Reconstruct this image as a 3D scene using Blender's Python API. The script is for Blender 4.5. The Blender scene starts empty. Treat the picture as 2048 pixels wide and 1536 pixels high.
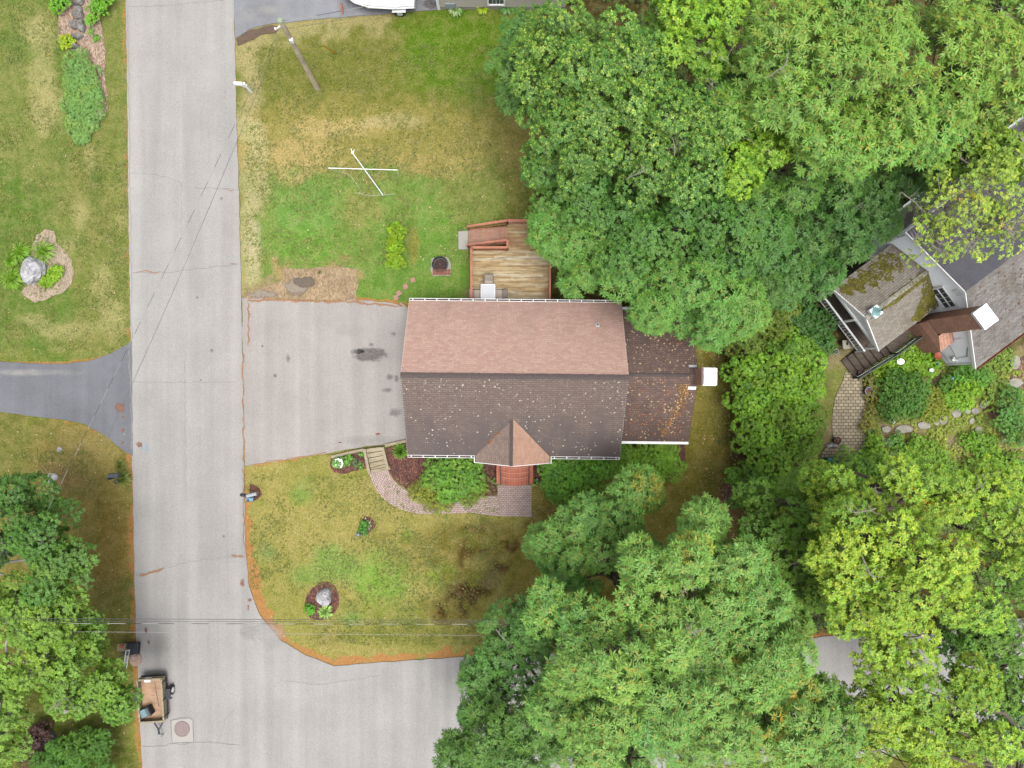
import bpy, math, random
import numpy as np
from mathutils import Vector, Matrix
R = math.radians
rng = np.random.default_rng(7)
random.seed(7)
scene = bpy.context.scene
COL = scene.collection
# ---------------------------------------------------------------- camera, sky, sun, exposure
H = 44.0            # camera height in metres, looking straight down
F = 1409.0          # focal length in pixels of a 2048 px wide picture
cam = bpy.data.cameras.new('camera'); cam.sensor_width = 36; cam.lens = 36*F/2048
cam.clip_start = 0.5; cam.clip_end = 3000
co = bpy.data.objects.new('camera', cam); co.location = (0, 0, H); COL.objects.link(co); scene.camera = co
SUN_EL, SUN_AZ = 76, 150      # azimuth clockwise from +Y (picture up)
w = bpy.data.worlds.new('World'); scene.world = w; w.use_nodes = True
wn = w.node_tree.nodes; wl = w.node_tree.links
bg = wn['Background']; sky = wn.new('ShaderNodeTexSky'); sky.sky_type = 'NISHITA'; sky.sun_disc = False
sky.sun_elevation = R(SUN_EL); sky.sun_rotation = R(SUN_AZ); sky.dust_density = 6; sky.air_density = 1.0; sky.ozone_density = .6
hs = wn.new('ShaderNodeHueSaturation'); hs.inputs['Saturation'].default_value = 0.22
wl.new(sky.outputs[0], hs.inputs['Color']); wl.new(hs.outputs[0], bg.inputs[0]); bg.inputs[1].default_value = 0.15
sl = bpy.data.lights.new('sun', 'SUN'); sl.energy = 1.15; sl.angle = R(24); sl.color = (1, .96, .9)
so = bpy.data.objects.new('sun', sl); COL.objects.link(so)
a, e = R(SUN_AZ), R(SUN_EL)
sd = Vector((math.sin(a)*math.cos(e), math.cos(a)*math.cos(e), math.sin(e)))
so.rotation_euler = sd.to_track_quat('Z', 'Y').to_euler(); so.location = sd*60
scene.view_settings.view_transform = 'Standard'; scene.view_settings.look = 'None'
scene.view_settings.gamma = 1; scene.view_settings.exposure = 1.66
scene.cycles.max_bounces = 5; scene.cycles.diffuse_bounces = 4; scene.cycles.transparent_max_bounces = 6
K = 4.1             # how much brighter than its albedo a level surface shows in the picture
# ---------------------------------------------------------------- helpers
def P(x, y, z=0.0):
    s = (H-z)/F
    return Vector(((x-1024)*s, (768-y)*s, z))
def lin(c):
    c = c/255.0
    return c/12.92 if c <= 0.04045 else ((c+.055)/1.055)**2.4
def A(r, g, b, k=None):
    k = k or K
    return (min(lin(r)/k, .8), min(lin(g)/k, .8), min(lin(b)/k, .8), 1)
def An(r, g, b): return np.array(A(r, g, b)[:3])
OFF = {}
def reg(o, parent, local):
    COL.objects.link(o)
    if parent is not None:
        o.parent = parent
def off(parent):
    v = Vector((0, 0, 0))
    while parent is not None:
        v += Vector(parent.location); parent = parent.parent
    return v
def tag(o, label=None, cat=None, group=None, kind=None):
    if label: o['label'] = label
    if cat: o['category'] = cat
    if group: o['group'] = group
    if kind: o['kind'] = kind
    return o
def thing(name, label, cat, loc=(0, 0, 0), rot=0, group=None):
    o = bpy.data.objects.new(name, None); o.empty_display_size = .2; COL.objects.link(o)
    o.location = loc; o.rotation_euler = (0, 0, rot)
    return tag(o, label, cat, group)
def copy_tree(o, parent=None):
    c = o.copy(); COL.objects.link(c); c.parent = parent
    for ch in list(o.children): copy_tree(ch, c)
    return c
class MB:
    def __init__(s): s.v = []; s.f = []; s.uv = {}; s.m = []; s.cm = 0; s.smooth = False
    def face(s, idx, uv=None):
        if uv: s.uv[len(s.f)] = uv
        s.f.append(tuple(idx)); s.m.append(s.cm)
    def quad(s, *pts, uv=None):
        n = len(s.v); s.v += [tuple(p) for p in pts]; s.face(range(n, n+len(pts)), uv)
        return s
    def box(s, c, d, rz=0, rx=0, ry=0):
        M = Matrix.Translation(c) @ Matrix.Rotation(rz, 4, 'Z') @ Matrix.Rotation(ry, 4, 'Y') @ Matrix.Rotation(rx, 4, 'X')
        n = len(s.v)
        for z in (-.5, .5):
            for x, y in ((-.5, -.5), (.5, -.5), (.5, .5), (-.5, .5)):
                s.v.append(tuple(M @ Vector((x*d[0], y*d[1], z*d[2]))))
        for f in ((3, 2, 1, 0), (4, 5, 6, 7), (0, 1, 5, 4), (1, 2, 6, 5), (2, 3, 7, 6), (3, 0, 4, 7)):
            s.face([n+i for i in f])
        return s
    def beam(s, p, q, wd, ht, up=(0, 0, 1)):
        p = Vector(p); q = Vector(q); d = (q-p); L = d.length
        if L < 1e-6: return s
        d /= L; u = Vector(up); side = d.cross(u)
        if side.length < 1e-4: side = d.cross(Vector((0, 1, 0)))
        side.normalize(); u = side.cross(d)
        n = len(s.v)
        for b in (p, q):
            for i, j in ((-1, -1), (1, -1), (1, 1), (-1, 1)):
                s.v.append(tuple(b+side*i*wd/2+u*j*ht/2))
        for f in ((3, 2, 1, 0), (4, 5, 6, 7), (0, 1, 5, 4), (1, 2, 6, 5), (2, 3, 7, 6), (3, 0, 4, 7)):
            s.face([n+i for i in f])
        return s
    def tube(s, pts, rad, n=8, cap=True):
        pts = [Vector(p) for p in pts]
        if not hasattr(rad, '__len__'): rad = [rad]*len(pts)
        b0 = len(s.v)
        for i, p in enumerate(pts):
            d = (pts[min(i+1, len(pts)-1)]-pts[max(i-1, 0)]).normalized()
            u = d.cross(Vector((0.13, .21, 1)))
            if u.length < .05: u = d.cross(Vector((1, 0, 0)))
            u.normalize(); v = d.cross(u)
            for k in range(n):
                t = 2*math.pi*k/n
                s.v.append(tuple(p+(u*math.cos(t)+v*math.sin(t))*rad[i]))
        for i in range(len(pts)-1):
            for k in range(n):
                s.face((b0+i*n+k, b0+i*n+(k+1) % n, b0+(i+1)*n+(k+1) % n, b0+(i+1)*n+k))
        if cap:
            s.face([b0+k for k in range(n)][::-1]); s.face([b0+(len(pts)-1)*n+k for k in range(n)])
        return s
    def prism(s, poly, z0, z1, bottom=True):
        n = len(poly); b = len(s.v)
        ar = sum(poly[i][0]*poly[(i+1) % n][1]-poly[(i+1) % n][0]*poly[i][1] for i in range(n))
        if ar < 0: poly = poly[::-1]
        s.v += [(p[0], p[1], z0) for p in poly]+[(p[0], p[1], z1) for p in poly]
        s.face(range(b+n, b+2*n))
        if bottom: s.face(list(range(b, b+n))[::-1])
        for i in range(n):
            j = (i+1) % n; s.face((b+i, b+j, b+n+j, b+n+i))
        return s
    def lathe(s, prof, c=(0, 0, 0), n=20, sx=1, sy=1):
        b = len(s.v)
        for r, z in prof:
            for k in range(n):
                t = 2*math.pi*k/n
                s.v.append((c[0]+r*math.cos(t)*sx, c[1]+r*math.sin(t)*sy, c[2]+z))
        for i in range(len(prof)-1):
            for k in range(n):
                s.face((b+i*n+k, b+i*n+(k+1) % n, b+(i+1)*n+(k+1) % n, b+(i+1)*n+k))
        s.face([b+k for k in range(n)][::-1]); s.face([b+(len(prof)-1)*n+k for k in range(n)])
        return s
    def build(s, name, mats, parent=None, local=False, bevel=0, smooth=False):
        me = bpy.data.meshes.new(name)
        vs = s.v
        if parent is not None and not local:
            o_ = off(parent); vs = [(v[0]-o_.x, v[1]-o_.y, v[2]-o_.z) for v in s.v]
        me.from_pydata(vs, [], s.f)
        if not isinstance(mats, (list, tuple)): mats = [mats]
        for m in mats: me.materials.append(m)
        me.polygons.foreach_set('material_index', s.m)
        if s.uv:
            ul = me.uv_layers.new(name='UVMap')
            for fi, uvs in s.uv.items():
                for k, li in enumerate(me.polygons[fi].loop_indices): ul.data[li].uv = uvs[k]
        if smooth: me.polygons.foreach_set('use_smooth', [True]*len(me.polygons))
        me.update()
        o = bpy.data.objects.new(name, me); reg(o, parent, local)
        if bevel:
            b = o.modifiers.new('bevel', 'BEVEL'); b.width = bevel; b.segments = 1; b.limit_method = 'ANGLE'
        return o
# ---- smooth value noise in numpy
_lat = rng.random((256, 256))
def vnoise(x, y, sc, seed=0):
    x = np.asarray(x)*sc+seed*17.3; y = np.asarray(y)*sc+seed*9.7
    xi = np.floor(x).astype(int); yi = np.floor(y).astype(int); fx = x-xi; fy = y-yi
    fx = fx*fx*(3-2*fx); fy = fy*fy*(3-2*fy)
    g = lambda i, j: _lat[i % 256, j % 256]
    return (g(xi, yi)*(1-fx)+g(xi+1, yi)*fx)*(1-fy)+(g(xi, yi+1)*(1-fx)+g(xi+1, yi+1)*fx)*fy
def fbm(x, y, sc, seed=0, o=4):
    r = 0; a_ = 1; t = 0
    for k in range(o): r = r+a_*vnoise(x, y, sc*2**k, seed+k*3); t += a_; a_ *= .55
    return r/t
# ---- materials
def newmat(name):
    m = bpy.data.materials.new(name); m.use_nodes = True
    nt = m.node_tree; b = nt.nodes['Principled BSDF']; b.inputs['Roughness'].default_value = .8
    b.inputs['Specular IOR Level'].default_value = .25
    return m, nt, b
def N(nt, t, **kw):
    n = nt.nodes.new(t)
    for k, v in kw.items(): setattr(n, k, v)
    return n
def noise(nt, scale, detail=4, rough=.6, vec=None, dim='3D'):
    n = N(nt, 'ShaderNodeTexNoise'); n.inputs['Scale'].default_value = scale
    n.inputs['Detail'].default_value = detail; n.inputs['Roughness'].default_value = rough
    if vec is None:
        g = N(nt, 'ShaderNodeNewGeometry'); vec = g.outputs['Position']
    nt.links.new(vec, n.inputs['Vector'])
    return n.outputs['Fac']
def ramp(nt, fac, stops):
    r = N(nt, 'ShaderNodeValToRGB'); nt.links.new(fac, r.inputs[0])
    while len(r.color_ramp.elements) < len(stops): r.color_ramp.elements.new(.5)
    for e_, (p_, c_) in zip(r.color_ramp.elements, stops):
        e_.position = p_; e_.color = c_ if hasattr(c_, '__len__') else (c_, c_, c_, 1)
    return r.outputs[0]
def mix(nt, fac, c1, c2, mode='MIX'):
    m = N(nt, 'ShaderNodeMix', data_type='RGBA', blend_type=mode)
    for sock, v in ((m.inputs[0], fac), (m.inputs[6], c1), (m.inputs[7], c2)):
        if hasattr(v, 'links'): nt.links.new(v, sock)
        elif hasattr(v, '__len__'): sock.default_value = tuple(v)
        else: sock.default_value = v
    return m.outputs[2]
def math_(nt, op, a_, b_=0.0):
    m = N(nt, 'ShaderNodeMath', operation=op)
    for sock, v in ((m.inputs[0], a_), (m.inputs[1], b_)):
        if hasattr(v, 'links'): nt.links.new(v, sock)
        else: sock.default_value = v
    return m.outputs[0]
def bump(nt, b, h, strength=.4, dist=.02):
    n = N(nt, 'ShaderNodeBump'); n.inputs['Strength'].default_value = strength; n.inputs['Distance'].default_value = dist
    nt.links.new(h, n.inputs['Height']); nt.links.new(n.outputs[0], b.inputs['Normal'])
def plain(name, c, rough=.7, var=.18, scale=6, metal=0, bmp=0, spec=.25):
    m, nt, b = newmat(name)
    f = noise(nt, scale, 5, .65)
    hi = tuple(min(x*(1+var), 1) for x in c[:3])+(1,); lo = tuple(x*(1-var) for x in c[:3])+(1,)
    nt.links.new(ramp(nt, f, [(.3, lo), (.7, hi)]), b.inputs['Base Color'])
    b.inputs['Roughness'].default_value = rough; b.inputs['Metallic'].default_value = metal
    b.inputs['Specular IOR Level'].default_value = spec
    if bmp: bump(nt, b, noise(nt, scale*4, 4), bmp)
    return m
def wood(name, c1, c2, ang=0, dens=1.0):
    m, nt, b = newmat(name)
    g = N(nt, 'ShaderNodeNewGeometry'); mp = N(nt, 'ShaderNodeMapping'); mp.inputs['Rotation'].default_value = (0, 0, ang)
    mp.inputs['Scale'].default_value = (1.2*dens, 9*dens, 9*dens)
    nt.links.new(g.outputs['Position'], mp.inputs['Vector'])
    f = noise(nt, 1, 6, .7, mp.outputs[0]); f2 = noise(nt, .9, 3)
    c = ramp(nt, f, [(.3, c1), (.7, c2)])
    nt.links.new(mix(nt, 1, c, ramp(nt, f2, [(.3, .75), (.7, 1.15)]), 'MULTIPLY'), b.inputs['Base Color'])
    bump(nt, b, f, .3)
    return m
M = {}
M['white'] = plain('white_paint', (.4, .4, .4, 1), .5, .05)
M['white_metal'] = plain('white_metal', (.33, .335, .34, 1), .4, .07)
M['siding'] = plain('pale_siding', A(205, 208, 213, 1.15), .6, .05)
M['trimgrey'] = plain('grey_trim', (.35, .35, .35, 1), .6, .1)
M['black'] = plain('black_metal', (.02, .02, .022, 1), .5, .2)
M['rubber'] = plain('rubber', (.02, .02, .02, 1), .8, .2)
M['navy'] = plain('dark_tarp', A(58, 62, 76), .6, .25, 5)
M['bluegrey'] = plain('bluegrey_plastic', A(95, 120, 130), .5, .12, 8)
M['lightblue'] = plain('light_blue_plastic', A(150, 190, 225), .5, .08)
M['blue'] = plain('blue_glaze', A(40, 85, 150), .25, .1, spec=.6)
M['teal'] = plain('teal_plastic', A(70, 160, 145), .5, .12)
M['glass'] = plain('window_glass', (.03, .04, .05, 1), .08, .1, spec=.8)
M['silver'] = plain('galvanised_metal', (.45, .46, .47, 1), .35, .1, metal=.5)
M['polewood'] = wood('weathered_pole_wood', A(156, 144, 122, 1.9), A(196, 184, 160, 1.9), R(-61), .7)
M['redwood'] = wood('red_stained_wood', A(204, 126, 100), A(232, 160, 130), 0)
M['deckwood'] = None
M['greywood'] = wood('grey_timber', A(158, 144, 118, 3.3), A(200, 186, 156, 3.3), 0)
M['darkwood'] = wood('weathered_brown_planks', A(75, 62, 52), A(128, 112, 96), R(52))
M['terracotta'] = plain('terracotta', A(170, 100, 80), .8, .15)
M['taupe'] = plain('taupe_sling', A(175, 162, 148, 2.8), .7, .1, 20)
M['yellow'] = plain('yellow_plastic', A(225, 170, 10), .5, .05)
M['concrete'] = plain('concrete', A(200, 195, 188), .9, .08, 8)
M['bark'] = plain('bark', A(120, 108, 92), .9, .3, 5, bmp=.5)
M['birch'] = plain('birch_bark', A(205, 200, 190), .8, .2, 5)
M['palewood'] = plain('dead_branch_wood', A(175, 168, 155), .9, .2, 5)
M['rust'] = plain('rusty_iron', A(178, 158, 156), .9, .2, 14)
M['orange'] = plain('orange_plastic', A(225, 130, 75), .6, .08)
M['crackdark'] = plain('crack_filler', A(158, 155, 152), .9, .15, 6)
M['crackorange'] = plain('needle_filled_crack', A(205, 140, 80), .9, .3, 9)
def rockmat(name, c1, c2, c3):
    m, nt, b = newmat(name)
    f = noise(nt, 2.2, 8, .7)
    nt.links.new(ramp(nt, f, [(.32, c1), (.5, c2), (.68, c3)]), b.inputs['Base Color']); bump(nt, b, f, .8, .06)
    return m
M['rock'] = rockmat('pale_granite', A(130, 128, 132, 3.2), A(192, 191, 195, 3.2), A(228, 227, 231, 3.2))
M['darkrock'] = rockmat('grey_fieldstone', A(95, 90, 85), A(150, 145, 140), A(190, 188, 185))
M['flag'] = rockmat('flagstone', A(150, 148, 132), A(186, 183, 168), A(206, 202, 190))
def mulchmat(name, c1, c2, c3, sc=22):
    m, nt, b = newmat(name)
    v = N(nt, 'ShaderNodeTexVoronoi'); v.inputs['Scale'].default_value = sc
    g = N(nt, 'ShaderNodeNewGeometry'); mp = N(nt, 'ShaderNodeMapping'); mp.inputs['Rotation'].default_value = (0, 0, .6)
    mp.inputs['Scale'].default_value = (1, .45, 1); nt.links.new(g.outputs['Position'], mp.inputs[0]); nt.links.new(mp.outputs[0], v.inputs['Vector'])
    sp = N(nt, 'ShaderNodeSeparateColor'); nt.links.new(v.outputs['Color'], sp.inputs[0])
    c = ramp(nt, sp.outputs[0], [(.0, c1), (.55, c2), (.97, c3)])
    nt.links.new(mix(nt, 1, c, ramp(nt, noise(nt, 1.2, 3), [(.3, .8), (.7, 1.2)]), 'MULTIPLY'), b.inputs['Base Color'])
    bump(nt, b, sp.outputs[1], .8, .04)
    return m
M['mulch'] = mulchmat('bark_mulch', A(72, 42, 36), A(112, 66, 54), A(165, 110, 92))
M['chips'] = mulchmat('wood_chips', A(150, 122, 98), A(195, 165, 140), A(228, 205, 185))
M['leaflitter'] = mulchmat('leaf_litter_floor', A(95, 68, 48), A(140, 105, 80), A(188, 150, 120), 14)
M['sand'] = mulchmat('sandy_gravel', A(170, 148, 122), A(200, 178, 150), A(225, 208, 190), 30)
# asphalt
def asphalt(name, base, dark=.9):
    m, nt, b = newmat(name)
    fine = noise(nt, 20, 4, .85); big = noise(nt, .35, 4, .6)
    g = N(nt, 'ShaderNodeNewGeometry'); mp = N(nt, 'ShaderNodeMapping'); mp.inputs['Scale'].default_value = (1.3, .05, 1)
    nt.links.new(g.outputs['Position'], mp.inputs[0]); tr = noise(nt, 1, 3, .5, mp.outputs[0])
    c = mix(nt, 1, base, ramp(nt, fine, [(.25, .66), (.75, 1.32)]), 'MULTIPLY')
    c = mix(nt, 1, c, ramp(nt, big, [(.3, dark), (.7, 1.06)]), 'MULTIPLY')
    c = mix(nt, 1, c, ramp(nt, tr, [(.35, .91), (.65, 1.06)]), 'MULTIPLY')
    nt.links.new(c, b.inputs['Base Color']); b.inputs['Roughness'].default_value = .9; bump(nt, b, fine, .35, .01)
    return m
M['road'] = asphalt('worn_asphalt', A(195, 192, 189))
M['drive'] = asphalt('pale_worn_asphalt', A(197, 190, 185), .9)
M['newasphalt'] = asphalt('newer_asphalt', A(140, 143, 150), .8)
M['topasphalt'] = asphalt('grey_asphalt', A(168, 170, 176), .78)
# decal material (stains): colour from attribute, alpha broken by noise
def decal(name, c1, c2, sc=3.0, lo=.35, hi=.6, amax=1.0):
    m, nt, b = newmat(name)
    at = N(nt, 'ShaderNodeAttribute', attribute_name='fade')
    f = noise(nt, sc, 6, .7)
    s_ = math_(nt, 'ADD', math_(nt, 'MULTIPLY', at.outputs['Fac'], .75), math_(nt, 'MULTIPLY', math_(nt, 'SUBTRACT', f, .5), 1.1))
    al = ramp(nt, s_, [(lo, 0.0), (hi, amax)])
    nt.links.new(ramp(nt, noise(nt, sc*3, 4), [(.3, c1), (.7, c2)]), b.inputs['Base Color'])
    nt.links.new(al, b.inputs['Alpha'])
    return m
M['oil'] = decal('oil_stain', A(118, 112, 108), A(150, 144, 140), 2.2, .3, .62, .85)
M['spot'] = decal('faint_oil_spot', A(135, 130, 126), A(165, 160, 156), 5, .3, .7, .5)
M['tireshade'] = decal('dark_wear', A(178, 174, 171), A(186, 182, 180), .6, .25, 1.0, .3)
M['palewear'] = decal('pale_wear', A(226, 222, 218), A(232, 228, 224), .9, .35, .9, .5)
M['needles'] = decal('rust_needle_litter', A(196, 132, 84), A(220, 165, 115), 3.0, .36, .7, .8)
M['redleaf'] = decal('red_brown_litter', A(165, 112, 92), A(188, 135, 110), 4, .4, .62, .8)
M['bluepaint'] = decal('blue_marking_paint', A(150, 205, 235), A(175, 220, 240), 9, .4, .44, .8)
M['moss'] = decal('roof_moss', A(100, 85, 20), A(150, 125, 35), 2.5, .3, .42)
M['mud'] = decal('dry_mud', A(130, 112, 88), A(165, 146, 118), 1.2, .3, .5)
# roofing
def roofmat(name, c1, c2, mortar, stain, st_lo=.45, st_hi=.75, st_amt=.8, grad=None, bw=.32, rh=.14):
    m, nt, b = newmat(name)
    uv = N(nt, 'ShaderNodeUVMap'); br = N(nt, 'ShaderNodeTexBrick'); nt.links.new(uv.outputs[0], br.inputs['Vector'])
    br.offset = .37; br.inputs['Scale'].default_value = 1; br.inputs['Color1'].default_value = c1; br.inputs['Color2'].default_value = c2
    br.inputs['Mortar'].default_value = mortar; br.inputs['Mortar Size'].default_value = .012; br.inputs['Mortar Smooth'].default_value = .3
    br.inputs['Brick Width'].default_value = bw; br.inputs['Row Height'].default_value = rh
    c = mix(nt, 1, br.outputs['Color'], ramp(nt, noise(nt, 7, 5, .7, uv.outputs[0]), [(.3, .86), (.7, 1.14)]), 'MULTIPLY')
    mp = N(nt, 'ShaderNodeMapping'); mp.inputs['Scale'].default_value = (1, .45, 1); nt.links.new(uv.outputs[0], mp.inputs[0])
    f = noise(nt, .75, 5, .6, mp.outputs[0])
    if grad:
        sx = N(nt, 'ShaderNodeSeparateXYZ'); nt.links.new(uv.outputs[0], sx.inputs[0])
        f = math_(nt, 'SUBTRACT', f, math_(nt, 'MULTIPLY', math_(nt, 'SUBTRACT', sx.outputs['Y'], grad[0]), grad[1]))
    c = mix(nt, math_(nt, 'MULTIPLY', ramp(nt, f, [(st_lo, 0.0), (st_hi, 1.0)]), st_amt), c, stain)
    nt.links.new(c, b.inputs['Base Color']); b.inputs['Roughness'].default_value = .95; bump(nt, b, noise(nt, 60, 2, .5, uv.outputs[0]), .3, .01)
    return m
M['roofpink'] = roofmat('pink_shingle', A(226, 191, 175, 3.95), A(212, 170, 157, 3.95), A(202, 168, 150, 3.95), A(162, 136, 125, 3.6), .5, .95, .6, (2.6, .1))  # pink shingle; part of the rear slope's sunlit brightness is put into the colour
M['roofbrown'] = roofmat('brown_shingle', A(164, 145, 136, 4.7), A(147, 128, 120, 4.7), A(106, 94, 90, 4.7), A(112, 102, 102), .40, .72, .85, (2.6, .1))  # brown, weathered; part of the front slope's shading is put into the colour too
M['roofwing'] = roofmat('dark_brown_shingle', A(150, 125, 115), A(128, 104, 96), A(92, 77, 72), A(98, 82, 78), .42, .72, .8, (2.4, .09))
M['roofporchL'] = roofmat('brown_porch_shingle', A(178, 154, 142), A(158, 136, 126), A(135, 116, 108), A(125, 114, 110), .45, .75, .6)  # brown, dirtier half; some of its shaded side is painted into the colour
M['roofporchR'] = roofmat('pink_porch_shingle', A(222, 178, 156), A(206, 160, 140), A(205, 180, 148), A(170, 130, 112), .5, .8, .5)  # pinker half; some of its lit side is painted into the colour
M['roofgrey'] = roofmat('grey_shingle', A(172, 168, 164), A(140, 134, 130), A(112, 106, 102), A(118, 104, 90), .45, .72, .7)
M['roofpale'] = roofmat('pale_grey_shingle', A(186, 178, 166), A(160, 152, 142), A(125, 116, 104), A(120, 104, 70), .5, .75, .6)
M['roofdark'] = roofmat('charcoal_roofing', A(104, 104, 112), A(98, 98, 106), A(94, 94, 102), A(140, 132, 130), .5, .8, .5, bw=1.2, rh=.9)
M['cap'] = plain('ridge_cap_shingle', A(112, 100, 98), .95, .3, 9)
def brickmat(name, c1, c2, mortar, bw=.21, rh=.075, ms=.01, use_uv=True, var=.15):
    m, nt, b = newmat(name)
    uv = N(nt, 'ShaderNodeUVMap'); br = N(nt, 'ShaderNodeTexBrick'); nt.links.new(uv.outputs[0], br.inputs['Vector'])
    br.inputs['Scale'].default_value = 1; br.inputs['Color1'].default_value = c1; br.inputs['Color2'].default_value = c2
    br.inputs['Mortar'].default_value = mortar; br.inputs['Mortar Size'].default_value = ms
    br.inputs['Brick Width'].default_value = bw; br.inputs['Row Height'].default_value = rh
    c = mix(nt, 1, br.outputs['Color'], ramp(nt, noise(nt, 2.5, 5), [(.3, 1-var), (.7, 1+var)]), 'MULTIPLY')
    nt.links.new(c, b.inputs['Base Color']); bump(nt, b, br.outputs['Fac'], -.5, .01)
    return m
M['chimneybrick'] = brickmat('chimney_brick', A(166, 106, 82, 2.0), A(126, 78, 62, 2.1), A(196, 168, 150, 1.9))
M['paver'] = brickmat('pink_paver', A(224, 202, 194), A(206, 180, 172), A(165, 138, 130), .22, .12, .018)
M['stepbrick'] = brickmat('red_step_brick', A(200, 112, 84, 3.4), A(178, 94, 70, 3.4), A(205, 150, 125, 3.2), .1, .3, .008)
M['cobble'] = brickmat('tan_cobble', A(214, 200, 170), A(186, 172, 146), A(128, 112, 84), .3, .2, .025, var=.25)
# foliage
def leafmat(name, trans=.27, rough=.55):
    m, nt, b = newmat(name)
    at = N(nt, 'ShaderNodeAttribute', attribute_name='col')
    nt.links.new(at.outputs['Color'], b.inputs['Base Color']); b.inputs['Roughness'].default_value = rough
    tr = N(nt, 'ShaderNodeBsdfTranslucent'); nt.links.new(at.outputs['Color'], tr.inputs['Color'])
    ms = N(nt, 'ShaderNodeMixShader'); ms.inputs[0].default_value = trans
    out = nt.nodes['Material Output']
    nt.links.new(b.outputs[0], ms.inputs[1]); nt.links.new(tr.outputs[0], ms.inputs[2]); nt.links.new(ms.outputs[0], out.inputs[0])
    return m
M['leaf'] = leafmat('leaf_foliage')
# ---------------------------------------------------------------- ground
def sstep(a_, b_, x): t = np.clip((x-a_)/(b_-a_), 0, 1); return t*t*(3-2*t)
def axis(lo, hi, st, far):
    core = list(np.arange(lo, hi+st*.5, st)); o = []; d = st*3; x = hi
    while x < far: x += d; d *= 1.45; o.append(x)
    l = []; d = st*3; x = lo
    while x > -far: x -= d; d *= 1.45; l.append(x)
    return np.array(l[::-1]+core+o)
gx = axis(-35, 35, .16, 900); gy = axis(-26.5, 26.5, .16, 900)
GX, GY = np.meshgrid(gx, gy); X = GX.ravel(); Y = GY.ravel()
s0 = F/H; PX = X*s0+1024; PY = 768-Y*s0        # ground position on the survey plan (2048 x 1536 units)
wob = (fbm(X, Y, .45, 1)-.5); wob2 = (fbm(X, Y, 1.3, 5)-.5); n3 = fbm(X, Y, .25, 9); n4 = fbm(X, Y, 2.5, 12)
col = np.zeros((len(X), 3)); col[:] = An(128, 132, 62)
def put(mask, c):
    global col
    m_ = np.clip(mask, 0, 1)[:, None]; col = col*(1-m_)+np.array(c)*m_
def rect(x0, x1, y0, y1, soft=40):
    qx = PX+wob*110+wob2*30; qy = PY+wob2*80+wob*60
    return sstep(x0-soft, x0+soft, qx)*(1-sstep(x1-soft, x1+soft, qx))*sstep(y0-soft, y0+soft, qy)*(1-sstep(y1-soft, y1+soft, qy))
def ell(cx, cy, rx, ry, k=.9, hard=.5):
    d = np.sqrt(((PX-cx)/rx)**2+((PY-cy)/ry)**2)+wob*k+wob2*k*.8
    return 1-sstep(1-hard, 1+hard*.4, d)
gr = An(112, 140, 62); og = An(132, 132, 66); tan = An(178, 160, 112); straw = An(196, 175, 132); sat = An(108, 132, 44); lime = An(142, 168, 74)
# left lawns
L1 = rect(-400, 262, -200, 720, 12)
put(L1, An(108, 128, 58)); put(L1*sstep(.48, .62, n3)*.7, An(138, 138, 78))
put(rect(150, 262, -50, 700, 25)*.55, An(145, 138, 80))
for c_ in ((85, 130, 30, 110), (75, 60, 40, 30), (100, 220, 30, 60), (178, 315, 16, 40), (235, 440, 26, 26), (160, 420, 22, 30), (130, 500, 26, 26), (120, 660, 70, 22), (225, 640, 30, 40), (60, 640, 30, 16), (200, 560, 24, 30)):
    put(ell(*c_, 1.2, .6)*.6, An(182, 168, 118))
put(ell(190, 380, 18, 50)*.5, An(82, 108, 46))
L2 = rect(-400, 268, 830, 1800, 12)
put(L2, An(148, 130, 74)); put(L2*sstep(.42, .6, n3)*.7, An(112, 118, 58)); put(L2*sstep(1150, 1420, PY), An(98, 104, 44))
put(ell(210, 1080, 60, 90)*.5, An(150, 120, 60)); put(ell(110, 955, 60, 30)*.7, An(160, 128, 92)); put(ell(160, 900, 70, 40)*.5, An(168, 146, 96))
# back lawn
B = rect(470, 1120, 15, 620, 10)
put(B, og); put(rect(470, 1100, 15, 225, 25)*.8, An(126, 124, 58)); put(rect(820, 1060, 10, 190, 35)*.9, An(100, 130, 34))
put(rect(470, 800, 15, 75, 14)*.7, An(184, 166, 122)); put(rect(462, 520, 60, 300, 20)*.7, An(192, 172, 130))
put(rect(480, 1060, 215, 330, 25)*.5, An(178, 154, 92)); put(ell(640, 255, 140, 26, 1.2)*.8, An(198, 170, 118)); put(ell(790, 242, 80, 16, 1.2)*.6, An(192, 172, 126))
put(rect(530, 1010, 335, 620, 22)*.85, An(126, 152, 76)); put(ell(610, 410, 80, 75, .6)*.7, An(122, 160, 80)); put(ell(890, 440, 70, 60, 1)*.6, An(122, 156, 74))
put(rect(520, 1060, 300, 340, 20)*.5, An(172, 156, 96)); put(ell(570, 310, 100, 50, 1.2)*.7, An(196, 166, 116)); put(ell(900, 330, 120, 22, 1.2)*.5, An(186, 158, 104)); put(ell(720, 420, 45, 40, 1.2)*.5, An(164, 150, 92))
put(ell(960, 380, 90, 70, 1.2)*.5, An(150, 142, 80)); put(ell(1030, 300, 50, 70)*.6, An(164, 142, 86)); put(rect(730, 930, 430, 620, 18)*.75, An(114, 148, 62))
put(rect(476, 532, 230, 600, 10)*.75, An(186, 174, 128)); put(ell(505, 480, 22, 90, 1.2)*.7, An(206, 188, 154)); put(ell(825, 500, 12, 45)*.7, An(158, 142, 70))
put(ell(620, 490, 100, 35, .8)*.6, An(116, 160, 64)); put(rect(990, 1080, 60, 460, 20)*.3, An(104, 104, 44))
# dry patch by the drive
put(rect(566, 714, 535, 598, 4), An(172, 148, 104)); put(rect(486, 566, 566, 600, 6)*.9, An(168, 146, 112)); put(ell(660, 560, 16, 12)*.5, An(130, 135, 70)); put(rect(566, 714, 580, 606, 5)*.6, An(190, 132, 86))
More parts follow.
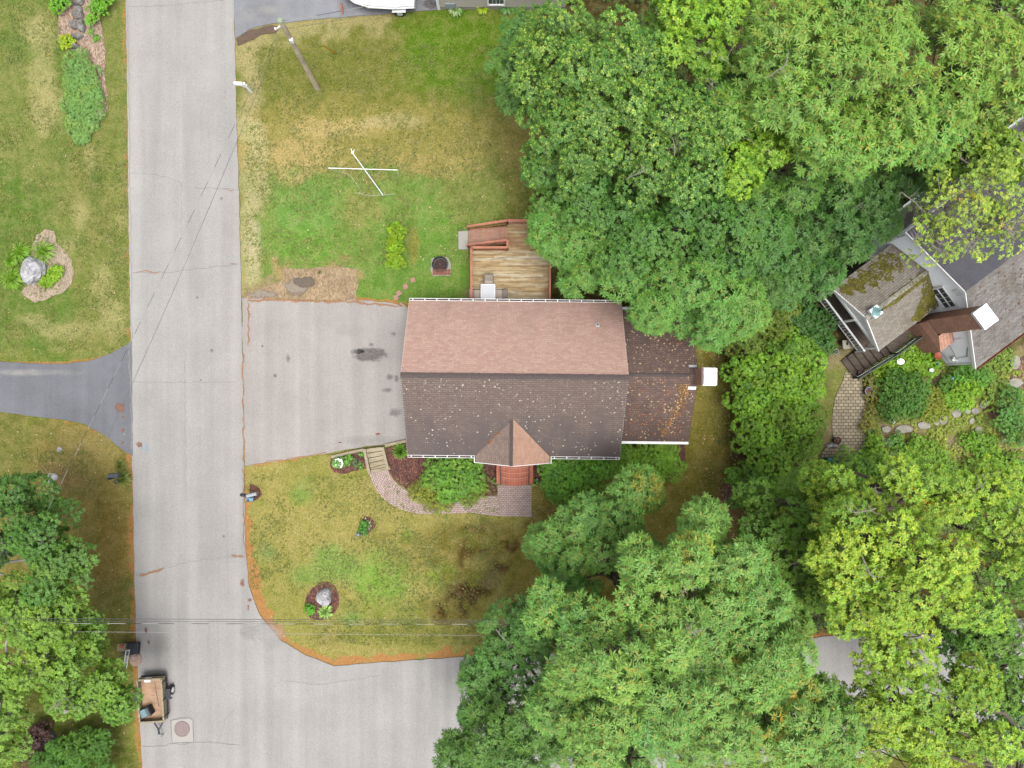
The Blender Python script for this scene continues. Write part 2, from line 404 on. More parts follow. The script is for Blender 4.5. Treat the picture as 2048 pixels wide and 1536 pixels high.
# front lawn
Fm = rect(488, 1120, 905, 1345, 8)
put(Fm, An(172, 156, 92)); put(Fm*sstep(.45, .62, n3)*.6, An(150, 146, 74))
for c_, q in (((600, 985, 28, 26), (136, 156, 78)), ((532, 1105, 20, 20), (138, 150, 88)), ((690, 1130, 70, 42), (134, 164, 82)), ((770, 1160, 60, 60), (138, 170, 76)), ((620, 1150, 50, 26), (136, 156, 80)), ((745, 1170, 26, 40), (138, 168, 72)), ((817, 1072, 12, 16), (150, 170, 76)), ((890, 1145, 40, 30), (140, 158, 66)), ((800, 1225, 160, 30), (146, 148, 74)), ((660, 1275, 60, 22), (168, 146, 96)), ((700, 1240, 30, 16), (132, 158, 80)), ((940, 1210, 60, 40), (150, 140, 70)), ((760, 1270, 160, 30), (140, 138, 66))):
    put(ell(*c_, 1.0, .7)*.85, An(*q))
mossy = ell(970, 1085, 130, 55, .9)+ell(900, 1220, 65, 30, .9)+ell(1030, 1150, 70, 80, .9)+ell(950, 1170, 60, 40, .8)
put(np.clip(mossy, 0, 1)*.8, An(132, 112, 58)); put(np.clip(mossy, 0, 1)*sstep(.46, .56, fbm(X, Y, 1.1, 20)), An(92, 68, 38)); put(np.clip(mossy, 0, 1)*sstep(.56, .66, fbm(X, Y, .9, 24))*.8, An(140, 134, 60))
put(rect(760, 1010, 1065, 1130, 18)*.35, An(120, 104, 50)); put(ell(990, 1160, 34, 26, .8)*.5, An(165, 145, 105))
# right yard, woods floor, garden
Rm = rect(1066, 1480, 560, 1300, 8)
put(Rm, An(150, 134, 66)); put(Rm*sstep(.45, .6, fbm(X, Y, .8, 31))*.6, An(126, 116, 50)); put(rect(1400, 1500, 640, 760, 12)*.5, An(98, 84, 44))
put(ell(1455, 1010, 26, 70, .6), An(150, 112, 84)); put(ell(1415, 1085, 40, 40, .6)*.8, An(112, 82, 54)); put(ell(1100, 1050, 60, 50)*.6, An(112, 88, 56))
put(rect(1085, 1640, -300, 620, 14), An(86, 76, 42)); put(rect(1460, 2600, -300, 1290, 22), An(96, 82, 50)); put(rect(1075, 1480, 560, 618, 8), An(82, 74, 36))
put(rect(1640, 2300, 690, 1000, 16), An(158, 140, 108)); put(rect(1640, 2300, 690, 1000, 16)*sstep(.44, .58, fbm(X, Y, .7, 41)), An(138, 140, 74)); put(ell(1800, 870, 60, 34)*.6, An(140, 112, 86)); put(ell(2020, 940, 60, 40)*.8, An(140, 100, 80))
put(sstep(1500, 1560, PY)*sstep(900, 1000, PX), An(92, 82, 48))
far = sstep(34, 60, np.abs(X))+sstep(26, 50, np.abs(Y)); put(far, An(98, 112, 52))
# rust coloured needle drift along the road edges: a mask the material breaks up
def segd(pts):
    d = np.full(len(X), 1e9)
    for (x0, y0), (x1, y1) in zip(pts[:-1], pts[1:]):
        vx, vy = x1-x0, y1-y0; t = np.clip(((PX-x0)*vx+(PY-y0)*vy)/(vx*vx+vy*vy), 0, 1)
        d = np.minimum(d, np.hypot(PX-x0-t*vx, PY-y0-t*vy))
    return d
redge = [(472, 80), (474, 200), (478, 400), (483, 600)]
redge2 = [(490, 930), (491, 1000), (493, 1100), (500, 1170), (522, 1225), (560, 1275), (610, 1305), (665, 1326), (800, 1316), (960, 1308)]
ledge = [(250, -40), (255, 300), (260, 600), (262, 690)]
ledge2 = [(264, 910), (268, 1100), (272, 1280), (284, 1540)]
lit = np.zeros(len(X))
def litter(pts, wd, amt):
    global lit
    d = segd(pts)+wob2*wd*2.4; lit = np.maximum(lit, amt*(1-sstep(wd*.35, wd*1.3, d)))
litter(ledge, 8, .5); litter(ledge2, 12, .7); litter(redge, 5, .4); litter(redge2[:3], 10, .8); litter(redge2[2:6], 19, .95); litter(redge2[5:], 14, .85)
litter([(486, 600), (560, 602), (620, 604), (700, 600), (815, 612)], 9, .85); litter([(0, 725), (120, 727), (200, 718), (262, 690)], 4, .8); litter([(0, 824), (110, 836), (200, 868), (262, 905)], 4, .5); litter([(492, 932), (560, 922), (660, 905)], 5, .6); litter([(960, 1308), (1100, 1300), (1640, 1275), (1700, 1270)], 14, .8)
litter([(545, 50), (700, 34), (870, 20)], 4, .4)
me = bpy.data.meshes.new('ground')
nx, ny = len(gx), len(gy)
me.vertices.add(nx*ny)
hz = (fbm(X, Y, .5, 50)-.5)*.04
me.vertices.foreach_set('co', np.stack([X, Y, hz-.03], 1).ravel())
ii = (np.arange(ny-1)[:, None]*nx+np.arange(nx-1)[None, :]).ravel()
me.loops.add(4*len(ii)); me.loops.foreach_set('vertex_index', np.stack([ii, ii+1, ii+nx+1, ii+nx], 1).ravel().astype(np.int32))
me.polygons.add(len(ii)); me.polygons.foreach_set('loop_start', np.arange(0, 4*len(ii), 4, dtype=np.int32))
me.polygons.foreach_set('use_smooth', np.ones(len(ii), bool))
ca = me.attributes.new('col', 'FLOAT_COLOR', 'POINT')
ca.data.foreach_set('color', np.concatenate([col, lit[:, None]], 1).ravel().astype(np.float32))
la = me.attributes.new('litter', 'FLOAT', 'POINT'); la.data.foreach_set('value', lit.astype(np.float32))
me.update(calc_edges=True)
m, nt, b = newmat('lawn_and_soil')
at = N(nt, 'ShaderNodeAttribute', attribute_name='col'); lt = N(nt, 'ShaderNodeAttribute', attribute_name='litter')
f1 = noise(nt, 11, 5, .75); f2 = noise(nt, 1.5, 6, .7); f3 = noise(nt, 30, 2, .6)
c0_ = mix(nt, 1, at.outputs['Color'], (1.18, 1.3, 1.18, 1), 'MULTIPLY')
c = mix(nt, math_(nt, 'MULTIPLY', ramp(nt, f2, [(.47, 0.0), (.64, 1.0)]), .45), c0_, mix(nt, .6, c0_, A(200, 180, 128)))
c0_ = mix(nt, 1, at.outputs['Color'], (1.18, 1.3, 1.18, 1), 'MULTIPLY')
c = mix(nt, math_(nt, 'MULTIPLY', ramp(nt, f2, [(.34, 1.0), (.5, 0.0)]), .5), c, mix(nt, 1, at.outputs['Color'], (.68, .86, .6, 1), 'MULTIPLY'))
c = mix(nt, 1, c, ramp(nt, f1, [(.3, (.56, .6, .5, 1)), (.7, (1.44, 1.4, 1.5, 1))]), 'MULTIPLY')
c = mix(nt, 1, c, ramp(nt, f3, [(.3, .6), (.7, 1.4)]), 'MULTIPLY')
lf = ramp(nt, math_(nt, 'ADD', lt.outputs['Fac'], math_(nt, 'MULTIPLY', math_(nt, 'SUBTRACT', noise(nt, 2.2, 6, .78), .5), 1.9)), [(.38, 0.0), (.75, 1.0)])
oc = ramp(nt, noise(nt, 9, 4, .7), [(.3, A(190, 122, 72)), (.7, A(230, 168, 112))])
c = mix(nt, math_(nt, 'MULTIPLY', lf, .8), c, oc)
nt.links.new(c, b.inputs['Base Color']); b.inputs['Roughness'].default_value = 1; b.inputs['Specular IOR Level'].default_value = .05
bump(nt, b, math_(nt, 'ADD', f1, f3), .7, .03)
me.materials.append(m); ground = bpy.data.objects.new('ground', me); COL.objects.link(ground); tag(ground, kind='structure')

# ---------------------------------------------------------------- roads
def wob_poly(pts, step=14, amp=1.6, keep=()):
    out = []
    for i in range(len(pts)):
        p, q = pts[i], pts[(i+1) % len(pts)]; L = math.hypot(q[0]-p[0], q[1]-p[1]); n = max(1, int(L/step))
        for k in range(n):
            t = k/n; o_ = (random.random()-.5)*2*amp if (k and i not in keep) else 0
            nx_, ny_ = -(q[1]-p[1])/max(L, 1), (q[0]-p[0])/max(L, 1)
            out.append((p[0]+(q[0]-p[0])*t+nx_*o_, p[1]+(q[1]-p[1])*t+ny_*o_))
    return out
def flat(name, pts, z, mat, parent=None, jit=0, thick=0.03, step=14):
    if jit: pts = wob_poly(pts, step, jit)
    W = [P(x, y, 0) for x, y in pts]
    mb = MB(); n = len(W)
    ar = sum(W[i].x*W[(i+1) % n].y-W[(i+1) % n].x*W[i].y for i in range(n))
    if ar < 0: W = W[::-1]
    mb.v = [(p.x, p.y, z) for p in W]+[(p.x, p.y, z-thick) for p in W]
    mb.face(range(n), [(p.x, p.y) for p in W])
    for i in range(n):
        j = (i+1) % n; mb.face((j, i, n+i, n+j), [(0, 0)]*4)
    return mb.build(name, mat, parent)
Z0 = .02
road = flat('road', [(250, -260), (252, 0), (256, 300), (260, 600), (263, 700), (264, 905), (268, 1100), (273, 1280), (285, 1540), (290, 1900), (760, 1900), (900, 1640), (1200, 1545), (1600, 1520), (2050, 1500), (2600, 1480), (2600, 1215), (2050, 1235), (1700, 1268), (1500, 1290), (960, 1312), (800, 1322), (668, 1332), (610, 1310), (560, 1280), (520, 1230), (498, 1172), (491, 1100), (489, 1000), (487, 800), (483, 600), (478, 400), (472, 200), (468, 0), (466, -260)], Z0, M['road'], jit=1.0, thick=.06)
tag(road, kind='structure')
dw = flat('driveway', [(484, 596), (560, 598), (620, 604), (700, 600), (770, 604), (815, 614), (850, 630), (850, 905), (815, 883), (735, 892), (660, 906), (560, 921), (490, 932), (487, 800)], Z0+.004, M['drive'], jit=1.2, thick=.05)
tag(dw, kind='structure')
dl = flat('side_driveway', [(-500, 724), (0, 723), (60, 727), (130, 728), (180, 722), (225, 706), (264, 682), (266, 912), (245, 900), (215, 874), (170, 848), (120, 838), (60, 832), (0, 823), (-500, 815)], Z0+.004, M['newasphalt'], jit=.7, thick=.05)
tag(dl, kind='structure')
dt = flat('boat_driveway', [(466, -300), (468, 20), (472, 76), (500, 58), (545, 47), (620, 40), (700, 33), (780, 27), (878, 19), (900, -300)], Z0+.004, M['topasphalt'], jit=.8, thick=.05)
tag(dt, kind='structure')
def stain(name, cx, cy, rx, ry, mat, parent, z=.012, rot=0, n=28):
    me = bpy.data.meshes.new(name); v = []; f = []; fa = []
    c0 = P(cx, cy); sc = H/F; zz = Z0+z
    v.append((c0.x, c0.y, zz)); fa.append(1)
    for r, q in ((.5, .85), (1.0, .5), (1.5, 0)):
        for k in range(n):
            t = 2*math.pi*k/n; x = math.cos(t)*rx*r*sc; y = math.sin(t)*ry*r*sc
            v.append((c0.x+x*math.cos(rot)-y*math.sin(rot), c0.y+x*math.sin(rot)+y*math.cos(rot), zz)); fa.append(q)
    for k in range(n):
        f.append((0, 1+k, 1+(k+1) % n))
        for j in (0, 1): f.append((1+j*n+k, 1+(j+1)*n+k, 1+(j+1)*n+(k+1) % n, 1+j*n+(k+1) % n))
    me.from_pydata(v, [], f); a_ = me.attributes.new('fade', 'FLOAT', 'POINT'); a_.data.foreach_set('value', fa)
    me.materials.append(mat); o = bpy.data.objects.new(name, me); reg(o, parent, False); return o
def strip(name, pts, wd, mat, parent, z=.012, jit=3, soft=True, step=10):
    out = []
    for (x0, y0), (x1, y1) in zip(pts[:-1], pts[1:]):
        n = max(1, int(math.hypot(x1-x0, y1-y0)/step))
        for k in range(n): out.append((x0+(x1-x0)*k/n+random.uniform(-jit, jit)*.5, y0+(y1-y0)*k/n+random.uniform(-jit, jit)*.5))
    out.append(pts[-1]); W = [P(*p) for p in out]; v = []; fa = []; f = []
    for i, p in enumerate(W):
        d = (W[min(i+1, len(W)-1)]-W[max(i-1, 0)]).normalized(); s_ = Vector((-d.y, d.x, 0))*wd/2
        ww = random.uniform(.6, 1.3)
        for k, q in ((-1, 0), (0, 1), (1, 0)): v.append((p.x+s_.x*k*ww, p.y+s_.y*k*ww, Z0+z)); fa.append(q if 0 < i < len(W)-1 else 0)
    for i in range(len(W)-1):
        for k in (0, 1): f.append((i*3+k, i*3+k+1, i*3+4+k, i*3+3+k))
    me = bpy.data.meshes.new(name); me.from_pydata(v, [], f)
    a_ = me.attributes.new('fade', 'FLOAT', 'POINT'); a_.data.foreach_set('value', fa)
    me.materials.append(mat); o = bpy.data.objects.new(name, me); reg(o, parent, False); return o
CK = .6
for pts, wd in (([(254, 14), (330, 12), (400, 6), (468, -2)], .03), ([(258, 347), (300, 349), (345, 356), (362, 365)], .03), ([(363, 366), (364, 470)], .03), ([(390, 376), (476, 380)], .05), ([(262, 545), (330, 545), (400, 538), (478, 528)], .05), ([(264, 765), (360, 765), (470, 764)], .04), ([(270, 1150), (320, 1140), (380, 1122), (440, 1115), (492, 1112)], .05), ([(286, 1492), (350, 1488), (420, 1484), (480, 1490)], .05), ([(440, 1480), (450, 1440), (470, 1415)], .03), ([(370, 700), (372, 1000)], .02), ([(255, 20), (258, 180), (262, 480), (264, 700)], .035), ([(860, 1340), (870, 1420), (850, 1500)], .02), ([(560, 1360), (640, 1370), (760, 1350)], .02)):
    strip('crack', pts, wd*.55, M['crackdark'], road, jit=4)
for pts, wd in (([(263, 544), (290, 542), (325, 546)], .12), ([(450, 527), (478, 527)], .1), ([(272, 1156), (300, 1145), (335, 1134)], .28), ([(455, 1105), (470, 1113), (493, 1114)], .25), ([(440, 380), (476, 380)], .08), ([(486, 700), (488, 930)], .16), ([(487, 930), (489, 1100)], .12)):
    strip('needle_litter', pts, wd*1.5, M['needles'], road, z=.016, jit=4)
for pts, wd in (([(497, 600), (498, 680), (496, 700)], .16), ([(488, 600), (560, 601), (700, 604), (812, 614)], .22), ([(492, 930), (570, 919), (660, 905)], .12)):
    strip('needle_litter', pts, wd*1.4, M['needles'], dw, z=.016, jit=4)
for a_ in ((278, 890, 7, 7), (485, 1165, 6, 9), (500, 1200, 5, 4), (497, 1215, 2, 7), (292, 1260, 3, 8), (298, 1285, 3, 5)):
    stain('litter_stain', *a_, M['redleaf'], road)
for k in range(3):
    strip('paint_mark', [(285+k*6, 887), (284+k*6.5, 903)], .09, M['bluepaint'], road, jit=1, step=4); strip('paint_mark', [(283, 888+k*6.5), (299, 888+k*6.5)], .08, M['bluepaint'], road, z=.014, jit=1, step=4)
for a_ in ((320, 1290, 20, 24), (500, 1262, 20, 20)): stain('wear_stain', *a_, M['tireshade'], road, z=.008)
for a_ in ((540, 1270, 40, 30), ): stain('pale_wear', *a_, M['palewear'], road, z=.009)
for a_ in ((443, 397, 3, 3), (395, 595, 3, 2), (424, 701, 4, 4), (402, 760, 2, 2), (448, 1072, 3, 3)): stain('tar_spot', *a_, M['spot'], road)
for a_ in ((740, 709, 34, 14), (715, 703, 14, 5)): stain('oil_stain', *a_, M['oil'], dw)
for a_ in ((577, 717, 4, 9), (551, 751, 4, 4), (787, 668, 6, 4), (779, 754, 8, 7), (793, 757, 5, 7), (775, 780, 11, 5), (525, 692, 3, 3), (743, 689, 5, 4), (790, 825, 12, 9)): stain('oil_spot', *a_, M['spot'], dw)
for a_ in ((740, 880, 60, 10), ): stain('wear_stain', *a_, M['tireshade'], dw, z=.008)
for a_ in ((700, 660, 30, 14), ): stain('pale_wear', *a_, M['palewear'], dw, z=.009)
for a_ in ((755, 868, 7, 3), (680, 885, 5, 2)): stain('leaf_stain', *a_, M['redleaf'], dw)
for a_ in ((240, 815, 12, 12), (246, 834, 3, 5), (246, 860, 3, 5), (246, 885, 3, 4)): stain('litter_stain', *a_, M['redleaf'], dl)
for pts in ([(258, 700), (262, 780), (264, 900)], ): strip('crack', pts, .08, M['crackdark'], dl, jit=4)
stain('pale_wear', 60, 745, 120, 8, M['palewear'], dl, z=.009)
for a_ in ((540, 20, 34, 12), (500, 30, 20, 20)): stain('pale_wear', *a_, M['palewear'], dt, z=.009)
stain('wear_stain', 860, 10, 14, 10, M['oil'], dt)
mudp = flat('dirt_patch', [(472, 78), (500, 60), (545, 50), (560, 54), (552, 66), (520, 70), (494, 84), (476, 92)], Z0-.004, plain('dark_soil', A(122, 102, 86), .95, .25, 4), jit=1.5); tag(mudp, kind='structure')
dst = flat('dirt_strip', [(487, 601), (488, 590), (505, 580), (530, 572), (556, 566), (566, 556), (566, 538), (600, 537), (650, 535), (714, 536), (714, 560), (712, 602), (620, 603)], .002, mulchmat('dry_dirt_and_straw', A(160, 134, 100), A(186, 160, 124), A(205, 178, 140), 16), jit=2.5, step=8); tag(dst, kind='structure')
M['oldpave'] = decal('old_grey_paving', A(160, 146, 130), A(185, 170, 152), 1.8, .34, .5, .95); M['wetsoil'] = decal('bare_dark_soil', A(118, 104, 92), A(140, 124, 108), 1.8, .34, .5, .95)
stain('old_paving', 592, 574, 26, 17, M['oldpave'], dst, z=-.012); stain('dark_soil', 610, 564, 22, 11, M['wetsoil'], dst, z=-.008); stain('grey_gravel', 525, 588, 30, 7, M['oldpave'], dst, z=-.012)
# manhole in its square asphalt patch
mp_ = flat('asphalt_patch', [(342, 1440), (380, 1436), (386, 1440), (387, 1484), (345, 1485)], Z0+.006, M['concrete'] if 0 else plain('patch_asphalt', A(206, 202, 196), .9, .08, 20), road, jit=.6)
mh = thing('manhole_cover', 'round rusty manhole cover set in a paler square patch of the street', 'manhole cover', P(364, 1458, Z0+.012))
strip('crack', [(342, 1440), (362, 1436), (380, 1436), (386, 1441), (388, 1484), (345, 1486), (342, 1440)], .05, M['crackdark'], road, z=.014, jit=1)
MB().lathe([(.43, 0), (.43, .016), (.4, .016)], n=32).build('cover', M['rust'], mh, local=True)
mb = MB()
for k in range(-4, 5):
    L = math.sqrt(max(.38**2-(k*.085)**2, 0)); mb.box((k*.085, 0, .02), (.03, 2*L, .008))
mb.build('tread_pattern', M['rust'], mh, local=True)
mb = MB()
pr = []
for k in range(33):
    t = 2*math.pi*k/32; pr.append((math.cos(t)*.46, math.sin(t)*.46, .006))
mb.tube(pr, .03, 6).build('frame_ring', M['silver'] if 0 else M['rust'], mh, local=True)
# ---------------------------------------------------------------- roofs and houses
def slope(mb, e0, e1, r0, r1, n, lift=.018, vflip=False):
    """saw-tooth shingle courses from eave edge e0-e1 up to ridge edge r0-r1"""
    e0, e1, r0, r1 = map(Vector, (e0, e1, r0, r1))
    nrm = (e1-e0).cross(r0-e0 if (r0-e0).length > .1 else r1-e0).normalized()
    if nrm.z < 0: nrm = -nrm
    ud = (e1-e0).normalized(); vd = nrm.cross(ud)
    if vd.z < 0: vd = -vd
    uvf = lambda p: ((p-e0).dot(ud), (p-e0).dot(vd))
    for i in range(n):
        t0, t1 = i/n, (i+1)/n
        a0 = e0.lerp(r0, t0); a1 = e1.lerp(r1, t0); b0 = e0.lerp(r0, t1); b1 = e1.lerp(r1, t1)
        al0, al1 = a0+nrm*lift, a1+nrm*lift
        uu = [uvf(al0), uvf(al1), uvf(b1), uvf(b0)]
        mb.quad(al0, al1, b1, b0, uv=uu)
        mb.quad(a0, a1, al1, al0, uv=[uu[0], uu[1], uu[1], uu[0]])
def gutter(mb, p, q, outd, wd=.13, straps=.7):
    p = Vector(p); q = Vector(q); o_ = Vector(outd)
    mb.beam(p+o_*wd+Vector((0, 0, .02)), q+o_*wd+Vector((0, 0, .02)), .02, .12)
    mb.beam(p+o_*.01, q+o_*.01, .02, .1); mb.beam(p+o_*wd/2+Vector((0, 0, -.05)), q+o_*wd/2+Vector((0, 0, -.05)), wd, .012)
    L = (q-p).length; n = int(L/straps)
    for k in range(n+1):
        c = p.lerp(q, (k+.3)/(n+.6)); mb.beam(c+Vector((0, 0, .065)), c+o_*wd+Vector((0, 0, .065)), .04, .02)
def ridgecap(p, q, wd=.3, st=.16):
    mb = MB(); p = Vector(p); q = Vector(q); L = (q-p).length; n = int(L/st); d = (q-p)/n; s_ = Vector((-d.y, d.x, 0)).normalized()*wd/2
    for k in range(n):
        a0 = p+d*k; a1 = p+d*(k+1.15); z0 = .05+random.uniform(0, .006); dr = -.06; jt = random.uniform(-.012, .012)
        sj = s_.normalized()*jt
        mb.quad(a0-s_+sj+Vector((0, 0, z0+dr)), a0+sj+Vector((0, 0, z0+.012)), a1+sj+Vector((0, 0, z0-.012)), a1-s_+sj+Vector((0, 0, z0+dr-.012)))
        mb.quad(a0+sj+Vector((0, 0, z0+.012)), a0+s_+sj+Vector((0, 0, z0+dr)), a1+s_+sj+Vector((0, 0, z0+dr-.012)), a1+sj+Vector((0, 0, z0-.012)))
        mb.quad(a0-s_+sj+Vector((0, 0, z0+dr-.03)), a0+s_+sj+Vector((0, 0, z0+dr-.03)), a0+s_+sj+Vector((0, 0, z0+dr)), a0+sj+Vector((0, 0, z0+.012)), a0-s_+sj+Vector((0, 0, z0+dr)))
    return mb
def siding(mb, p, q, z0, z1, outn, ht=.16):
    """clapboards: saw-tooth strips on a wall line"""
    p = Vector(p); q = Vector(q); o_ = Vector(outn)*.015; z = z0
    while z < z1-.01:
        zt = min(z+ht, z1)
        mb.quad(p+o_+Vector((0, 0, z)), q+o_+Vector((0, 0, z)), q+Vector((0, 0, zt)), p+Vector((0, 0, zt)))
        mb.quad(p+Vector((0, 0, z)), q+Vector((0, 0, z)), q+o_+Vector((0, 0, z)), p+o_+Vector((0, 0, z))); z = zt
def window(parent, c, wd, ht, n, name='window'):
    """c = centre on the wall, n = outward normal"""
    c = Vector(c); n = Vector(n).normalized(); s_ = Vector((-n.y, n.x, 0)); z = Vector((0, 0, 1))
    f = MB()
    for k in (-1, 1):
        f.beam(c+n*.04+s_*k*wd/2-z*(ht/2+.04), c+n*.04+s_*k*wd/2+z*(ht/2+.04), .09, .08, up=n)
        f.beam(c+n*.041-s_*wd/2+z*k*ht/2, c+n*.041+s_*wd/2+z*k*ht/2, .09, .08, up=n)
    f.beam(c+n*.035-s_*wd/2, c+n*.035+s_*wd/2, .05, .05, up=n)
    o = f.build(name, M['white'], parent, local=True)
    g = MB(); g.quad(*[c+n*.02+s_*i*(wd/2-.03)+z*j*(ht/2-.03) for i, j in ((-1, -1), (1, -1), (1, 1), (-1, 1))])
    g.build('pane', M['glass'], o, local=True)
    mm = MB()
    for k in (-1, 0, 1): mm.beam(c+n*.03+s_*k*wd*.22-z*ht*.45, c+n*.03+s_*k*wd*.22+z*ht*.45, .02, .015, up=n)
    mm.build('muntins', M['white'], o, local=True)
    return o
def spots(name, fn, n, mat, parent, rmin, rmax, flatk=.004, ang=None, sides=6):
    v = []; f = []
    for _ in range(n):
        r_ = fn()
        if r_ is None: continue
        p, nm = r_; nm = Vector(nm).normalized(); u = nm.cross(Vector((0, 1, 0.1))).normalized(); w_ = nm.cross(u)
        r = rmin+(rmax-rmin)*random.random()**3; b0 = len(v); ph = random.random()*6
        for k in range(sides):
            t = ph+2*math.pi*k/sides; rr = r*random.uniform(.7, 1.2); v.append(tuple(Vector(p)+nm*flatk+(u*math.cos(t)+w_*math.sin(t))*rr))
        f.append(tuple(range(b0, b0+sides)))
    me = bpy.data.meshes.new(name); me.from_pydata(v, [], f); me.materials.append(mat)
    o = bpy.data.objects.new(name, me); reg(o, parent, True); o['kind'] = 'stuff'; return o
M['gutterdirt'] = plain('gutter_grime', A(105, 92, 84), .95, .3, 6)
M['lichen'] = plain('pale_lichen', A(220, 210, 192, 3.3), .95, .12, 12)
M['leafdry'] = plain('dry_leaves', A(215, 186, 148, 3.1), .9, .3, 9)
M['leafrust'] = plain('rust_leaves', A(150, 98, 68, 3.2), .9, .35, 6)
HR = R(-.6)
house = thing('ranch_house', 'single storey house with pink and brown shingle gable roof beside the wide driveway', 'house', (0, 0, 0), HR)
x0, x1, yn, ys, ry, ze, zr = -6.05, 6.33, 4.80, -4.19, .42, 3.0, 5.85
wl0 = MB()
WX0, WX1, WY0, WY1 = x0+.25, x1-.2, ys+.4, yn-.4
for p, q, n_ in (((WX0, WY0, 0), (WX1, WY0, 0), (0, -1, 0)), ((WX1, WY1, 0), (WX0, WY1, 0), (0, 1, 0)), ((WX0, WY1, 0), (WX0, WY0, 0), (-1, 0, 0)), ((WX1, WY0, 0), (WX1, WY1, 0), (1, 0, 0))):
    siding(wl0, p, q, .3, 3.0, n_)
    wl0.quad((p[0], p[1], -.05), (q[0], q[1], -.05), (q[0], q[1], .3), (p[0], p[1], .3))
for gx_, s_ in ((WX0, -1), (WX1, 1)):
    wl0.quad((gx_, WY0, 3.0), (gx_, WY1, 3.0), (gx_, ry, zr-.2))
wl0.build('wall', M['siding'], house, local=True)
rb = MB(); slope(rb, (x0, yn, ze), (x1, yn, ze), (x0, ry, zr), (x1, ry, zr), 38)
roofn = rb.build('roof', M['roofpink'], house, local=True)
roofn['label'] = 'pink shingled rear roof slope'
rb = MB(); slope(rb, (x0, ys, ze), (x1, ys, ze), (x0, ry, zr), (x1, ry, zr), 38)
roofs = rb.build('roof', M['roofbrown'], house, local=True); roofs['label'] = 'brown lichen spotted front roof slope'
ridgecap((x0, ry, zr), (x1, ry, zr)).build('ridge_cap', M['cap'], house, local=True)
sb = MB()   # soffit, fascia and rake boards
for yy, s_ in ((yn, 1), (ys, -1)):
    sb.box(((x0+x1)/2, yy-s_*.02, ze-.1), (x1-x0-.04, .03, .18)); sb.box(((x0+x1)/2, yy-s_*.22, ze-.17), (x1-x0-.1, .4, .02))
    for xx in (x0+.02, x1-.02): sb.beam((xx, yy, ze-.09), (xx, ry, zr-.09), .03, .16)
sb.build('fascia', M['white'], house, local=True)
g = MB(); gutter(g, (x0+.02, yn, ze-.03), (x1-.02, yn, ze-.03), (0, 1, 0)); g.build('gutter', M['white'], house, local=True)
g = MB(); gutter(g, (x0+.02, ys, ze-.03), (-2.12, ys, ze-.03), (0, -1, 0)); g.beam((-2.14, ys-.1, ze), (-2.14, ys-.42, ze), .04, .1); g.build('gutter', M['white'], house, local=True)
g = MB(); gutter(g, (2.3, ys, ze-.03), (x1-.02, ys, ze-.03), (0, -1, 0)); g.beam((2.32, ys-.1, ze), (2.32, ys-.42, ze), .04, .1); g.build('gutter', M['white'], house, local=True)
g = MB(); g.box((0.14, yn+.065, ze-.06), (12.3, .105, .03)); g.build('gutter_debris', M['gutterdirt'], house, local=True)
g = MB(); g.box((-4.08, ys-.065, ze-.06), (3.85, .105, .03)); g.build('gutter_debris', M['gutterdirt'], house, local=True)
g = MB(); g.box((4.3, ys-.065, ze-.06), (3.9, .105, .03)); g.build('gutter_debris', M['gutterdirt'], house, local=True)
fs = lambda x, y: ze+(zr-ze)*((y-ys)/(ry-ys) if y < ry else (yn-y)/(yn-ry))
nS = Vector((0, -(zr-ze), ry-ys)).normalized(); nN = Vector((0, (zr-ze), yn-ry)).normalized()
def onS():
    x = random.uniform(x0+.1, x1-.1); y = random.uniform(ys+.1, ry-.1)
    if random.random() > (.35+.65*(fbm(np.array([x]), np.array([y]), .75, 60)[0]*1.75)**6*.8-.15): return None
    if abs(x-.08) < (-1.9-y)*.95+.1: return None
    return (x, y, fs(x, y)), nS
spots('lichen', onS, 1250, M['lichen'], roofs, .014, .052, .022)
spots('lichen', lambda: (lambda x, y: ((x, y, fs(x, y)), nN))(random.uniform(x0, x1), random.uniform(ry, yn)), 26, M['lichen'], roofn, .012, .04, .02)
# porch cross gable
pr0, pr1 = (.1, -1.95, 4.37), (.1, -4.62, 4.37)
pl, prr = -2.07, 2.22
rb = MB(); slope(rb, (pl, ys-.38, 2.98), (pl, ys+.02, 3.0), pr1, pr0, 18)
rb.build('porch_roof', M['roofporchL'], house, local=True)['label'] = 'brown left half of the porch gable roof'
rb = MB(); slope(rb, (prr, ys-.38, 2.98), (prr, ys+.02, 3.0), pr1, pr0, 18)
rb.build('porch_roof', M['roofporchR'], house, local=True)['label'] = 'pink right half of the porch gable roof'
ridgecap((.02, -2.0, 4.35), (.02, -4.6, 4.35), .24).build('ridge_cap', M['cap'], house, local=True)
g = MB(); g.beam((pl, ys-.4, 2.9), (.1, -4.64, 4.28), .03, .16); g.beam((prr, ys-.4, 2.9), (.1, -4.64, 4.28), .03, .16); g.build('rake_board', M['white'], house, local=True)
g = MB(); g.quad((pl+.15, -4.35, 2.9), (prr-.15, -4.35, 2.9), (.1, -4.35, 4.25)); g.box((.08, -4.3, 2.8), (4.1, .12, .2)); g.build('porch_gable', M['siding'], house, local=True)
g = MB()
for xx in (-1.45, 1.62): MB().box((xx, -4.32, 1.4), (.14, .14, 2.8)).build('porch_post', M['white'], house, local=True)
vb = MB(); vb.lathe([(.045, 0), (.045, .34), (.05, .36)], (4.83, 3.42, fs(0, 3.42)-.03), 12); vp = vb.build('vent_pipe', M['black'], house, local=True)
MB().box((4.83, 3.4, fs(0, 3.4)+.015), (.2, .24, .02), rx=-.55).build('flashing', M['silver'], vp, local=True)
mossv = MB()
for t in (.22, .3, .42, .5): 
    a_ = Vector((pl, ys+.02, 3.03)).lerp(Vector(pr0), t+.12); mossv.lathe([(.14, 0), (.08, .05)], (a_.x, a_.y, a_.z), 8, 1, .55)
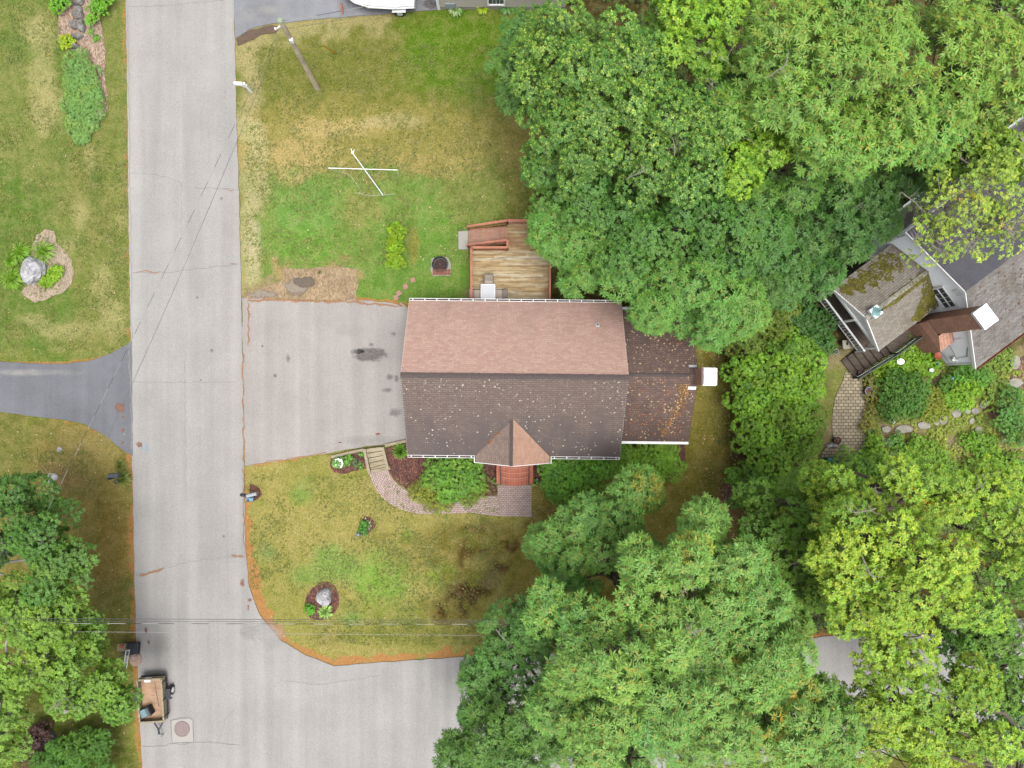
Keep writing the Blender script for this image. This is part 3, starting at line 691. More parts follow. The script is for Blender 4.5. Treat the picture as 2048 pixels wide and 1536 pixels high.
mossv.build('rust_moss', plain('rusty_moss', A(170, 105, 50), .95, .3, 12), house, local=True)['kind'] = 'stuff'
window(house, (-4, WY0, 1.7), 1.3, 1.2, (0, -1, 0)); window(house, (4, WY0, 1.7), 1.6, 1.2, (0, -1, 0)); window(house, (-3.6, WY1, 1.7), 1.1, 1.1, (0, 1, 0)); window(house, (4, WY1, 1.7), 1.1, 1.1, (0, 1, 0))
d = MB(); d.box((.1, WY0-.03, 1.65), (.95, .06, 2.05)); dr = d.build('door', M['darkrock'] if 0 else plain('red_door', A(110, 45, 40), .5, .05), house, local=True)
MB().lathe([(.03, 0), (.03, .05)], (.45, WY0-.1, 1.6), 8).build('handle', M['silver'], dr, local=True)
gd = MB()
for k in range(4): gd.box((WX0-.03, .6, .36+.55*k), (.05, 4.6, .5))
gd.build('garage_door', M['white'], house, local=True)
# wing (lower roof) and its chimney
wx0, wx1, wyn, wys, wry, wze, wzr = 6.2, 10.33, 4.42, -3.27, .60, 2.85, 5.05
wb = MB(); WA, WB_ = 6.14, wx1-.22
for p, q, n_ in (((WA, wys+.35, 0), (WB_, wys+.35, 0), (0, -1, 0)), ((WB_, wyn-.35, 0), (WA, wyn-.35, 0), (0, 1, 0)), ((WB_, wys+.35, 0), (WB_, wyn-.35, 0), (1, 0, 0))):
    siding(wb, p, q, .3, wze, n_); wb.quad((p[0], p[1], -.05), (q[0], q[1], -.05), (q[0], q[1], .3), (p[0], p[1], .3))
wb.quad((WB_, wys+.35, wze), (WB_, wyn-.35, wze), (WB_, wry, wzr-.18)); wb.build('wing_wall', M['siding'], house, local=True)
rb = MB(); slope(rb, (6.16, wyn, wze), (wx1, wyn, wze), (6.16, wry, wzr), (wx1, wry, wzr), 31); slope(rb, (6.16, wys, wze), (wx1, wys, wze), (6.16, wry, wzr), (wx1, wry, wzr), 31)
wroof = rb.build('wing_roof', M['roofwing'], house, local=True); wroof['label'] = 'dark brown lower roof strewn with dead leaves'
ridgecap((6.36, wry, wzr), (wx1-.5, wry, wzr), .2, .18).build('ridge_cap', M['cap'], house, local=True)
g = MB(); gutter(g, (6.4, wyn, wze-.03), (wx1, wyn, wze-.03), (0, 1, 0)); g.build('gutter', M['white_metal'], house, local=True)
g = MB(); gutter(g, (6.4, wys, wze-.03), (wx1, wys, wze-.03), (0, -1, 0)); g.box(((6.4+wx1)/2, wys-.07, wze+.03), (wx1-6.4, .12, .012)); g.build('gutter', M['white_metal'], house, local=True)
g = MB()
for yy in (wyn, wys): g.beam((wx1-.02, yy, wze-.1), (wx1-.02, wry, wzr-.1), .03, .16)
g.build('rake_board', M['white'], house, local=True)
wf = lambda y: wze+(wzr-wze)*((y-wys)/(wry-wys) if y < wry else (wyn-y)/(wyn-wry))
nW = lambda y: Vector((0, -2.2 if y < wry else 2.2, 3.85)).normalized()
def onW():
    x = random.uniform(6.4, wx1-.05); y = random.uniform(wys+.05, wyn-.05)
    q = fbm(np.array([x]), np.array([y]), .8, 66)[0]
    if random.random() > q*1.5 and y < 2.5: return None
    return (x, y, wf(y)), nW(y)
spots('dead_leaves', onW, 620, M['leafdry'], wroof, .02, .06, .025)
def onW2():
    if random.random() < .5: x = random.gauss(9.5, .5); y = random.gauss(3.3, .6)
    else: x = random.uniform(6.6, 10.2); y = random.gauss(-2.2, .8)
    if not (6.4 < x < wx1-.05 and wys < y < wyn-.05): return None
    return (x, y, wf(y)), nW(y)
spots('rust_leaves', onW2, 520, M['leafrust'], wroof, .02, .09, .022)
def onW3():
    t = random.random()**1.5; x = 9.95-t*1.2+random.gauss(0, .12); y = .1-t*3.0+random.gauss(0, .2)
    if t < .12: y = .1-random.random()*.5; x = 9.9-random.random()*.6
    if not (6.4 < x < wx1-.1 and wys < y < wry-.05): return None
    return (x, y, wf(y)), nW(y)
spots('leaf_drift', onW3, 480, M['moss'] if 0 else plain('ochre_leaf_drift', A(160, 118, 66), .95, .35, 14), wroof, .02, .07, .03)
spots('pale_leaf_drift', onW3, 110, M['leafdry'], wroof, .02, .05, .04)
def uvbox(mb, c, d, rz=0, top=True, taper=None):
    """box with brick UVs running round its sides; taper = (dx, dy) size at the top"""
    tx, ty = taper or (d[0], d[1]); Mx = Matrix.Translation(c) @ Matrix.Rotation(rz, 4, 'Z')
    B0 = [(-d[0]/2, -d[1]/2), (d[0]/2, -d[1]/2), (d[0]/2, d[1]/2), (-d[0]/2, d[1]/2)]; T0 = [(-tx/2, -ty/2), (tx/2, -ty/2), (tx/2, ty/2), (-tx/2, ty/2)]
    if taper and len(taper) == 2 and hasattr(c, 'shift'): pass
    u = 0
    for i in range(4):
        j = (i+1) % 4; a0, a1, b0, b1 = B0[i], B0[j], T0[i], T0[j]; L = math.hypot(a1[0]-a0[0], a1[1]-a0[1])
        mb.quad(*[Mx @ Vector((p[0], p[1], z)) for p, z in ((a0, 0), (a1, 0), (b1, d[2]), (b0, d[2]))], uv=[(u, 0), (u+L, 0), (u+L, d[2]), (u, d[2])]); u += L
    mb.quad(*[Mx @ Vector((p[0], p[1], d[2])) for p in T0], uv=[(p[0], p[1]) for p in T0])
cb = MB(); uvbox(cb, (10.44, .5, -.05), (.62, 1.2, 2.4)); uvbox(cb, (10.44, .5, 2.3), (.6, .95, 4.0)); chim = cb.build('chimney', M['chimneybrick'], house, local=True)
ck = MB(); ck.box((10.52, .5, 6.38), (.68, .98, .1)); ck.build('crown', M['trimgrey'], chim, local=True)
ck = MB()
for sx_ in (-1, 1):
    for sy_ in (-1, 1): ck.box((10.52+sx_*.28, .5+sy_*.4, 6.5), (.03, .03, .2))
ck.prism([(10.2, .06), (10.86, .06), (10.86, .94), (10.2, .94)], 6.6, 6.63)
for sx_ in (-1, 1): ck.box((10.53+sx_*.33, .5, 6.59), (.02, .9, .07))
ck.build('chimney_cap', plain('bright_metal_cap', (.8, .8, .82, 1), .35, .03), chim, local=True)
MB().box((10.05, 1.1, wf(1.1)+.05), (.45, .14, .03), rx=-.5).build('flashing', M['silver'], house, local=True); MB().box((10.05, -.12, wf(-.12)+.05), (.45, .2, .03), rx=.5).build('flashing', M['silver'], house, local=True)
g = MB()
for xx, yy in ((-2.0, ys-.36), (2.15, ys-.36)):
    MB().beam((xx, yy, 2.85), (xx, yy, .1), .08, .06).build('downspout', M['white'], house, local=True)

# ---------------------------------------------------------------- front steps and brick walk
st = thing('brick_steps', 'red brick entrance steps with curved treads and black handrails under the porch gable', 'steps', P(1030, 950))
LX, RX_ = (P(1001, 0).x, P(1058, 0).x); cxs = (LX+RX_)/2
def arcpoly(y_base, bulge, y_back, n=12):
    pts = [(RX_, y_back), (LX, y_back)]
    for k in range(n+1):
        t = k/n; pts.append((LX+(RX_-LX)*t, y_base-bulge*4*t*(1-t)))
    return pts
M['mortar'] = plain('pale_mortar', A(225, 185, 165, 2.9), .9, .15)
def arcstep(mb, yb, bul, z0_, z1_, yback=-4.0):
    n = 14
    f = lambda t: yb-bul*4*t*(1-t)
    for k in range(n):
        t0, t1 = k/n, (k+1)/n; xa, xb_ = LX+(RX_-LX)*t0, LX+(RX_-LX)*t1
        mb.quad((xa, f(t0), z1_), (xb_, f(t1), z1_), (xb_, yback, z1_), (xa, yback, z1_), uv=[(xa, 0), (xb_, 0), (xb_, yback-f(t1)), (xa, yback-f(t0))])
        mb.quad((xa, f(t0), z0_), (xb_, f(t1), z0_), (xb_, f(t1), z1_), (xa, f(t0), z1_), uv=[(xa, 0), (xb_, 0), (xb_, z1_-z0_), (xa, z1_-z0_)])
yS = P(0, 966).y
for i in range(4):
    mb = MB(); arcstep(mb, yS+.33*i, .17-.02*i, 0 if i == 0 else .16*i-.01, .16*(i+1)); to = mb.build('tread', M['stepbrick'], st)
    mb = MB(); bl = .17-.02*i; zz = .16*(i+1)+.003
    for k in range(14):
        t0, t1 = k/14, (k+1)/14; q0, q1 = yS+.33*i-bl*4*t0*(1-t0)+.1, yS+.33*i-bl*4*t1*(1-t1)+.1; xa, xb_ = LX+(RX_-LX)*t0, LX+(RX_-LX)*t1
        mb.quad((xa, q0, zz), (xb_, q1, zz), (xb_, q1+.022, zz), (xa, q0+.022, zz))
    if i: mb.build('mortar_line', M['mortar'], to)
for xx in (LX-.12, RX_+.12):
    mb = MB(); mb.prism([(xx-.12, yS+.05), (xx+.12, yS+.05), (xx+.12, -4.0), (xx-.12, -4.0)], 0, .72)
    for f_ in range(len(mb.f)): mb.uv[f_] = [(mb.v[i][1], mb.v[i][0]) for i in mb.f[f_]]
    mb.build('side_wall', M['stepbrick'], st)
for xx in (LX+.03, RX_-.03):
    mb = MB(); a0 = (xx, yS+.05, 1.0); a1 = (xx, -4.4, 1.65); mb.tube([a0, a1], .025, 6); mb.tube([(xx, yS+.05, .05), a0], .02, 6); mb.tube([(xx, yS+.7, .3), (xx, yS+.7, 1.2)], .018, 6)
    for k in range(8):
        t = (k+.5)/8; p = Vector(a0).lerp(Vector(a1), t); mb.tube([(xx, p.y, p.z-.75), p], .009, 5)
    mb.build('handrail', M['black'], st)
# curved paver walk, rows follow the curve
def walk_mesh(name, left, right, mat, z, parent=None):
    mb = MB(); u = 0; n = len(left)
    for i in range(n-1):
        l0, l1, r0, r1 = P(*left[i]), P(*left[i+1]), P(*right[i]), P(*right[i+1]); L = ((l1-l0).length+(r1-r0).length)/2; K_ = 6
        for k in range(K_):
            a0 = l0.lerp(r0, k/K_); a1 = l0.lerp(r0, (k+1)/K_); b0 = l1.lerp(r1, k/K_); b1 = l1.lerp(r1, (k+1)/K_); W = (r0-l0).length
            q = [Vector((p.x, p.y, z)) for p in (a0, a1, b1, b0)]; uv = [(u, k/K_*W), (u, (k+1)/K_*W), (u+L, (k+1)/K_*W), (u+L, k/K_*W)]
            mb.quad(*q, uv=uv)
        for e_ in ((l0, l1), (r0, r1)):
            mb.quad((e_[0].x, e_[0].y, z), (e_[1].x, e_[1].y, z), (e_[1].x, e_[1].y, z-.08), (e_[0].x, e_[0].y, z-.08), uv=[(0, 0)]*4)
        u += L
    return mb.build(name, mat, parent)
def smooth(pts, n=8):
    out = []
    for i in range(len(pts)-1):
        p0 = pts[max(i-1, 0)]; p1 = pts[i]; p2 = pts[i+1]; p3 = pts[min(i+2, len(pts)-1)]
        for k in range(n):
            t = k/n; out.append(tuple(.5*((2*b)+(-a_+c)*t+(2*a_-5*b+4*c-d)*t*t+(-a_+3*b-3*c+d)*t**3) for a_, b, c, d in zip(p0, p1, p2, p3)))
    out.append(pts[-1]); return out
outer = smooth([(738, 944), (746, 968), (762, 992), (784, 1010), (815, 1023), (850, 1028), (900, 1027), (940, 1026), (975, 1030), (996, 1032)])
inner = smooth([(776, 940), (786, 958), (800, 972), (818, 984), (842, 996), (868, 1003), (900, 1003), (935, 998), (970, 992), (995, 992)])
wk = walk_mesh('brick_walk', outer, inner, M['paver'], .02); tag(wk, kind='structure')
mb = MB(); a0 = P(995, 970); a1 = P(1064, 970); b0 = P(1063, 1034); b1 = P(995, 1032)
mb.quad((a0.x, a0.y, .024), (b1.x, b1.y, .024), (b0.x, b0.y, .024), (a1.x, a1.y, .024), uv=[(a0.x, a0.y), (b1.x, b1.y), (b0.x, b0.y), (a1.x, a1.y)])
lp = mb.build('brick_landing', M['paver'], None); tag(lp, kind='structure')
# mulch beds of the front garden
def bed(name, pts, mat, z=.03, jit=1.0):
    o = flat(name, pts, z, mat, jit=jit, thick=.08, step=8); tag(o, kind='structure'); return o
bed('mulch_bed', [(772, 896), (812, 886), (980, 905), (998, 905), (996, 990), (970, 991), (935, 997), (900, 1002), (868, 1001), (842, 994), (818, 982), (800, 970), (786, 956), (777, 940)], M['mulch'], .012)
bed('mulch_bed', [(1064, 905), (1100, 900), (1100, 960), (1066, 968)], M['mulch'], .012)
bed('mulch_bed', [(662, 914), (690, 905), (732, 900), (738, 935), (715, 941), (685, 948), (668, 945), (660, 932)], M['mulch'], .012)
bed('mulch_bed', [(1230, 880), (1370, 880), (1372, 925), (1300, 935), (1230, 925)], M['mulch'], .012)
# timber steps beside the drive
ts = thing('timber_steps', 'weathered landscape timber steps from the driveway down to the pink brick walk', 'steps', P(754, 920))
mb = MB(); ang = math.atan2(-(945-896), 12)
pA, pB, pC, pD = P(731, 897), P(767, 893), P(777, 937), P(740, 946)
for k in range(5):
    t0, t1 = k/5+.0, (k+.85)/5; z = .34-.07*k
    l0 = pA.lerp(pD, t0); l1 = pA.lerp(pD, t1); r0 = pB.lerp(pC, t0); r1 = pB.lerp(pC, t1)
    mb2 = MB(); mb2.prism([(l0.x+.1, l0.y), (r0.x-.1, r0.y), (r1.x-.1, r1.y), (l1.x+.1, l1.y)], 0, z); mb2.build('tread', M['greywood'], ts)
mb = MB(); mb.beam(pA+Vector((0, 0, .3)), pD+Vector((.0, 0, .14)), .17, .26); mb.build('side_timber', M['greywood'], ts)
mb = MB(); mb.beam(pB+Vector((0, 0, .3)), pC+Vector((.0, 0, .14)), .17, .26); mb.build('side_timber', M['greywood'], ts)
mb = MB(); mb.beam(pD+Vector((-.1, .05, .05)), pC+Vector((.12, .05, .05)), .2, .16); mb.build('bottom_timber', M['greywood'], ts)
mb = MB(); mb.box((P(732, 900).x, P(732, 900).y, .25), (.2, .2, .5)); mb.build('post', M['greywood'], ts)
te = thing('timber_edging', 'weathered timber edging along the lower side of the driveway by the steps', 'edging', P(700, 905))
for p, q in (((663, 914), (698, 905)), ((699, 905), (729, 899)), ((770, 891), (812, 882))):
    mb = MB(); mb.beam(P(*p, .1), P(*q, .12), .16, .2); mb.build('timber', M['greywood'], te)

# ---------------------------------------------------------------- deck
dk = thing('wooden_deck', 'raised wooden deck with red railings and worn tan boards behind the house', 'deck', P(1020, 540))
m, nt, b = newmat('worn_deck_boards')
g_ = N(nt, 'ShaderNodeNewGeometry'); sx = N(nt, 'ShaderNodeSeparateXYZ'); nt.links.new(g_.outputs['Position'], sx.inputs[0])
rown = math_(nt, 'FLOOR', math_(nt, 'DIVIDE', sx.outputs['Y'], .14)); xoff = math_(nt, 'FLOOR', math_(nt, 'ADD', math_(nt, 'MULTIPLY', sx.outputs['X'], .32), math_(nt, 'MULTIPLY', rown, .37)))
cb_ = N(nt, 'ShaderNodeCombineXYZ'); nt.links.new(rown, cb_.inputs[0]); nt.links.new(xoff, cb_.inputs[1])
wn_ = N(nt, 'ShaderNodeTexWhiteNoise'); nt.links.new(cb_.outputs[0], wn_.inputs['Vector'])
c = ramp(nt, wn_.outputs['Value'], [(0, A(206, 174, 122)), (.45, A(220, 192, 142)), (.8, A(232, 212, 168)), (1, A(242, 228, 196))])
mp = N(nt, 'ShaderNodeMapping'); mp.inputs['Scale'].default_value = (.9, 7, 1); nt.links.new(g_.outputs['Position'], mp.inputs[0])
c = mix(nt, ramp(nt, noise(nt, 1.0, 6, .75, mp.outputs[0]), [(.45, 0.0), (.66, .85)]), c, A(140, 108, 68))
c = mix(nt, ramp(nt, noise(nt, .55, 4, .6), [(.52, 0.0), (.68, .6)]), c, A(170, 110, 80))
nt.links.new(c, b.inputs['Base Color']); bump(nt, b, noise(nt, 1, 5, .7, mp.outputs[0]), .3); M['deckwood'] = m
ZD = .9
fl = MB(); y = 4.4
DX0, DX1 = -2.48, 2.33
while y < 9.95:
    X0_, X1_ = (DX0, DX1) if y < 8.12 else (-.28, 1.16)
    fl.box(((X0_+X1_)/2, y+.066, ZD-.02), (X1_-X0_, .132, .035)); y += .14
fl.build('floor_boards', M['deckwood'], dk)
rim = MB()
for p, q in (((DX0, 4.4), (DX0, 8.2)), ((DX0, 8.2), (-.28, 8.2)), ((-.28, 8.2), (-.28, 9.98)), ((-.28, 9.98), (1.2, 9.98)), ((1.2, 9.98), (1.2, 8.2)), ((1.2, 8.2), (DX1, 8.2)), ((DX1, 8.2), (DX1, 4.4))):
    rim.beam((p[0], p[1], ZD-.13), (q[0], q[1], ZD-.13), .04, .2)
for xx in (DX0+.1, 0, DX1-.1):
    for yy in (4.6, 8.0): MB().box((xx, yy, .38), (.1, .1, .76)).build('support_post', M['redwood'], dk)
rim.build('frame', M['redwood'], dk)
def rail(name, p, q, h=.95, capw=.14, parent=dk, bal=.13, mat=None, local=False):
    p = Vector(p); q = Vector(q); mb = MB(); up = Vector((0, 0, h))
    mb.beam(p+up, q+up, capw, .04); mb.beam(p+up*.9, q+up*.9, .04, .09); mb.beam(p+Vector((0, 0, .1)), q+Vector((0, 0, .1)), .04, .09)
    L = (q-p).length; n = int(L/bal)
    for k in range(n):
        c = p.lerp(q, (k+.5)/n); mb.beam(c+Vector((0, 0, .08)), c+up*.92, .035, .035, up=(1, 0, 0))
    for c in (p, q): mb.beam(c-Vector((0, 0, .15)), c+up, .09, .09, up=(1, 0, 0))
    return mb.build(name, mat or M['redwood'], parent, local=local)
z9 = ZD
rail('railing', (-2.43, 4.5, z9), (-2.43, 8.15, z9)); rail('railing', (-2.43, 8.17, z9), (-.36, 8.17, z9)); rail('railing', (-.27, 8.2, z9), (-.27, 8.62, z9))
rail('railing', (-.27, 9.78, z9), (1.12, 9.78, z9)); rail('railing', (1.14, 8.2, z9), (1.14, 9.7, z9)); rail('railing', (1.2, 8.17, z9), (2.25, 8.17, z9)); rail('railing', (2.27, 4.5, z9), (2.27, 8.1, z9), capw=.1)
sx0, sx1 = -2.72, -.30
rail('stair_railing', (sx0, 9.62, 0.05), (-.3, 9.78, z9)); rail('stair_railing', (sx0, 8.5, .05), (-.3, 8.62, z9), capw=.12)
for k in range(8):
    t = k/8; xx = sx1-(k+.5)*(sx1-sx0)/8; z = ZD-(k+1)*ZD/9
    mb = MB(); w_ = (sx1-sx0)/8
    mb.box((xx-w_*.25, 9.1, z), (w_*.46, 1.02, .035)); mb.box((xx+w_*.25, 9.1, z+.001), (w_*.46, 1.02, .035)); mb.box((xx+w_*.5, 9.1, z+.06), (.02, 1.0, .1))
    mb.build('stair_tread', M['redtread'] if 'redtread' in M else M.setdefault('redtread', wood('worn_red_treads', A(200, 138, 116), A(222, 182, 156), R(90))), dk)
mb = MB(); mb.beam((sx1, 8.58, ZD-.1), (sx0, 8.58, .0), .04, .22); mb.beam((sx1, 9.62, ZD-.1), (sx0, 9.62, .0), .04, .22); mb.build('stringer', M['redwood'], dk)
pd = thing('concrete_pad', 'pale concrete pad at the foot of the red deck stairs', 'pad', P(926, 481))
MB().prism([P(917, 463)[:2], P(936, 462)[:2], P(936, 499)[:2], P(917, 499)[:2]], -.03, .06).build('slab', M['concrete'], pd)
# patio table and chairs
def pc(px_, py_, z): return P(px_, py_, z)
tb = thing('patio_table', 'pale glass topped patio table on the deck against the house eave', 'table', pc(976, 588, ZD))
c = pc(976, 588, 1.62); t = MB(); t.prism([(c.x-.43, c.y-.62), (c.x+.44, c.y-.62), (c.x+.43, c.y+.57), (c.x-.40, c.y+.59)], 1.60, 1.625)
tp_ = t.build('table_top', plain('pale_glass_top', A(200, 206, 212), .12, .05, spec=.8), tb, bevel=.02)
t = MB(); 
for i in (-1, 1):
    t.beam((c.x+i*.42, c.y-.6, 1.61), (c.x+i*.42, c.y+.57, 1.61), .03, .05); t.beam((c.x-.42, c.y+i*.58, 1.61), (c.x+.42, c.y+i*.58, 1.61), .03, .05)
t.build('table_frame', M['white_metal'], tb)
for i in (-1, 1):
    for j in (-1, 1): MB().tube([(c.x+i*.37, c.y+j*.5, ZD), (c.x+i*.37, c.y+j*.5, 1.6)], .02, 8).build('leg', M['white_metal'], tb)
MB().lathe([(.02, 0), (.02, .01)], (c.x+.05, c.y-.0, 1.626), 8).build('umbrella_hole', M['black'], tp_)
def chair(px_, py_, rot, lab, first=[None]):
    p = pc(px_, py_, ZD)
    if first[0] is None:
        t = thing('patio_chair', lab, 'chair', p, rot, 'sling chairs around the patio table')
        s = MB(); s.quad((-.25, -.25, .42), (.25, -.25, .42), (.25, .0, .4), (-.25, .0, .4)); s.quad((-.25, .0, .4), (.25, .0, .4), (.25, .25, .42), (-.25, .25, .42)); s.build('seat', M['taupe'], t, local=True)
        s = MB(); s.quad((-.25, .25, .42), (.25, .25, .42), (.25, .56, .92), (-.25, .56, .92)); s.build('backrest', M['taupe'], t, local=True)
        for i in (-1, 1):
            s = MB(); s.tube([(i*.28, -.26, 0), (i*.28, -.24, .62), (i*.28, .3, .62)], .018, 6); s.tube([(i*.27, .3, 0), (i*.27, .24, .42), (i*.27, .57, .93)], .018, 6); s.build('frame', plain('bronze_frame', A(120, 108, 96), .4, .1), t, local=True)
        bm_ = plain('bronze_bar', A(120, 108, 96), .4, .1); MB().tube([(-.27, .57, .93), (.27, .57, .93)], .018, 6).build('crossbar', bm_, t, local=True); MB().tube([(-.27, -.25, .42), (.27, -.25, .42)], .018, 6).build('crossbar', bm_, t, local=True)
        first[0] = t; return t
    t = copy_tree(first[0]); t.location = p; t.rotation_euler = (0, 0, rot); t['label'] = lab; return t
chair(978, 572, 0, 'taupe sling patio chair above the table, backrest away from the house'); chair(958, 590, R(90), 'taupe sling patio chair on the railing side of the table'); chair(996, 590, R(-90), 'taupe sling patio chair on the open side of the table')
# ---------------------------------------------------------------- neighbour's house (turned 37 degrees)
nh = thing('neighbour_house', 'white sided house with charcoal and grey roofs, tall brick chimney and mossy porch roof', 'house', (23.9, 4.74, 0), R(36.87))
G0, GL = .3, 12.3
wb = MB(); wx = G0+.14
def gsiding(mb, x, prof, z0_, z1_, st=.16):
    z = z0_
    while z < z1_-.01:
        zt = min(z+st, z1_); a0, a1 = prof(z); b0, b1 = prof(zt)
        mb.quad((x-.018, a0, z), (x-.018, a1, z), (x, b1, zt), (x, b0, zt)); mb.quad((x, a0, z), (x, a1, z), (x-.018, a1, z), (x-.018, a0, z)); z = zt
def prof(z):
    lo = -4.75 if z < 2.9 else -4.75+(z-2.9)/(6.4-2.9)*4.75
    hi = 4.7 if z < 2.8 else (4.05 if z < 5.4 else 4.05-(z-5.4)/1.0*4.0)
    return (min(lo, 0), max(hi, 0.0))
gsiding(wb, wx, prof, .25, 6.35); wb.quad((wx, -4.75, -.05), (wx, 4.7, -.05), (wx, 4.7, .25), (wx, -4.75, .25))
siding(wb, (wx, -4.75, 0), (GL, -4.75, 0), .2, 2.85, (0, -1, 0)); siding(wb, (GL, 4.7, 0), (wx, 4.7, 0), .2, 2.8, (0, 1, 0)); siding(wb, (GL, 4.05, 0), (wx, 4.05, 0), 2.9, 5.35, (0, 1, 0))
wb.quad((GL, -4.75, 0), (GL, 4.7, 0), (GL, 4.05, 5.4), (GL, 0, 6.3), (GL, -4.75, 2.8))
wb.build('wall', M['siding'], nh, local=True)
rb = MB(); slope(rb, (G0, -5.0, 2.78), (GL+.2, -5.0, 2.78), (G0, 0, 6.5), (GL+.2, 0, 6.5), 40); rs = rb.build('roof', M['roofgrey'], nh, local=True); rs['label'] = 'grey shingled roof slope with leaf debris'
rb = MB(); slope(rb, (G0, 4.25, 5.42), (GL+.2, 4.25, 5.42), (G0, 0, 6.52), (GL+.2, 0, 6.52), 5, .012); rd = rb.build('dormer_roof', M['roofdark'], nh, local=True); rd['label'] = 'smooth charcoal upper roof slope'
rb = MB(); slope(rb, (G0, 5.0, 2.7), (GL+.2, 5.0, 2.7), (G0, 4.05, 3.1), (GL+.2, 4.05, 3.1), 6); rb.build('lower_roof', M['roofgrey'], nh, local=True)
sb = MB()
for p, q in (((G0-.02, -5.0, 2.68), (G0-.02, 0, 6.4)), ((G0-.02, 4.25, 5.32), (G0-.02, 0, 6.4)), ((G0-.02, 5.0, 2.6), (G0-.02, 4.05, 3.0))):
    sb.beam(p, q, .04, .2); sb.beam(Vector(p)+Vector((.1, 0, -.05)), Vector(q)+Vector((.1, 0, -.05)), .2, .03)
sb.beam((G0, -5.0, 2.66), (GL, -5.0, 2.66), .03, .2); sb.beam((G0, 4.27, 5.3), (GL, 4.27, 5.3), .03, .2)
sb.box((wx-.02, -4.72, 1.4), (.06, .12, 2.8))
sb.build('trim', M['white'], nh, local=True)
g = MB(); gutter(g, (G0, 5.0, 2.62), (GL, 5.0, 2.62), (0, 1, 0), .14, 1.0); g.build('gutter', M['white_metal'], nh, local=True)
g = MB(); gutter(g, (G0, -5.0, 2.7), (GL, -5.0, 2.7), (0, -1, 0), .12, 1.2); g.build('gutter', M['terracotta'], nh, local=True)
window(nh, (wx-.02, -.15, 4.35), 1.35, 1.15, (-1, 0, 0)); window(nh, (wx-.02, -3.9, 1.5) if 0 else (wx-.02, 3.0, 1.6), 1.0, 1.1, (-1, 0, 0))
v = MB(); v.box((wx-.03, .0, 5.65), (.05, .42, .42))
for k in range(5): v.box((wx-.065, .0, 5.5+k*.075), (.02, .34, .03))
v.build('gable_vent', M['white'], nh, local=True)
def nonS():
    x = random.uniform(.5, 11); y = random.uniform(-4.9, -.1)
    if fbm(np.array([x]), np.array([y]), .5, 90)[0] < random.uniform(.38, .75): return None
    return (x, y, 2.78+(y+5)/5*3.72), Vector((0, -3.72, 5)).normalized()
spots('roof_debris', nonS, 1500, plain('roof_leaf_debris', A(125, 92, 62), .95, .4, 10), rs, .02, .08, .025)
# chimney
cb = MB(); uvbox(cb, (-.1, -2.05, -.05), (1.0, 2.1, 2.5)); 
mb2 = cb
def uq(*p): 
    cb.quad(*p, uv=[(q[0]+q[1], q[2]) for q in p])
for s_ in (0,):
    x_a, x_b = -.6, .4
    uq((x_a, -3.1, 2.45), (x_a, -1.0, 2.45), (x_a+.08, -1.0, 3.2), (x_a+.08, -2.05, 3.2)); uq((x_b, -3.1, 2.45), (x_b, -1.0, 2.45), (x_b, -1.0, 3.2), (x_b, -2.05, 3.2))
    uq((x_a, -3.1, 2.45), (x_b, -3.1, 2.45), (x_b, -2.05, 3.2), (x_a+.08, -2.05, 3.2))
uvbox(cb, (-.12, -1.45, 2.4), (.72, 1.0, 4.7))
nc = cb.build('chimney', M['chimneybrick'], nh, local=True)
ck = MB(); ck.box((-.12, -1.45, 7.12), (.8, 1.08, .1)); ck.build('crown', M['trimgrey'], nc, local=True)
ck = MB(); ck.box((-.12, -1.45, 7.3), (.86, 1.06, .05))
for i in (-1, 1):
    for j in (-1, 1): ck.box((-.12+i*.33, -1.45+j*.42, 7.23), (.03, .03, .12))
ck.build('chimney_cap', plain('white_metal_cap', (.8, .8, .82, 1), .35, .03), nc, local=True)
# porch
PX0, PX1, PYN, PYS, PYR, PE, PR = -3.9, .42, 3.85, -.6, 1.62, 3.4, 4.6
rb = MB(); slope(rb, (PX0, PYN, PE), (PX1, PYN, PE), (PX0, PYR, PR), (PX1, PYR, PR), 16); slope(rb, (PX0, PYS, PE), (PX1, PYS, PE), (PX0, PYR, PR), (PX1, PYR, PR), 16)
pr_ = rb.build('porch_roof', M['roofpale'], nh, local=True); pr_['label'] = 'pale grey porch roof with orange green moss'
ridgecap((PX0, PYR, PR), (PX1, PYR, PR), .26, .2).build('ridge_cap', M['roofpale'] if 0 else M['flag'], nh, local=True)
pf = lambda y: PE+(PR-PE)*((y-PYS)/(PYR-PYS) if y < PYR else (PYN-y)/(PYN-PYR))
mv = []; mf = []
def mosspatch(pts, n, r):
    for _ in range(n):
        i = random.randrange(len(pts)); cx_, cy_, rx_, ry_ = pts[i]
        x = cx_+random.uniform(-1, 1)*rx_; y = cy_+random.uniform(-1, 1)*ry_*(1-abs(x-cx_)/rx_*.8)
        if not (PX0+.05 < x < PX1-.05 and PYS < y < PYN): continue
        z = pf(y)+.03; b0 = len(mv); rr = r*random.uniform(.5, 1.3)
        for k in range(6):
            t = k*math.pi/3+random.random(); mv.append((x+math.cos(t)*rr, y+math.sin(t)*rr, pf(y+math.sin(t)*rr)+.025)) 
        mv.append((x, y, z+random.uniform(.02, .05)))
        for k in range(6): mf.append((b0+k, b0+(k+1) % 6, b0+6))
mosspatch([(-1.9, PYR-.12, 1.3, .3), (-1.5, PYR-.1, 1.6, .3), (-.6, PYR-.1, 1.2, .32), (0, PYR-.1, .8, .3), (-3.4, 3.4, .28, .5), (-2.8, 3.3, .3, .75), (-2.1, 3.2, .35, .8), (-1.3, 3.1, .5, .9), (-.5, 3.2, .5, .9), (.05, .6, .35, 1.1), (-.4, 0, .5, .6), (-.9, -.3, .5, .4), (.1, 0, .3, .7)], 2600, .06)
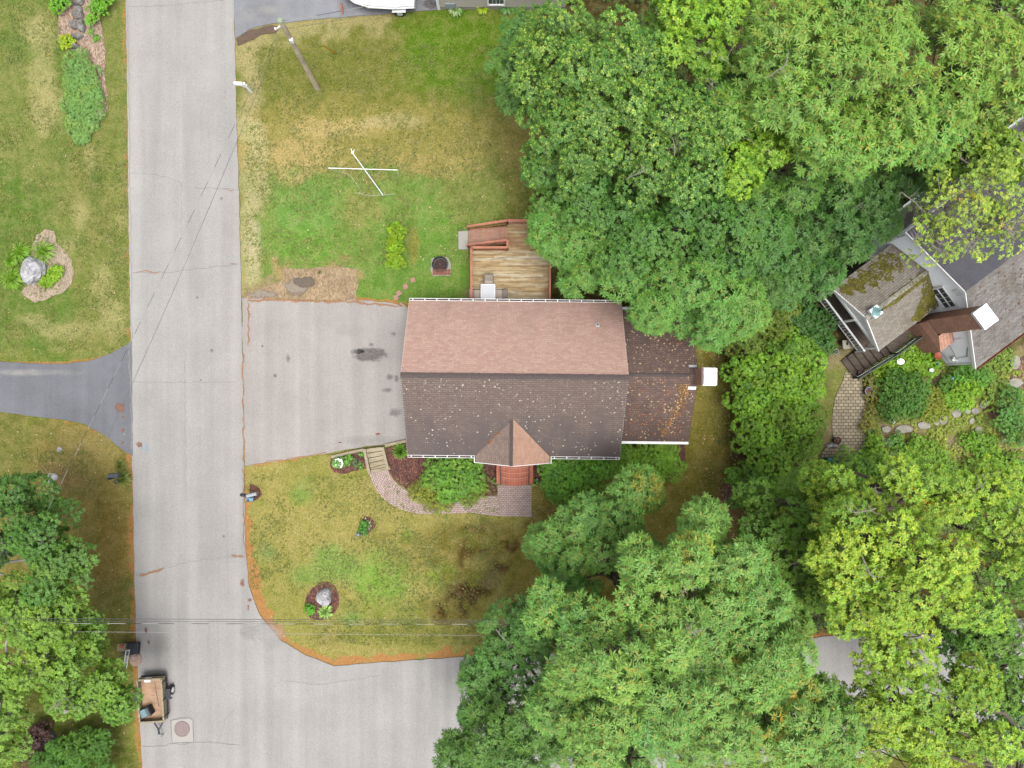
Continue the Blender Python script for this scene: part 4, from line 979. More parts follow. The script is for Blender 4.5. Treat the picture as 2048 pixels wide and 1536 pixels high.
mm_ = bpy.data.meshes.new('moss'); mm_.from_pydata(mv, [], mf); mm_.materials.append(plain('green_gold_moss', A(132, 126, 44), .95, .45, 3.5)); mo = bpy.data.objects.new('moss', mm_); reg(mo, pr_, True); mo['kind'] = 'stuff'
sb = MB()
for yy in (PYN, PYS): sb.beam((PX0, yy, PE-.1), (PX0, PYR, PR-.1), .05, .2); sb.beam((PX0, yy, PE-.08), (PX1-.1, yy, PE-.08), .03, .15)
sb.quad((PX0+.12, PYN-.15, PE-.1), (PX0+.12, PYS+.15, PE-.1), (PX0+.12, PYR, PR-.12)); sb.box((PX0+.1, (PYN+PYS)/2, PE-.18), (.12, PYN-PYS-.3, .2))
sb.build('porch_gable', M['white'], nh, local=True)
pp = MB()
for yy in (PYN-.2, PYR, PYS+.2): pp.box((PX0+.05, yy, 2.1), (.12, .12, 2.3))
pp.build('porch_post', M['white'], nh, local=True)
fb = MB()
for k in range(30): fb.box((PX0+.1+k*.142, (PYN+PYS)/2, .98), (.13, PYN-PYS-.2, .04))
fb.build('porch_floor', M['darkwood'], nh, local=True)
rail('porch_railing', (PX0-.02, PYN-.2, 1.0), (PX0-.02, PYR, 1.0), .9, .1, nh, .2, M['white_metal'], True)
rail('porch_railing', (PX0-.02, PYR, 1.0), (PX0-.02, PYS+.1, 1.0), .9, .1, nh, .2, M['white_metal'], True)
ss = MB()
ss.box((-1.35, -1.25, .97), (1.9, 1.3, .05)); ss.build('stair_landing', M['darkwood'], nh, local=True)
for k in range(6):
    z = .97-(k+1)*.15; MB().box((-2.48-k*.4, -1.25, z), (.38, 1.3, .05)).box((-2.28-k*.4, -1.25, z+.08), (.03, 1.28, .13)).build('stair_tread', M['darkwood'], nh, local=True)
for p, q in (((-4.7, -1.92, .1), (-2.3, -1.92, 1.0)), ((-2.3, -1.92, 1.0), (-.45, -1.92, 1.0))):
    o = rail('stair_railing', p, q, .9, .07, nh, .12, M['darkrail'] if 'darkrail' in M else M.setdefault('darkrail', plain('dark_green_rail', A(80, 92, 80), .6, .2)), True)
    mb = MB(); mb.beam(Vector(p)+Vector((0, -.05, .05)), Vector(q)+Vector((0, -.05, .05)), .06, .12); mb.build('stair_stringer', M['white_metal'], nh, local=True)
def nloc(x, y, z=0):
    return Vector((23.9+x*.8-y*.6, 4.74+x*.6+y*.8, z))
mt = MB(); mt.box((wx-.08, -4.3, 1.3), (.16, .3, .4)); mt.lathe([(.09, 0), (.09, .1)], (wx-.18, -4.3, 1.35), 12); mt.build('meter_box', M['trimgrey'], nh, local=True)
mt = MB(); mt.tube([(wx-.05, -4.3, 1.5), (wx-.05, -4.2, 2.6), (wx-.05, -3.6, 3.2)], .018, 5); mt.tube([(wx-.05, -4.4, 1.5), (wx-.05, -3.0, 1.9), (wx-.05, -2.9, 3.3)], .012, 5); mt.tube([(wx-.05, -4.6, .6), (wx-.05, -3.2, .5)], .012, 5); mt.build('service_cable', M['black'], nh, local=True)
# weathervane / skylight box on the porch roof
wv = thing('weathervane_cupola', 'pale blue glass topped ornament with black figure on the porch ridge', 'cupola', nloc(-3.35, 1.62, 4.6), R(36.87))
MB().box((0, 0, .1), (.55, .6, .3)).build('base', M['white'], wv, local=True, bevel=.02)
MB().lathe([(.36, .24), (.0, .42)], n=4).build('roof', plain('pale_blue_glass', A(165, 215, 215), .2, .1), wv, local=True)
mb = MB(); mb.tube([(0, 0, .4), (0, 0, .8)], .012, 6); mb.tube([(-.25, 0, .66), (.25, .05, .66)], .012, 6); mb.tube([(0, -.2, .6), (0, .2, .6)], .01, 6); mb.lathe([(.02, 0), (.09, .05), (.05, .14), (.01, .18)], (.02, 0, .78), 8, 1, .4); mb.build('vane', M['black'], wv, local=True)
# ---------------------------------------------------------------- house and boat at the top edge
th = thing('grey_house', 'pale grey house corner with white trim at the top of the lawn beside the boat', 'house', P(1000, -60))
hx0, hx1, hy0, hy1 = P(877, 0).x, P(1130, 0).x, P(0, 19).y, P(0, -300).y
wb = MB(); siding(wb, (hx0, hy0, 0), (hx1, hy0, 0), .3, 2.9, (0, -1, 0)); siding(wb, (hx0, hy1, 0), (hx0, hy0, 0), .3, 2.9, (-1, 0, 0)); siding(wb, (hx1, hy0, 0), (hx1, hy1, 0), .3, 2.9, (1, 0, 0)); siding(wb, (hx1, hy1, 0), (hx0, hy1, 0), .3, 2.9, (0, 1, 0))
wb.build('wall', plain('greige_siding', A(196, 192, 180, 2.7), .7, .05), th)
fb = MB(); fb.prism([(hx0+.02, hy0+.02), (hx1-.02, hy0+.02), (hx1-.02, hy1-.02), (hx0+.02, hy1-.02)], -.05, .31); fb.build('foundation', M['concrete'], th)
c_ = MB(); c_.box((hx0+.04, hy0-.03, 1.5), (.16, .06, 2.9)); c_.box((hx0-.03, hy0+.05, 1.5), (.06, .16, 2.9)); c_.build('corner_trim', M['white'], th)
rb = MB(); slope(rb, (hx0-.3, hy0-.25, 2.95), (hx1+.3, hy0-.25, 2.95), (hx0-.3, (hy0+hy1)/2, 5.6), (hx1+.3, (hy0+hy1)/2, 5.6), 30); slope(rb, (hx0-.3, hy1+.4, 2.9), (hx1+.3, hy1+.4, 2.9), (hx0-.3, (hy0+hy1)/2, 5.6), (hx1+.3, (hy0+hy1)/2, 5.6), 30); rb.build('roof', M['roofgrey'], th, local=False)
gb = MB(); 
for xx in (hx0, hx1): gb.quad((xx, hy0, 2.9), (xx, hy1, 2.9), (xx, (hy0+hy1)/2, 5.5))
gb.build('gable', M['siding'], th)
wx_ = P(993, 0).x
w_ = window(th, (wx_-th.location.x, hy0-th.location.y-.0, 1.25), 1.0, 1.3, (0, -1, 0))
ac = thing('window_air_conditioner', 'pale blue grey utility box with dark knobs mounted low on the grey house wall', 'utility box', P(901, 8, .5))
MB().box((0, 0, 0), (.62, .3, .55)).build('case', plain('pale_blue_metal', A(190, 205, 212), .5, .06), ac, local=True, bevel=.02)
mb = MB()
for k in range(3): mb.lathe([(.07, 0), (.07, .05)], (-.2+k*.17, -.02, .27), 10)
mb.build('fan_grille', M['navy'], ac, local=True)
bt = thing('motor_boat', 'white motor boat on its trailer in the driveway at the top edge', 'boat', P(758, -4, 0))
hb = MB(); secs = []
for t, hw, zk, zt in ((0, .02, 1.05, 1.55), (.08, .45, .8, 1.5), (.2, .85, .62, 1.45), (.4, 1.12, .55, 1.4), (.7, 1.18, .55, 1.35), (1.0, 1.12, .55, 1.35)):
    x = -2.25+4.6*t; zk -= .22; zt -= .22
    secs.append([(x, -hw, zt), (x, -hw*1.03, zt-.1), (x, -hw*.86, zk+.25), (x, 0, zk), (x, hw*.86, zk+.25), (x, hw*1.03, zt-.1), (x, hw, zt)])
for s_ in secs: hb.v += s_
for i in range(len(secs)-1):
    for k in range(6): hb.face((i*7+k, i*7+k+1, (i+1)*7+k+1, (i+1)*7+k))
hb.face([35+k for k in range(7)])
hull = hb.build('hull', M['white'], bt, local=True, smooth=False)
db = MB()
for i in range(len(secs)-1): a_, b_ = secs[i], secs[i+1]; db.quad((a_[0][0], a_[0][1]+.02, a_[0][2]+.01), (b_[0][0], b_[0][1]+.02, b_[0][2]+.01), (b_[6][0], b_[6][1]-.02, b_[6][2]+.01), (a_[6][0], a_[6][1]-.02, a_[6][2]+.01))
db.build('deck_cover', M['white'], bt, local=True)
db = MB(); db.box((.2, 0, 1.62), (1.0, 1.5, .35)); db.build('windscreen', M['glass'], bt, local=True, bevel=.1)
db = MB(); db.tube([(s_[1][0], s_[1][1]-.01, s_[1][2]) for s_ in secs], .025, 6); db.tube([(s_[5][0], s_[5][1]+.01, s_[5][2]) for s_ in secs], .025, 6); db.build('rub_rail', M['trimgrey'], bt, local=True)
db = MB(); db.box((2.55, 0, 1.2), (.35, .35, .8)); db.build('outboard_motor', M['white_metal'], bt, local=True, bevel=.06)
for s_ in (-1, 1):
    wv_ = MB(); wv_.tube([(1.35, s_*.98, .33), (1.35, s_*1.17, .33)], .33, 20); wo = wv_.build('wheel', M['rubber'], bt, local=True); MB().tube([(1.35, s_*1.15, .33), (1.35, s_*1.19, .33)], .19, 14).build('rim', M['silver'], wo, local=True)
    MB().box((1.35, s_*1.14, .7), (.85, .28, .04)).build('fender', M['white_metal'], bt, local=True, bevel=.02)
mb = MB(); mb.beam((-3.2, 0, .45), (-1.6, 0, .45), .08, .1)
for s_ in (-1, 1): mb.beam((-1.7, s_*.1, .45), (-.6, s_*.85, .45), .08, .1); mb.beam((-.6, s_*.85, .45), (2.3, s_*.85, .45), .08, .1); mb.beam((1.35, 0, .33), (1.35, s_*1.0, .33), .06, .06)
mb.build('trailer_frame', M['silver'], bt, local=True)
mb = MB(); mb.beam((-2.4, .0, .1), (-2.4, 0, .5), .08, .08); mb.beam((-2.25, -1.0, .05), (-2.25, -.6, .5), .12, .12); mb.build('stand', M['redwood'], bt, local=True)
# ---------------------------------------------------------------- poles, wires
def pole_vec(b, t, z): return P(*b, 0), P(*t, z)
b0, t0 = pole_vec((635, 178), (561, 42), 7.7)
up_ = thing('utility_pole', 'tall weathered wooden utility pole standing on the back lawn near the street', 'utility pole', b0)
MB().tube([b0-Vector((0, 0, .3)), t0], [.17, .13], 14).build('pole', M['polewood'], up_)
MB().lathe([(.13, 0), (.16, .04), (.13, .1)], tuple(t0), 12).build('pole_cap', plain('verdigris_cap', A(180, 195, 165), .8, .1), up_)
mb = MB(); bz = b0.lerp(t0, .97); mb.beam(bz+Vector((0, 0, -.1)), bz+Vector((-.35, -.25, -.12)), .06, .08); mb.lathe([(.05, -.08), (.07, 0), (.04, .08)], tuple(bz+Vector((-.35, -.25, -.05))), 10); mb.build('bracket', M['trimgrey'], up_)
mb = MB(); bz = b0.lerp(t0, .78); mb.box(tuple(bz+Vector((.1, -.12, 0))), (.2, .16, .3)); mb.build('junction_box', M['trimgrey'], up_)
def wire(name, label, a_, b_, sag=.3, r=.013, mat=None, group='overhead wires'):
    a_ = Vector(a_); b_ = Vector(b_); pts = []
    for k in range(25):
        t = k/24; p = a_.lerp(b_, t); p.z -= sag*4*t*(1-t); pts.append(p)
    o = MB().tube(pts, r, 5).build(name, mat or M['wire']); return tag(o, label, 'wire', group)
m, nt, b = newmat('twisted_service_wire'); g_ = N(nt, 'ShaderNodeNewGeometry'); mp = N(nt, 'ShaderNodeMapping'); nt.links.new(g_.outputs['Position'], mp.inputs[0])
wv2 = N(nt, 'ShaderNodeTexWave'); wv2.inputs['Scale'].default_value = .35; wv2.inputs['Distortion'].default_value = 1; mp.inputs['Rotation'].default_value = (0, 0, R(60)); nt.links.new(mp.outputs[0], wv2.inputs['Vector'])
nt.links.new(ramp(nt, wv2.outputs['Fac'], [(.35, (.01, .01, .012, 1)), (.6, (.13, .13, .13, 1))]), b.inputs['Base Color']); M['twist'] = m
M['wire'] = plain('wire_insulation', (.03, .03, .035, 1), .6, .2)
M['wirepale'] = plain('pale_wire', (.13, .13, .13, 1), .5, .1)
wire('service_wire', 'twisted black and grey service wire from the pole down across the street to the left', P(553, 70, 7.3), P(60, 1090, 6.4), .25, .009, M['twist'])
wire('telephone_wire', 'thin dark wire crossing the street diagonally from the utility pole, right of the twisted one', P(556, 78, 6.8), P(210, 890, 6.2), .3, .006)
wire('telephone_wire', 'paired thin wire hugging the diagonal wire over the driveway mouth', P(557, 80, 6.7), P(206, 892, 6.1), .34, .005)
wire('service_wire', 'twisted wire running from the utility pole over the boat driveway', P(562, 42, 7.5), P(860, -18, 7.0), .2, .012, M['twist'])
wire('telephone_wire', 'thin wire from the utility pole over the upper lawn towards the grey house', P(566, 58, 7.0), P(900, -10, 5.5), .25, .008)
wire('power_line', 'dark power line over the lower street, northernmost of the parallel lines', P(-200, 1236, 8.2), P(1500, 1243, 8.2), 0, .013)
wire('power_line', 'dark and silver twisted line just below the dark power line over the lower street', P(-200, 1246, 7.6), P(1500, 1250, 7.6), 0, .014, M['twist'])
wire('power_line', 'thin pale line southernmost of the parallel lines over the lower street', P(-200, 1260, 6.8), P(1500, 1276, 6.8), 0, .009, M['wirepale'])
wire('power_line', 'thin dark line between the two thicker lines over the lower street', P(-200, 1241, 7.9), P(1500, 1246.5, 7.9), 0, .01)
gw = thing('guy_wire_guard', 'yellow plastic guy wire guard standing in the lawn by the utility pole', 'wire guard', P(672, 106))
MB().tube([P(672, 107, 0), P(644, 90, 1.6)], .035, 8).build('guard', M['yellow'], gw); MB().tube([P(644, 90, 1.6), P(560, 46, 7.2)], .006, 5).build('guy_wire', M['silver'], gw)
# clothesline pole
ct = P(711, 314, 2.1); cp = P(766, 390, 0)
cl = thing('clothesline_post', 'white metal clothesline post with long crossbar standing on the lawn', 'clothesline', cp)
MB().tube([cp, ct.lerp(cp, -.12)+Vector((0, 0, 0))], .035, 10).build('post', M['white_metal'], cl)
xb = cp.lerp(ct, .72); xm = Vector((xb.x, xb.y, xb.z)); la = P(656, 336, 1.6); ra = P(795, 340, 1.6)
MB().tube([la, ra], .024, 8).build('crossbar', M['white'], cl)
mb = MB(); tt = ct.lerp(cp, -.1); mb.tube([tt, tt+Vector((-.1, .25, .02))], .02, 6); mb.tube([tt, tt+Vector((.12, .2, .02))], .02, 6); mb.lathe([(.06, 0), (.07, .05)], tuple(tt), 8); mb.build('pulley', M['silver'], cl)
mb = MB(); mb.tube([P(712, 385, .02), P(740, 391, .02), P(766, 390, .05), P(790, 388, .02)], .006, 5); mb.tube([la, P(700, 350, .6), P(722, 380, .05)], .006, 4); mb.tube([ra, ra+Vector((0, -.25, -.5))], .006, 4); mb.build('loose_line', M['silver'], cl)
# ---------------------------------------------------------------- mailboxes
def mailbox(mb, c, d, L, w_, h_):
    """a half-round topped box along direction d"""
    d = Vector(d).normalized(); s_ = Vector((-d.y, d.x, 0)); c = Vector(c); pr = [(-w_/2, 0), (w_/2, 0), (w_/2, h_*.55)]+[(w_/2*math.cos(t), h_*.55+h_*.45*math.sin(t)) for t in (math.pi*.25, math.pi*.5, math.pi*.75)]+[(-w_/2, h_*.55)]
    b_ = len(mb.v); n = len(pr)
    for e_ in (-L/2, L/2):
        for x, z in pr: mb.v.append(tuple(c+d*e_+s_*x+Vector((0, 0, z))))
    mb.face([b_+k for k in range(n)][::-1]); mb.face([b_+n+k for k in range(n)])
    for k in range(n): mb.face((b_+k, b_+(k+1) % n, b_+n+(k+1) % n, b_+n+k))
wm = thing('white_mailbox_post', 'white mailbox on a white post at the street edge near the utility pole', 'mailbox', P(503, 184))
bp = P(503, 184); tp = P(487, 168, 1.25)
MB().beam(bp, bp+Vector((0, 0, 1.25)), .13, .13, up=(1, 0, 0)).build('post', M['white'], wm)
mb = MB(); mb.beam(bp+Vector((0.1, -.02, 1.0)), bp+Vector((-.62, .06, 1.0)), .1, .1); mb.beam(bp+Vector((0, 0, .6)), bp+Vector((-.4, .04, .97)), .06, .06); mb.build('arm', M['white'], wm)
mb = MB(); mailbox(mb, bp+Vector((-.35, .03, 1.06)), (-1, .08, 0), .5, .2, .25); mb.build('box', M['white'], wm)
mp2 = thing('mailbox_pair', 'white topped mailbox with light blue newspaper box standing in a mulch wedge by the street', 'mailbox', P(506, 995))
bp = P(508, 996); MB().beam(bp, bp+Vector((0, 0, 1.1)), .12, .12, up=(1, 0, 0)).build('post', M['black'], mp2)
mb = MB(); mailbox(mb, P(489, 990, 1.0), (-1, .12, 0), .42, .18, .2); mb.build('black_box', M['navy'], mp2)
mb = MB(); mailbox(mb, P(505, 989, 1.05), (1, .25, 0), .62, .22, .25); mb.build('mail_box', plain('silver_white_box', A(205, 212, 215), .4, .05), mp2)
mb = MB(); mailbox(mb, P(501, 998, .8), (1, 0, 0), .45, .24, .22); mb.build('newspaper_box', M['lightblue'], mp2)
bm = thing('black_mailbox_post', 'dark grey mailbox on a post in ornamental grass on the left side of the street', 'mailbox', P(233, 952))
bp = P(233, 954); MB().beam(bp, bp+Vector((0, 0, 1.0)), .11, .11, up=(1, 0, 0)).build('post', M['black'], bm); mb = MB(); mailbox(mb, P(230, 951, 1.0), (1, 0, 0), .62, .27, .27); mb.build('box', plain('slate_metal', A(92, 100, 112), .4, .1), bm)
MB().lathe([(.1, 0), (.12, .3), (.02, .34)], P(237, 962), 10).build('lantern', M['black'], bm)
# ---------------------------------------------------------------- fire pit, stepping stones
fp = thing('fire_pit', 'round black metal fire pit on a square brick and stone pad in the lawn', 'fire pit', P(881, 535))
mb = MB(); mb.prism([P(*q)[:2] for q in ((863, 516), (896, 514), (902, 528), (901, 552), (866, 552), (861, 540))], -.03, .04); mb.build('pad', M['flag'], fp)
for i in range(6):
    for j in range(2): MB().box(P(868+i*6, 541+j*6, .05), (.17, .17, .05), rz=.1*i).build('brick', M['terracotta'], fp)
c = P(881, 530); mb = MB()
mb.lathe([(.47, 0), (.5, .33), (.47, .34), (.43, .05), (.2, .03)], c, 28); fr = mb.build('ring', M['black'], fp)
mb = MB()
for k in range(4):
    t = k*math.pi/4+.4; mb.tube([c+Vector((math.cos(t)*.44, math.sin(t)*.44, .3)), c-Vector((math.cos(t)*.44, math.sin(t)*.44, -.3))], .018, 6)
mb.tube([c+Vector((math.cos(t)*.25, math.sin(t)*.25, .31)) for t in np.linspace(0, 6.283, 20)], .015, 6); mb.build('grate', plain('rusty_grate', A(120, 80, 70), .7, .3, 20), fp)
MB().lathe([(.42, .04), (.1, .1)], c, 14).build('ash', M['trimgrey'] if 0 else plain('ash', A(70, 68, 70), .95, .3, 12), fp)
s0_ = None
for i, (x, y, rz, lb) in enumerate(((826, 560, .3, 'pink square stepping stone farthest from the driveway'), (811, 573, .5, 'pink square stepping stone third from the driveway edge'), (798, 586, .55, 'pink square stepping stone second from the driveway edge'), (792, 595, .3, 'pink square stepping stone nearest the driveway and roof corner'))):
    if s0_ is None:
        s0_ = MB().box((0, 0, 0), (.3, .3, .05)).build('stepping_stone', plain('pink_concrete', A(205, 158, 142), .9, .12, 12), bevel=.01); o = s0_
    else: o = s0_.copy(); COL.objects.link(o)
    o.location = P(x, y, .03); o.rotation_euler = (0, 0, rz); tag(o, lb, 'stepping stone', 'pink stepping stones in the lawn')
# lumber leaning at the drive corner
lb_ = MB(); lb_.beam(P(800, 606, .06), P(817, 618, .1), .12, .1); lb_.beam(P(806, 611, .12), P(820, 622, .16), .06, .1); o = lb_.build('timber_offcut', M['greywood']); tag(o, 'short grey timber lying at the driveway corner by the roof', 'timber')
# ---------------------------------------------------------------- utility trailer
TR = R(3.5)
tc = P(315, 1389, .0)
ut = thing('utility_trailer', 'small open wooden utility trailer parked on the left edge of the street', 'trailer', tc, TR)
w2, l2 = .74, 1.3; zb = .45
mb = MB(); mb.box((0, 0, zb), (2*w2, 2*l2, .04)); mb.build('bed', wood('plywood_bed', A(176, 138, 108, 3.0), A(214, 178, 146, 3.0), R(90)), ut, local=True)
for nm, p, q in (('side_board', (-w2, -l2), (-w2, l2)), ('side_board', (w2, -l2), (w2, l2)), ('front_board', (-w2, -l2), (w2, -l2)), ('tailgate', (-w2, l2), (w2, l2))):
    mb = MB(); mb.beam((p[0], p[1], zb+.2), (q[0], q[1], zb+.2), .045, .4, up=(0, 0, 1)); mb.beam((p[0], p[1], zb+.42), (q[0], q[1], zb+.42), .1, .035); mb.build(nm, M['greywood'], ut, local=True)
mb = MB()
for xx in (-w2-.04, w2+.04):
    for yy in (-l2*.8, 0, l2*.8): mb.box((xx, yy, zb+.15), (.04, .08, .6))
mb.beam((-w2, -l2-.04, zb-.08), (w2, -l2-.04, zb-.08), .06, .08); mb.beam((-w2, l2+.04, zb-.08), (w2, l2+.04, zb-.08), .06, .08)
for xx in (-w2, w2): mb.beam((xx, -l2, zb-.08), (xx, l2, zb-.08), .06, .08)
mb.beam((-w2-.2, .35, .3), (w2+.2, .35, .3), .05, .05); mb.build('frame', M['black'], ut, local=True)
for s_ in (-1, 1):
    wo = MB().tube([(s_*(w2+.2), .35, .28), (s_*(w2+.38), .35, .28)], .28, 20).build('wheel', M['rubber'], ut, local=True); MB().tube([(s_*(w2+.37), .35, .28), (s_*(w2+.4), .35, .28)], .16, 16).build('rim', M['white'], wo, local=True)
    mb = MB(); mb.box((s_*(w2+.24), .25, .62), (.3, .62, .03)); mb.box((s_*(w2+.24), -.07, .5), (.3, .03, .22)); mb.build('fender', M['navy'], ut, local=True)
mb = MB(); mb.beam((-w2*.35, -l2, zb-.08), (.12, -l2-.75, zb-.1), .06, .06); mb.beam((w2*.8, -l2, zb-.08), (.12, -l2-.75, zb-.1), .06, .06); mb.beam((.12, -l2-.65, zb-.08), (.14, -l2-1.0, zb-.08), .08, .08); mb.tube([(.14, -l2-.95, zb), (.2, -l2-1.15, .1), (.12, -l2-1.35, .04)], .012, 5); mb.tube([(.14, -l2-.95, zb), (.27, -l2-1.1, .1), (.24, -l2-1.25, .04)], .012, 5); mb.build('drawbar', M['navy'], ut, local=True)
mb = MB(); mb.box((-.1, l2+.06, zb+.3), (.36, .02, .14)); mb.box((-.1, l2-.08, zb+.44), (.36, .14, .01)); mb.build('licence_plate', M['white'], ut, local=True)
mb = MB(); mb.tube([(.12, .95, zb+.04), (.2, .2, zb+.05), (.3, -.55, zb+.05)], .018, 6); mb.build('strap', M['rust'], ut, local=True)
tt_ = thing('storage_tote', 'blue grey plastic bin lying tilted in the front of the wooden trailer', 'bin', tc+Vector((-.32, -.72, .5)), R(25))
mb = MB(); n_ = len(mb.v); mb.box((0, 0, .25), (.62, .5, .48)); tb_ = mb.build('body', M['bluegrey'], tt_, local=True, bevel=.05)
MB().box((-.02, .02, .5), (.34, .46, .03)).build('ribbed_face', plain('pale_blue_face', A(135, 165, 175), .5, .1), tt_, local=True, bevel=.01)
MB().box((.3, -.02, .25), (.12, .56, .5)).build('lid', M['navy'], tt_, local=True, bevel=.03)
# basketball hoop lying at the kerb
bh = thing('basketball_hoop', 'portable basketball hoop tipped over with dark base and clear backboard beside the street', 'basketball hoop', P(258, 1302))
mb = MB(); mb.prism([P(*q)[:2] for q in ((240, 1290), (258, 1284), (283, 1282), (280, 1308), (250, 1304))], .02, .35); mb.build('base', M['navy'], bh, bevel=.06)
mb = MB(); mb.tube([P(255, 1290, .4), P(236, 1318, .55)], .05, 8); mb.beam(P(277, 1283, .37), P(255, 1303, .4), .05, .03); mb.tube([P(265, 1288, .4), P(250, 1326, .9)], .03, 8); mb.build('pole', M['black'], bh)
bb = MB(); q = [P(259, 1300, 1.0), P(252, 1301, 1.25), P(246, 1340, 1.25), P(253, 1336, 1.0)]
for i in range(4): bb.beam(q[i], q[(i+1) % 4], .035, .035)
qi = [q[0].lerp(q[2], .3), q[1].lerp(q[3], .3), q[2].lerp(q[0], .3), q[3].lerp(q[1], .3)]
for i in range(4): bb.beam(qi[i], qi[(i+1) % 4], .03, .03)
bbo = bb.build('backboard_frame', M['silver'], bh); g = MB(); g.quad(*[p-Vector((0, 0, .02)) for p in q]); g.build('backboard', plain('smoky_acrylic', A(120, 125, 125), .2, .1), bbo)
rc = P(268, 1316, .6); rm = MB().tube([rc+Vector((math.cos(t)*.2, math.sin(t)*.2, 0)) for t in np.linspace(0, 6.283, 18)], .012, 6).build('rim', M['orange'], bh)
nb = MB()
for k in range(10):
    t = k*.628; nb.tube([rc+Vector((math.cos(t)*.2, math.sin(t)*.2, 0)), rc+Vector((math.cos(t+.3)*.13, math.sin(t+.3)*.13, -.35))], .006, 4); nb.tube([rc+Vector((math.cos(t)*.2, math.sin(t)*.2, 0)), rc+Vector((math.cos(t-.3)*.13, math.sin(t-.3)*.13, -.35))], .006, 4)
nb.build('net', M['white'], rm)
bx = thing('weight_block', 'tan square block weighing down the fallen hoop base', 'block', P(246, 1293, .35)); MB().box((0, 0, .12), (.5, .44, .24)).build('block', plain('tan_block', A(190, 172, 140), .8, .15, 12), bx, local=True, bevel=.03)
bbl = MB().lathe([(.03, -.12), (.09, -.08), (.12, 0), (.09, .085), (.03, .12)], P(243, 1293, .71), 16).build('basketball', M['orange'], smooth=True); tag(bbl, 'orange basketball resting on the tan block at the fallen hoop', 'ball')
sn = MB().lathe([(.1, 0), (.42, .02), (.36, .1), (.2, .14)], P(272, 1318), 12, 1, 1.1).build('gravel_bag', plain('pink_gravel_bag', A(205, 175, 155), .95, .25, 14), bevel=0); tag(sn, 'pinkish sack slumped under the hoop rim at the street edge', 'sack')
# ---------------------------------------------------------------- foliage
LEAFK = np.array([1.44, 1.68, 1.04])
def quads_mesh(name, B, T, S, W, C, mat, fold=None):
    """leaf quads: base B, tip T, side vector S (unit), half width W, colour C"""
    n = len(B); mid = B*.55+T*.45
    V = np.stack([B, mid+S*W[:, None], T, mid-S*W[:, None]], 1).reshape(-1, 3)
    me = bpy.data.meshes.new(name); me.vertices.add(4*n); me.vertices.foreach_set('co', V.astype(np.float32).ravel())
    me.loops.add(4*n); me.loops.foreach_set('vertex_index', np.arange(4*n, dtype=np.int32))
    me.polygons.add(n); me.polygons.foreach_set('loop_start', np.arange(0, 4*n, 4, dtype=np.int32))
    a_ = me.attributes.new('col', 'FLOAT_COLOR', 'POINT')
    c4 = np.concatenate([np.clip(C*LEAFK, 0, .6), np.ones((n, 1))], 1)
    a_.data.foreach_set('color', np.repeat(c4, 4, 0).astype(np.float32).ravel())
    me.materials.append(mat); me.update(calc_edges=True)
    return me
def unit(v): return v/np.maximum(np.linalg.norm(v, axis=1, keepdims=True), 1e-6)
def tufts(Cn, Nn, size, k, wid, droop, c_in, c_out, cvar, spread=(55, 100), tint=None, sh=.85):
    """rosettes of k leaves round each centre"""
    n = len(Cn); Nn = unit(Nn)
    ref = np.tile([0.3, .9, .2], (n, 1)); U = unit(np.cross(Nn, ref)); Vv = np.cross(Nn, U)
    ph = (np.arange(k)[None, :]*2*math.pi/k+rng.random((n, 1))*6.28+rng.normal(0, .25, (n, k)))
    th = np.radians(rng.uniform(spread[0], spread[1], (n, k)))
    D = np.cos(th)[..., None]*Nn[:, None]+np.sin(th)[..., None]*(np.cos(ph)[..., None]*U[:, None]+np.sin(ph)[..., None]*Vv[:, None])
    S = np.cross(D, Nn[:, None]); S = S/np.maximum(np.linalg.norm(S, axis=2, keepdims=True), 1e-4)
    L = (size[:, None]*rng.uniform(.65, 1.15, (n, k)))
    B = Cn[:, None]+D*L[..., None]*.06; T = Cn[:, None]+D*L[..., None]; T[..., 2] -= droop*L
    short = (L/size[:, None] < sh)[..., None]
    base = np.where(short, np.array(c_in), np.array(c_out))
    tn = np.ones((n, 3)) if tint is None else tint
    Cc = base*tn[:, None]*(1+rng.normal(0, cvar, (n, 1, 1)))*(1+rng.normal(0, cvar*.7, (n, k, 1)))
    r = lambda a_: a_.reshape(-1, a_.shape[-1])
    return r(B), r(T), r(S), (L*wid).ravel(), r(Cc)
def scatter_leaves(Cn, Nn, size, wid, c_out, cvar, tint=None, loose=.7):
    n = len(Cn); Nn = unit(unit(Nn)+rng.normal(0, loose, (n, 3))*.6)
    ref = rng.normal(0, 1, (n, 3)); D = unit(np.cross(Nn, ref)); S = np.cross(Nn, D)
    L = size*rng.uniform(.6, 1.2, n)
    tn = np.ones((n, 3)) if tint is None else tint
    return Cn-D*L[:, None]/2, Cn+D*L[:, None]/2, S, L*wid, np.array(c_out)*tn*(1+rng.normal(0, cvar, (n, 1)))
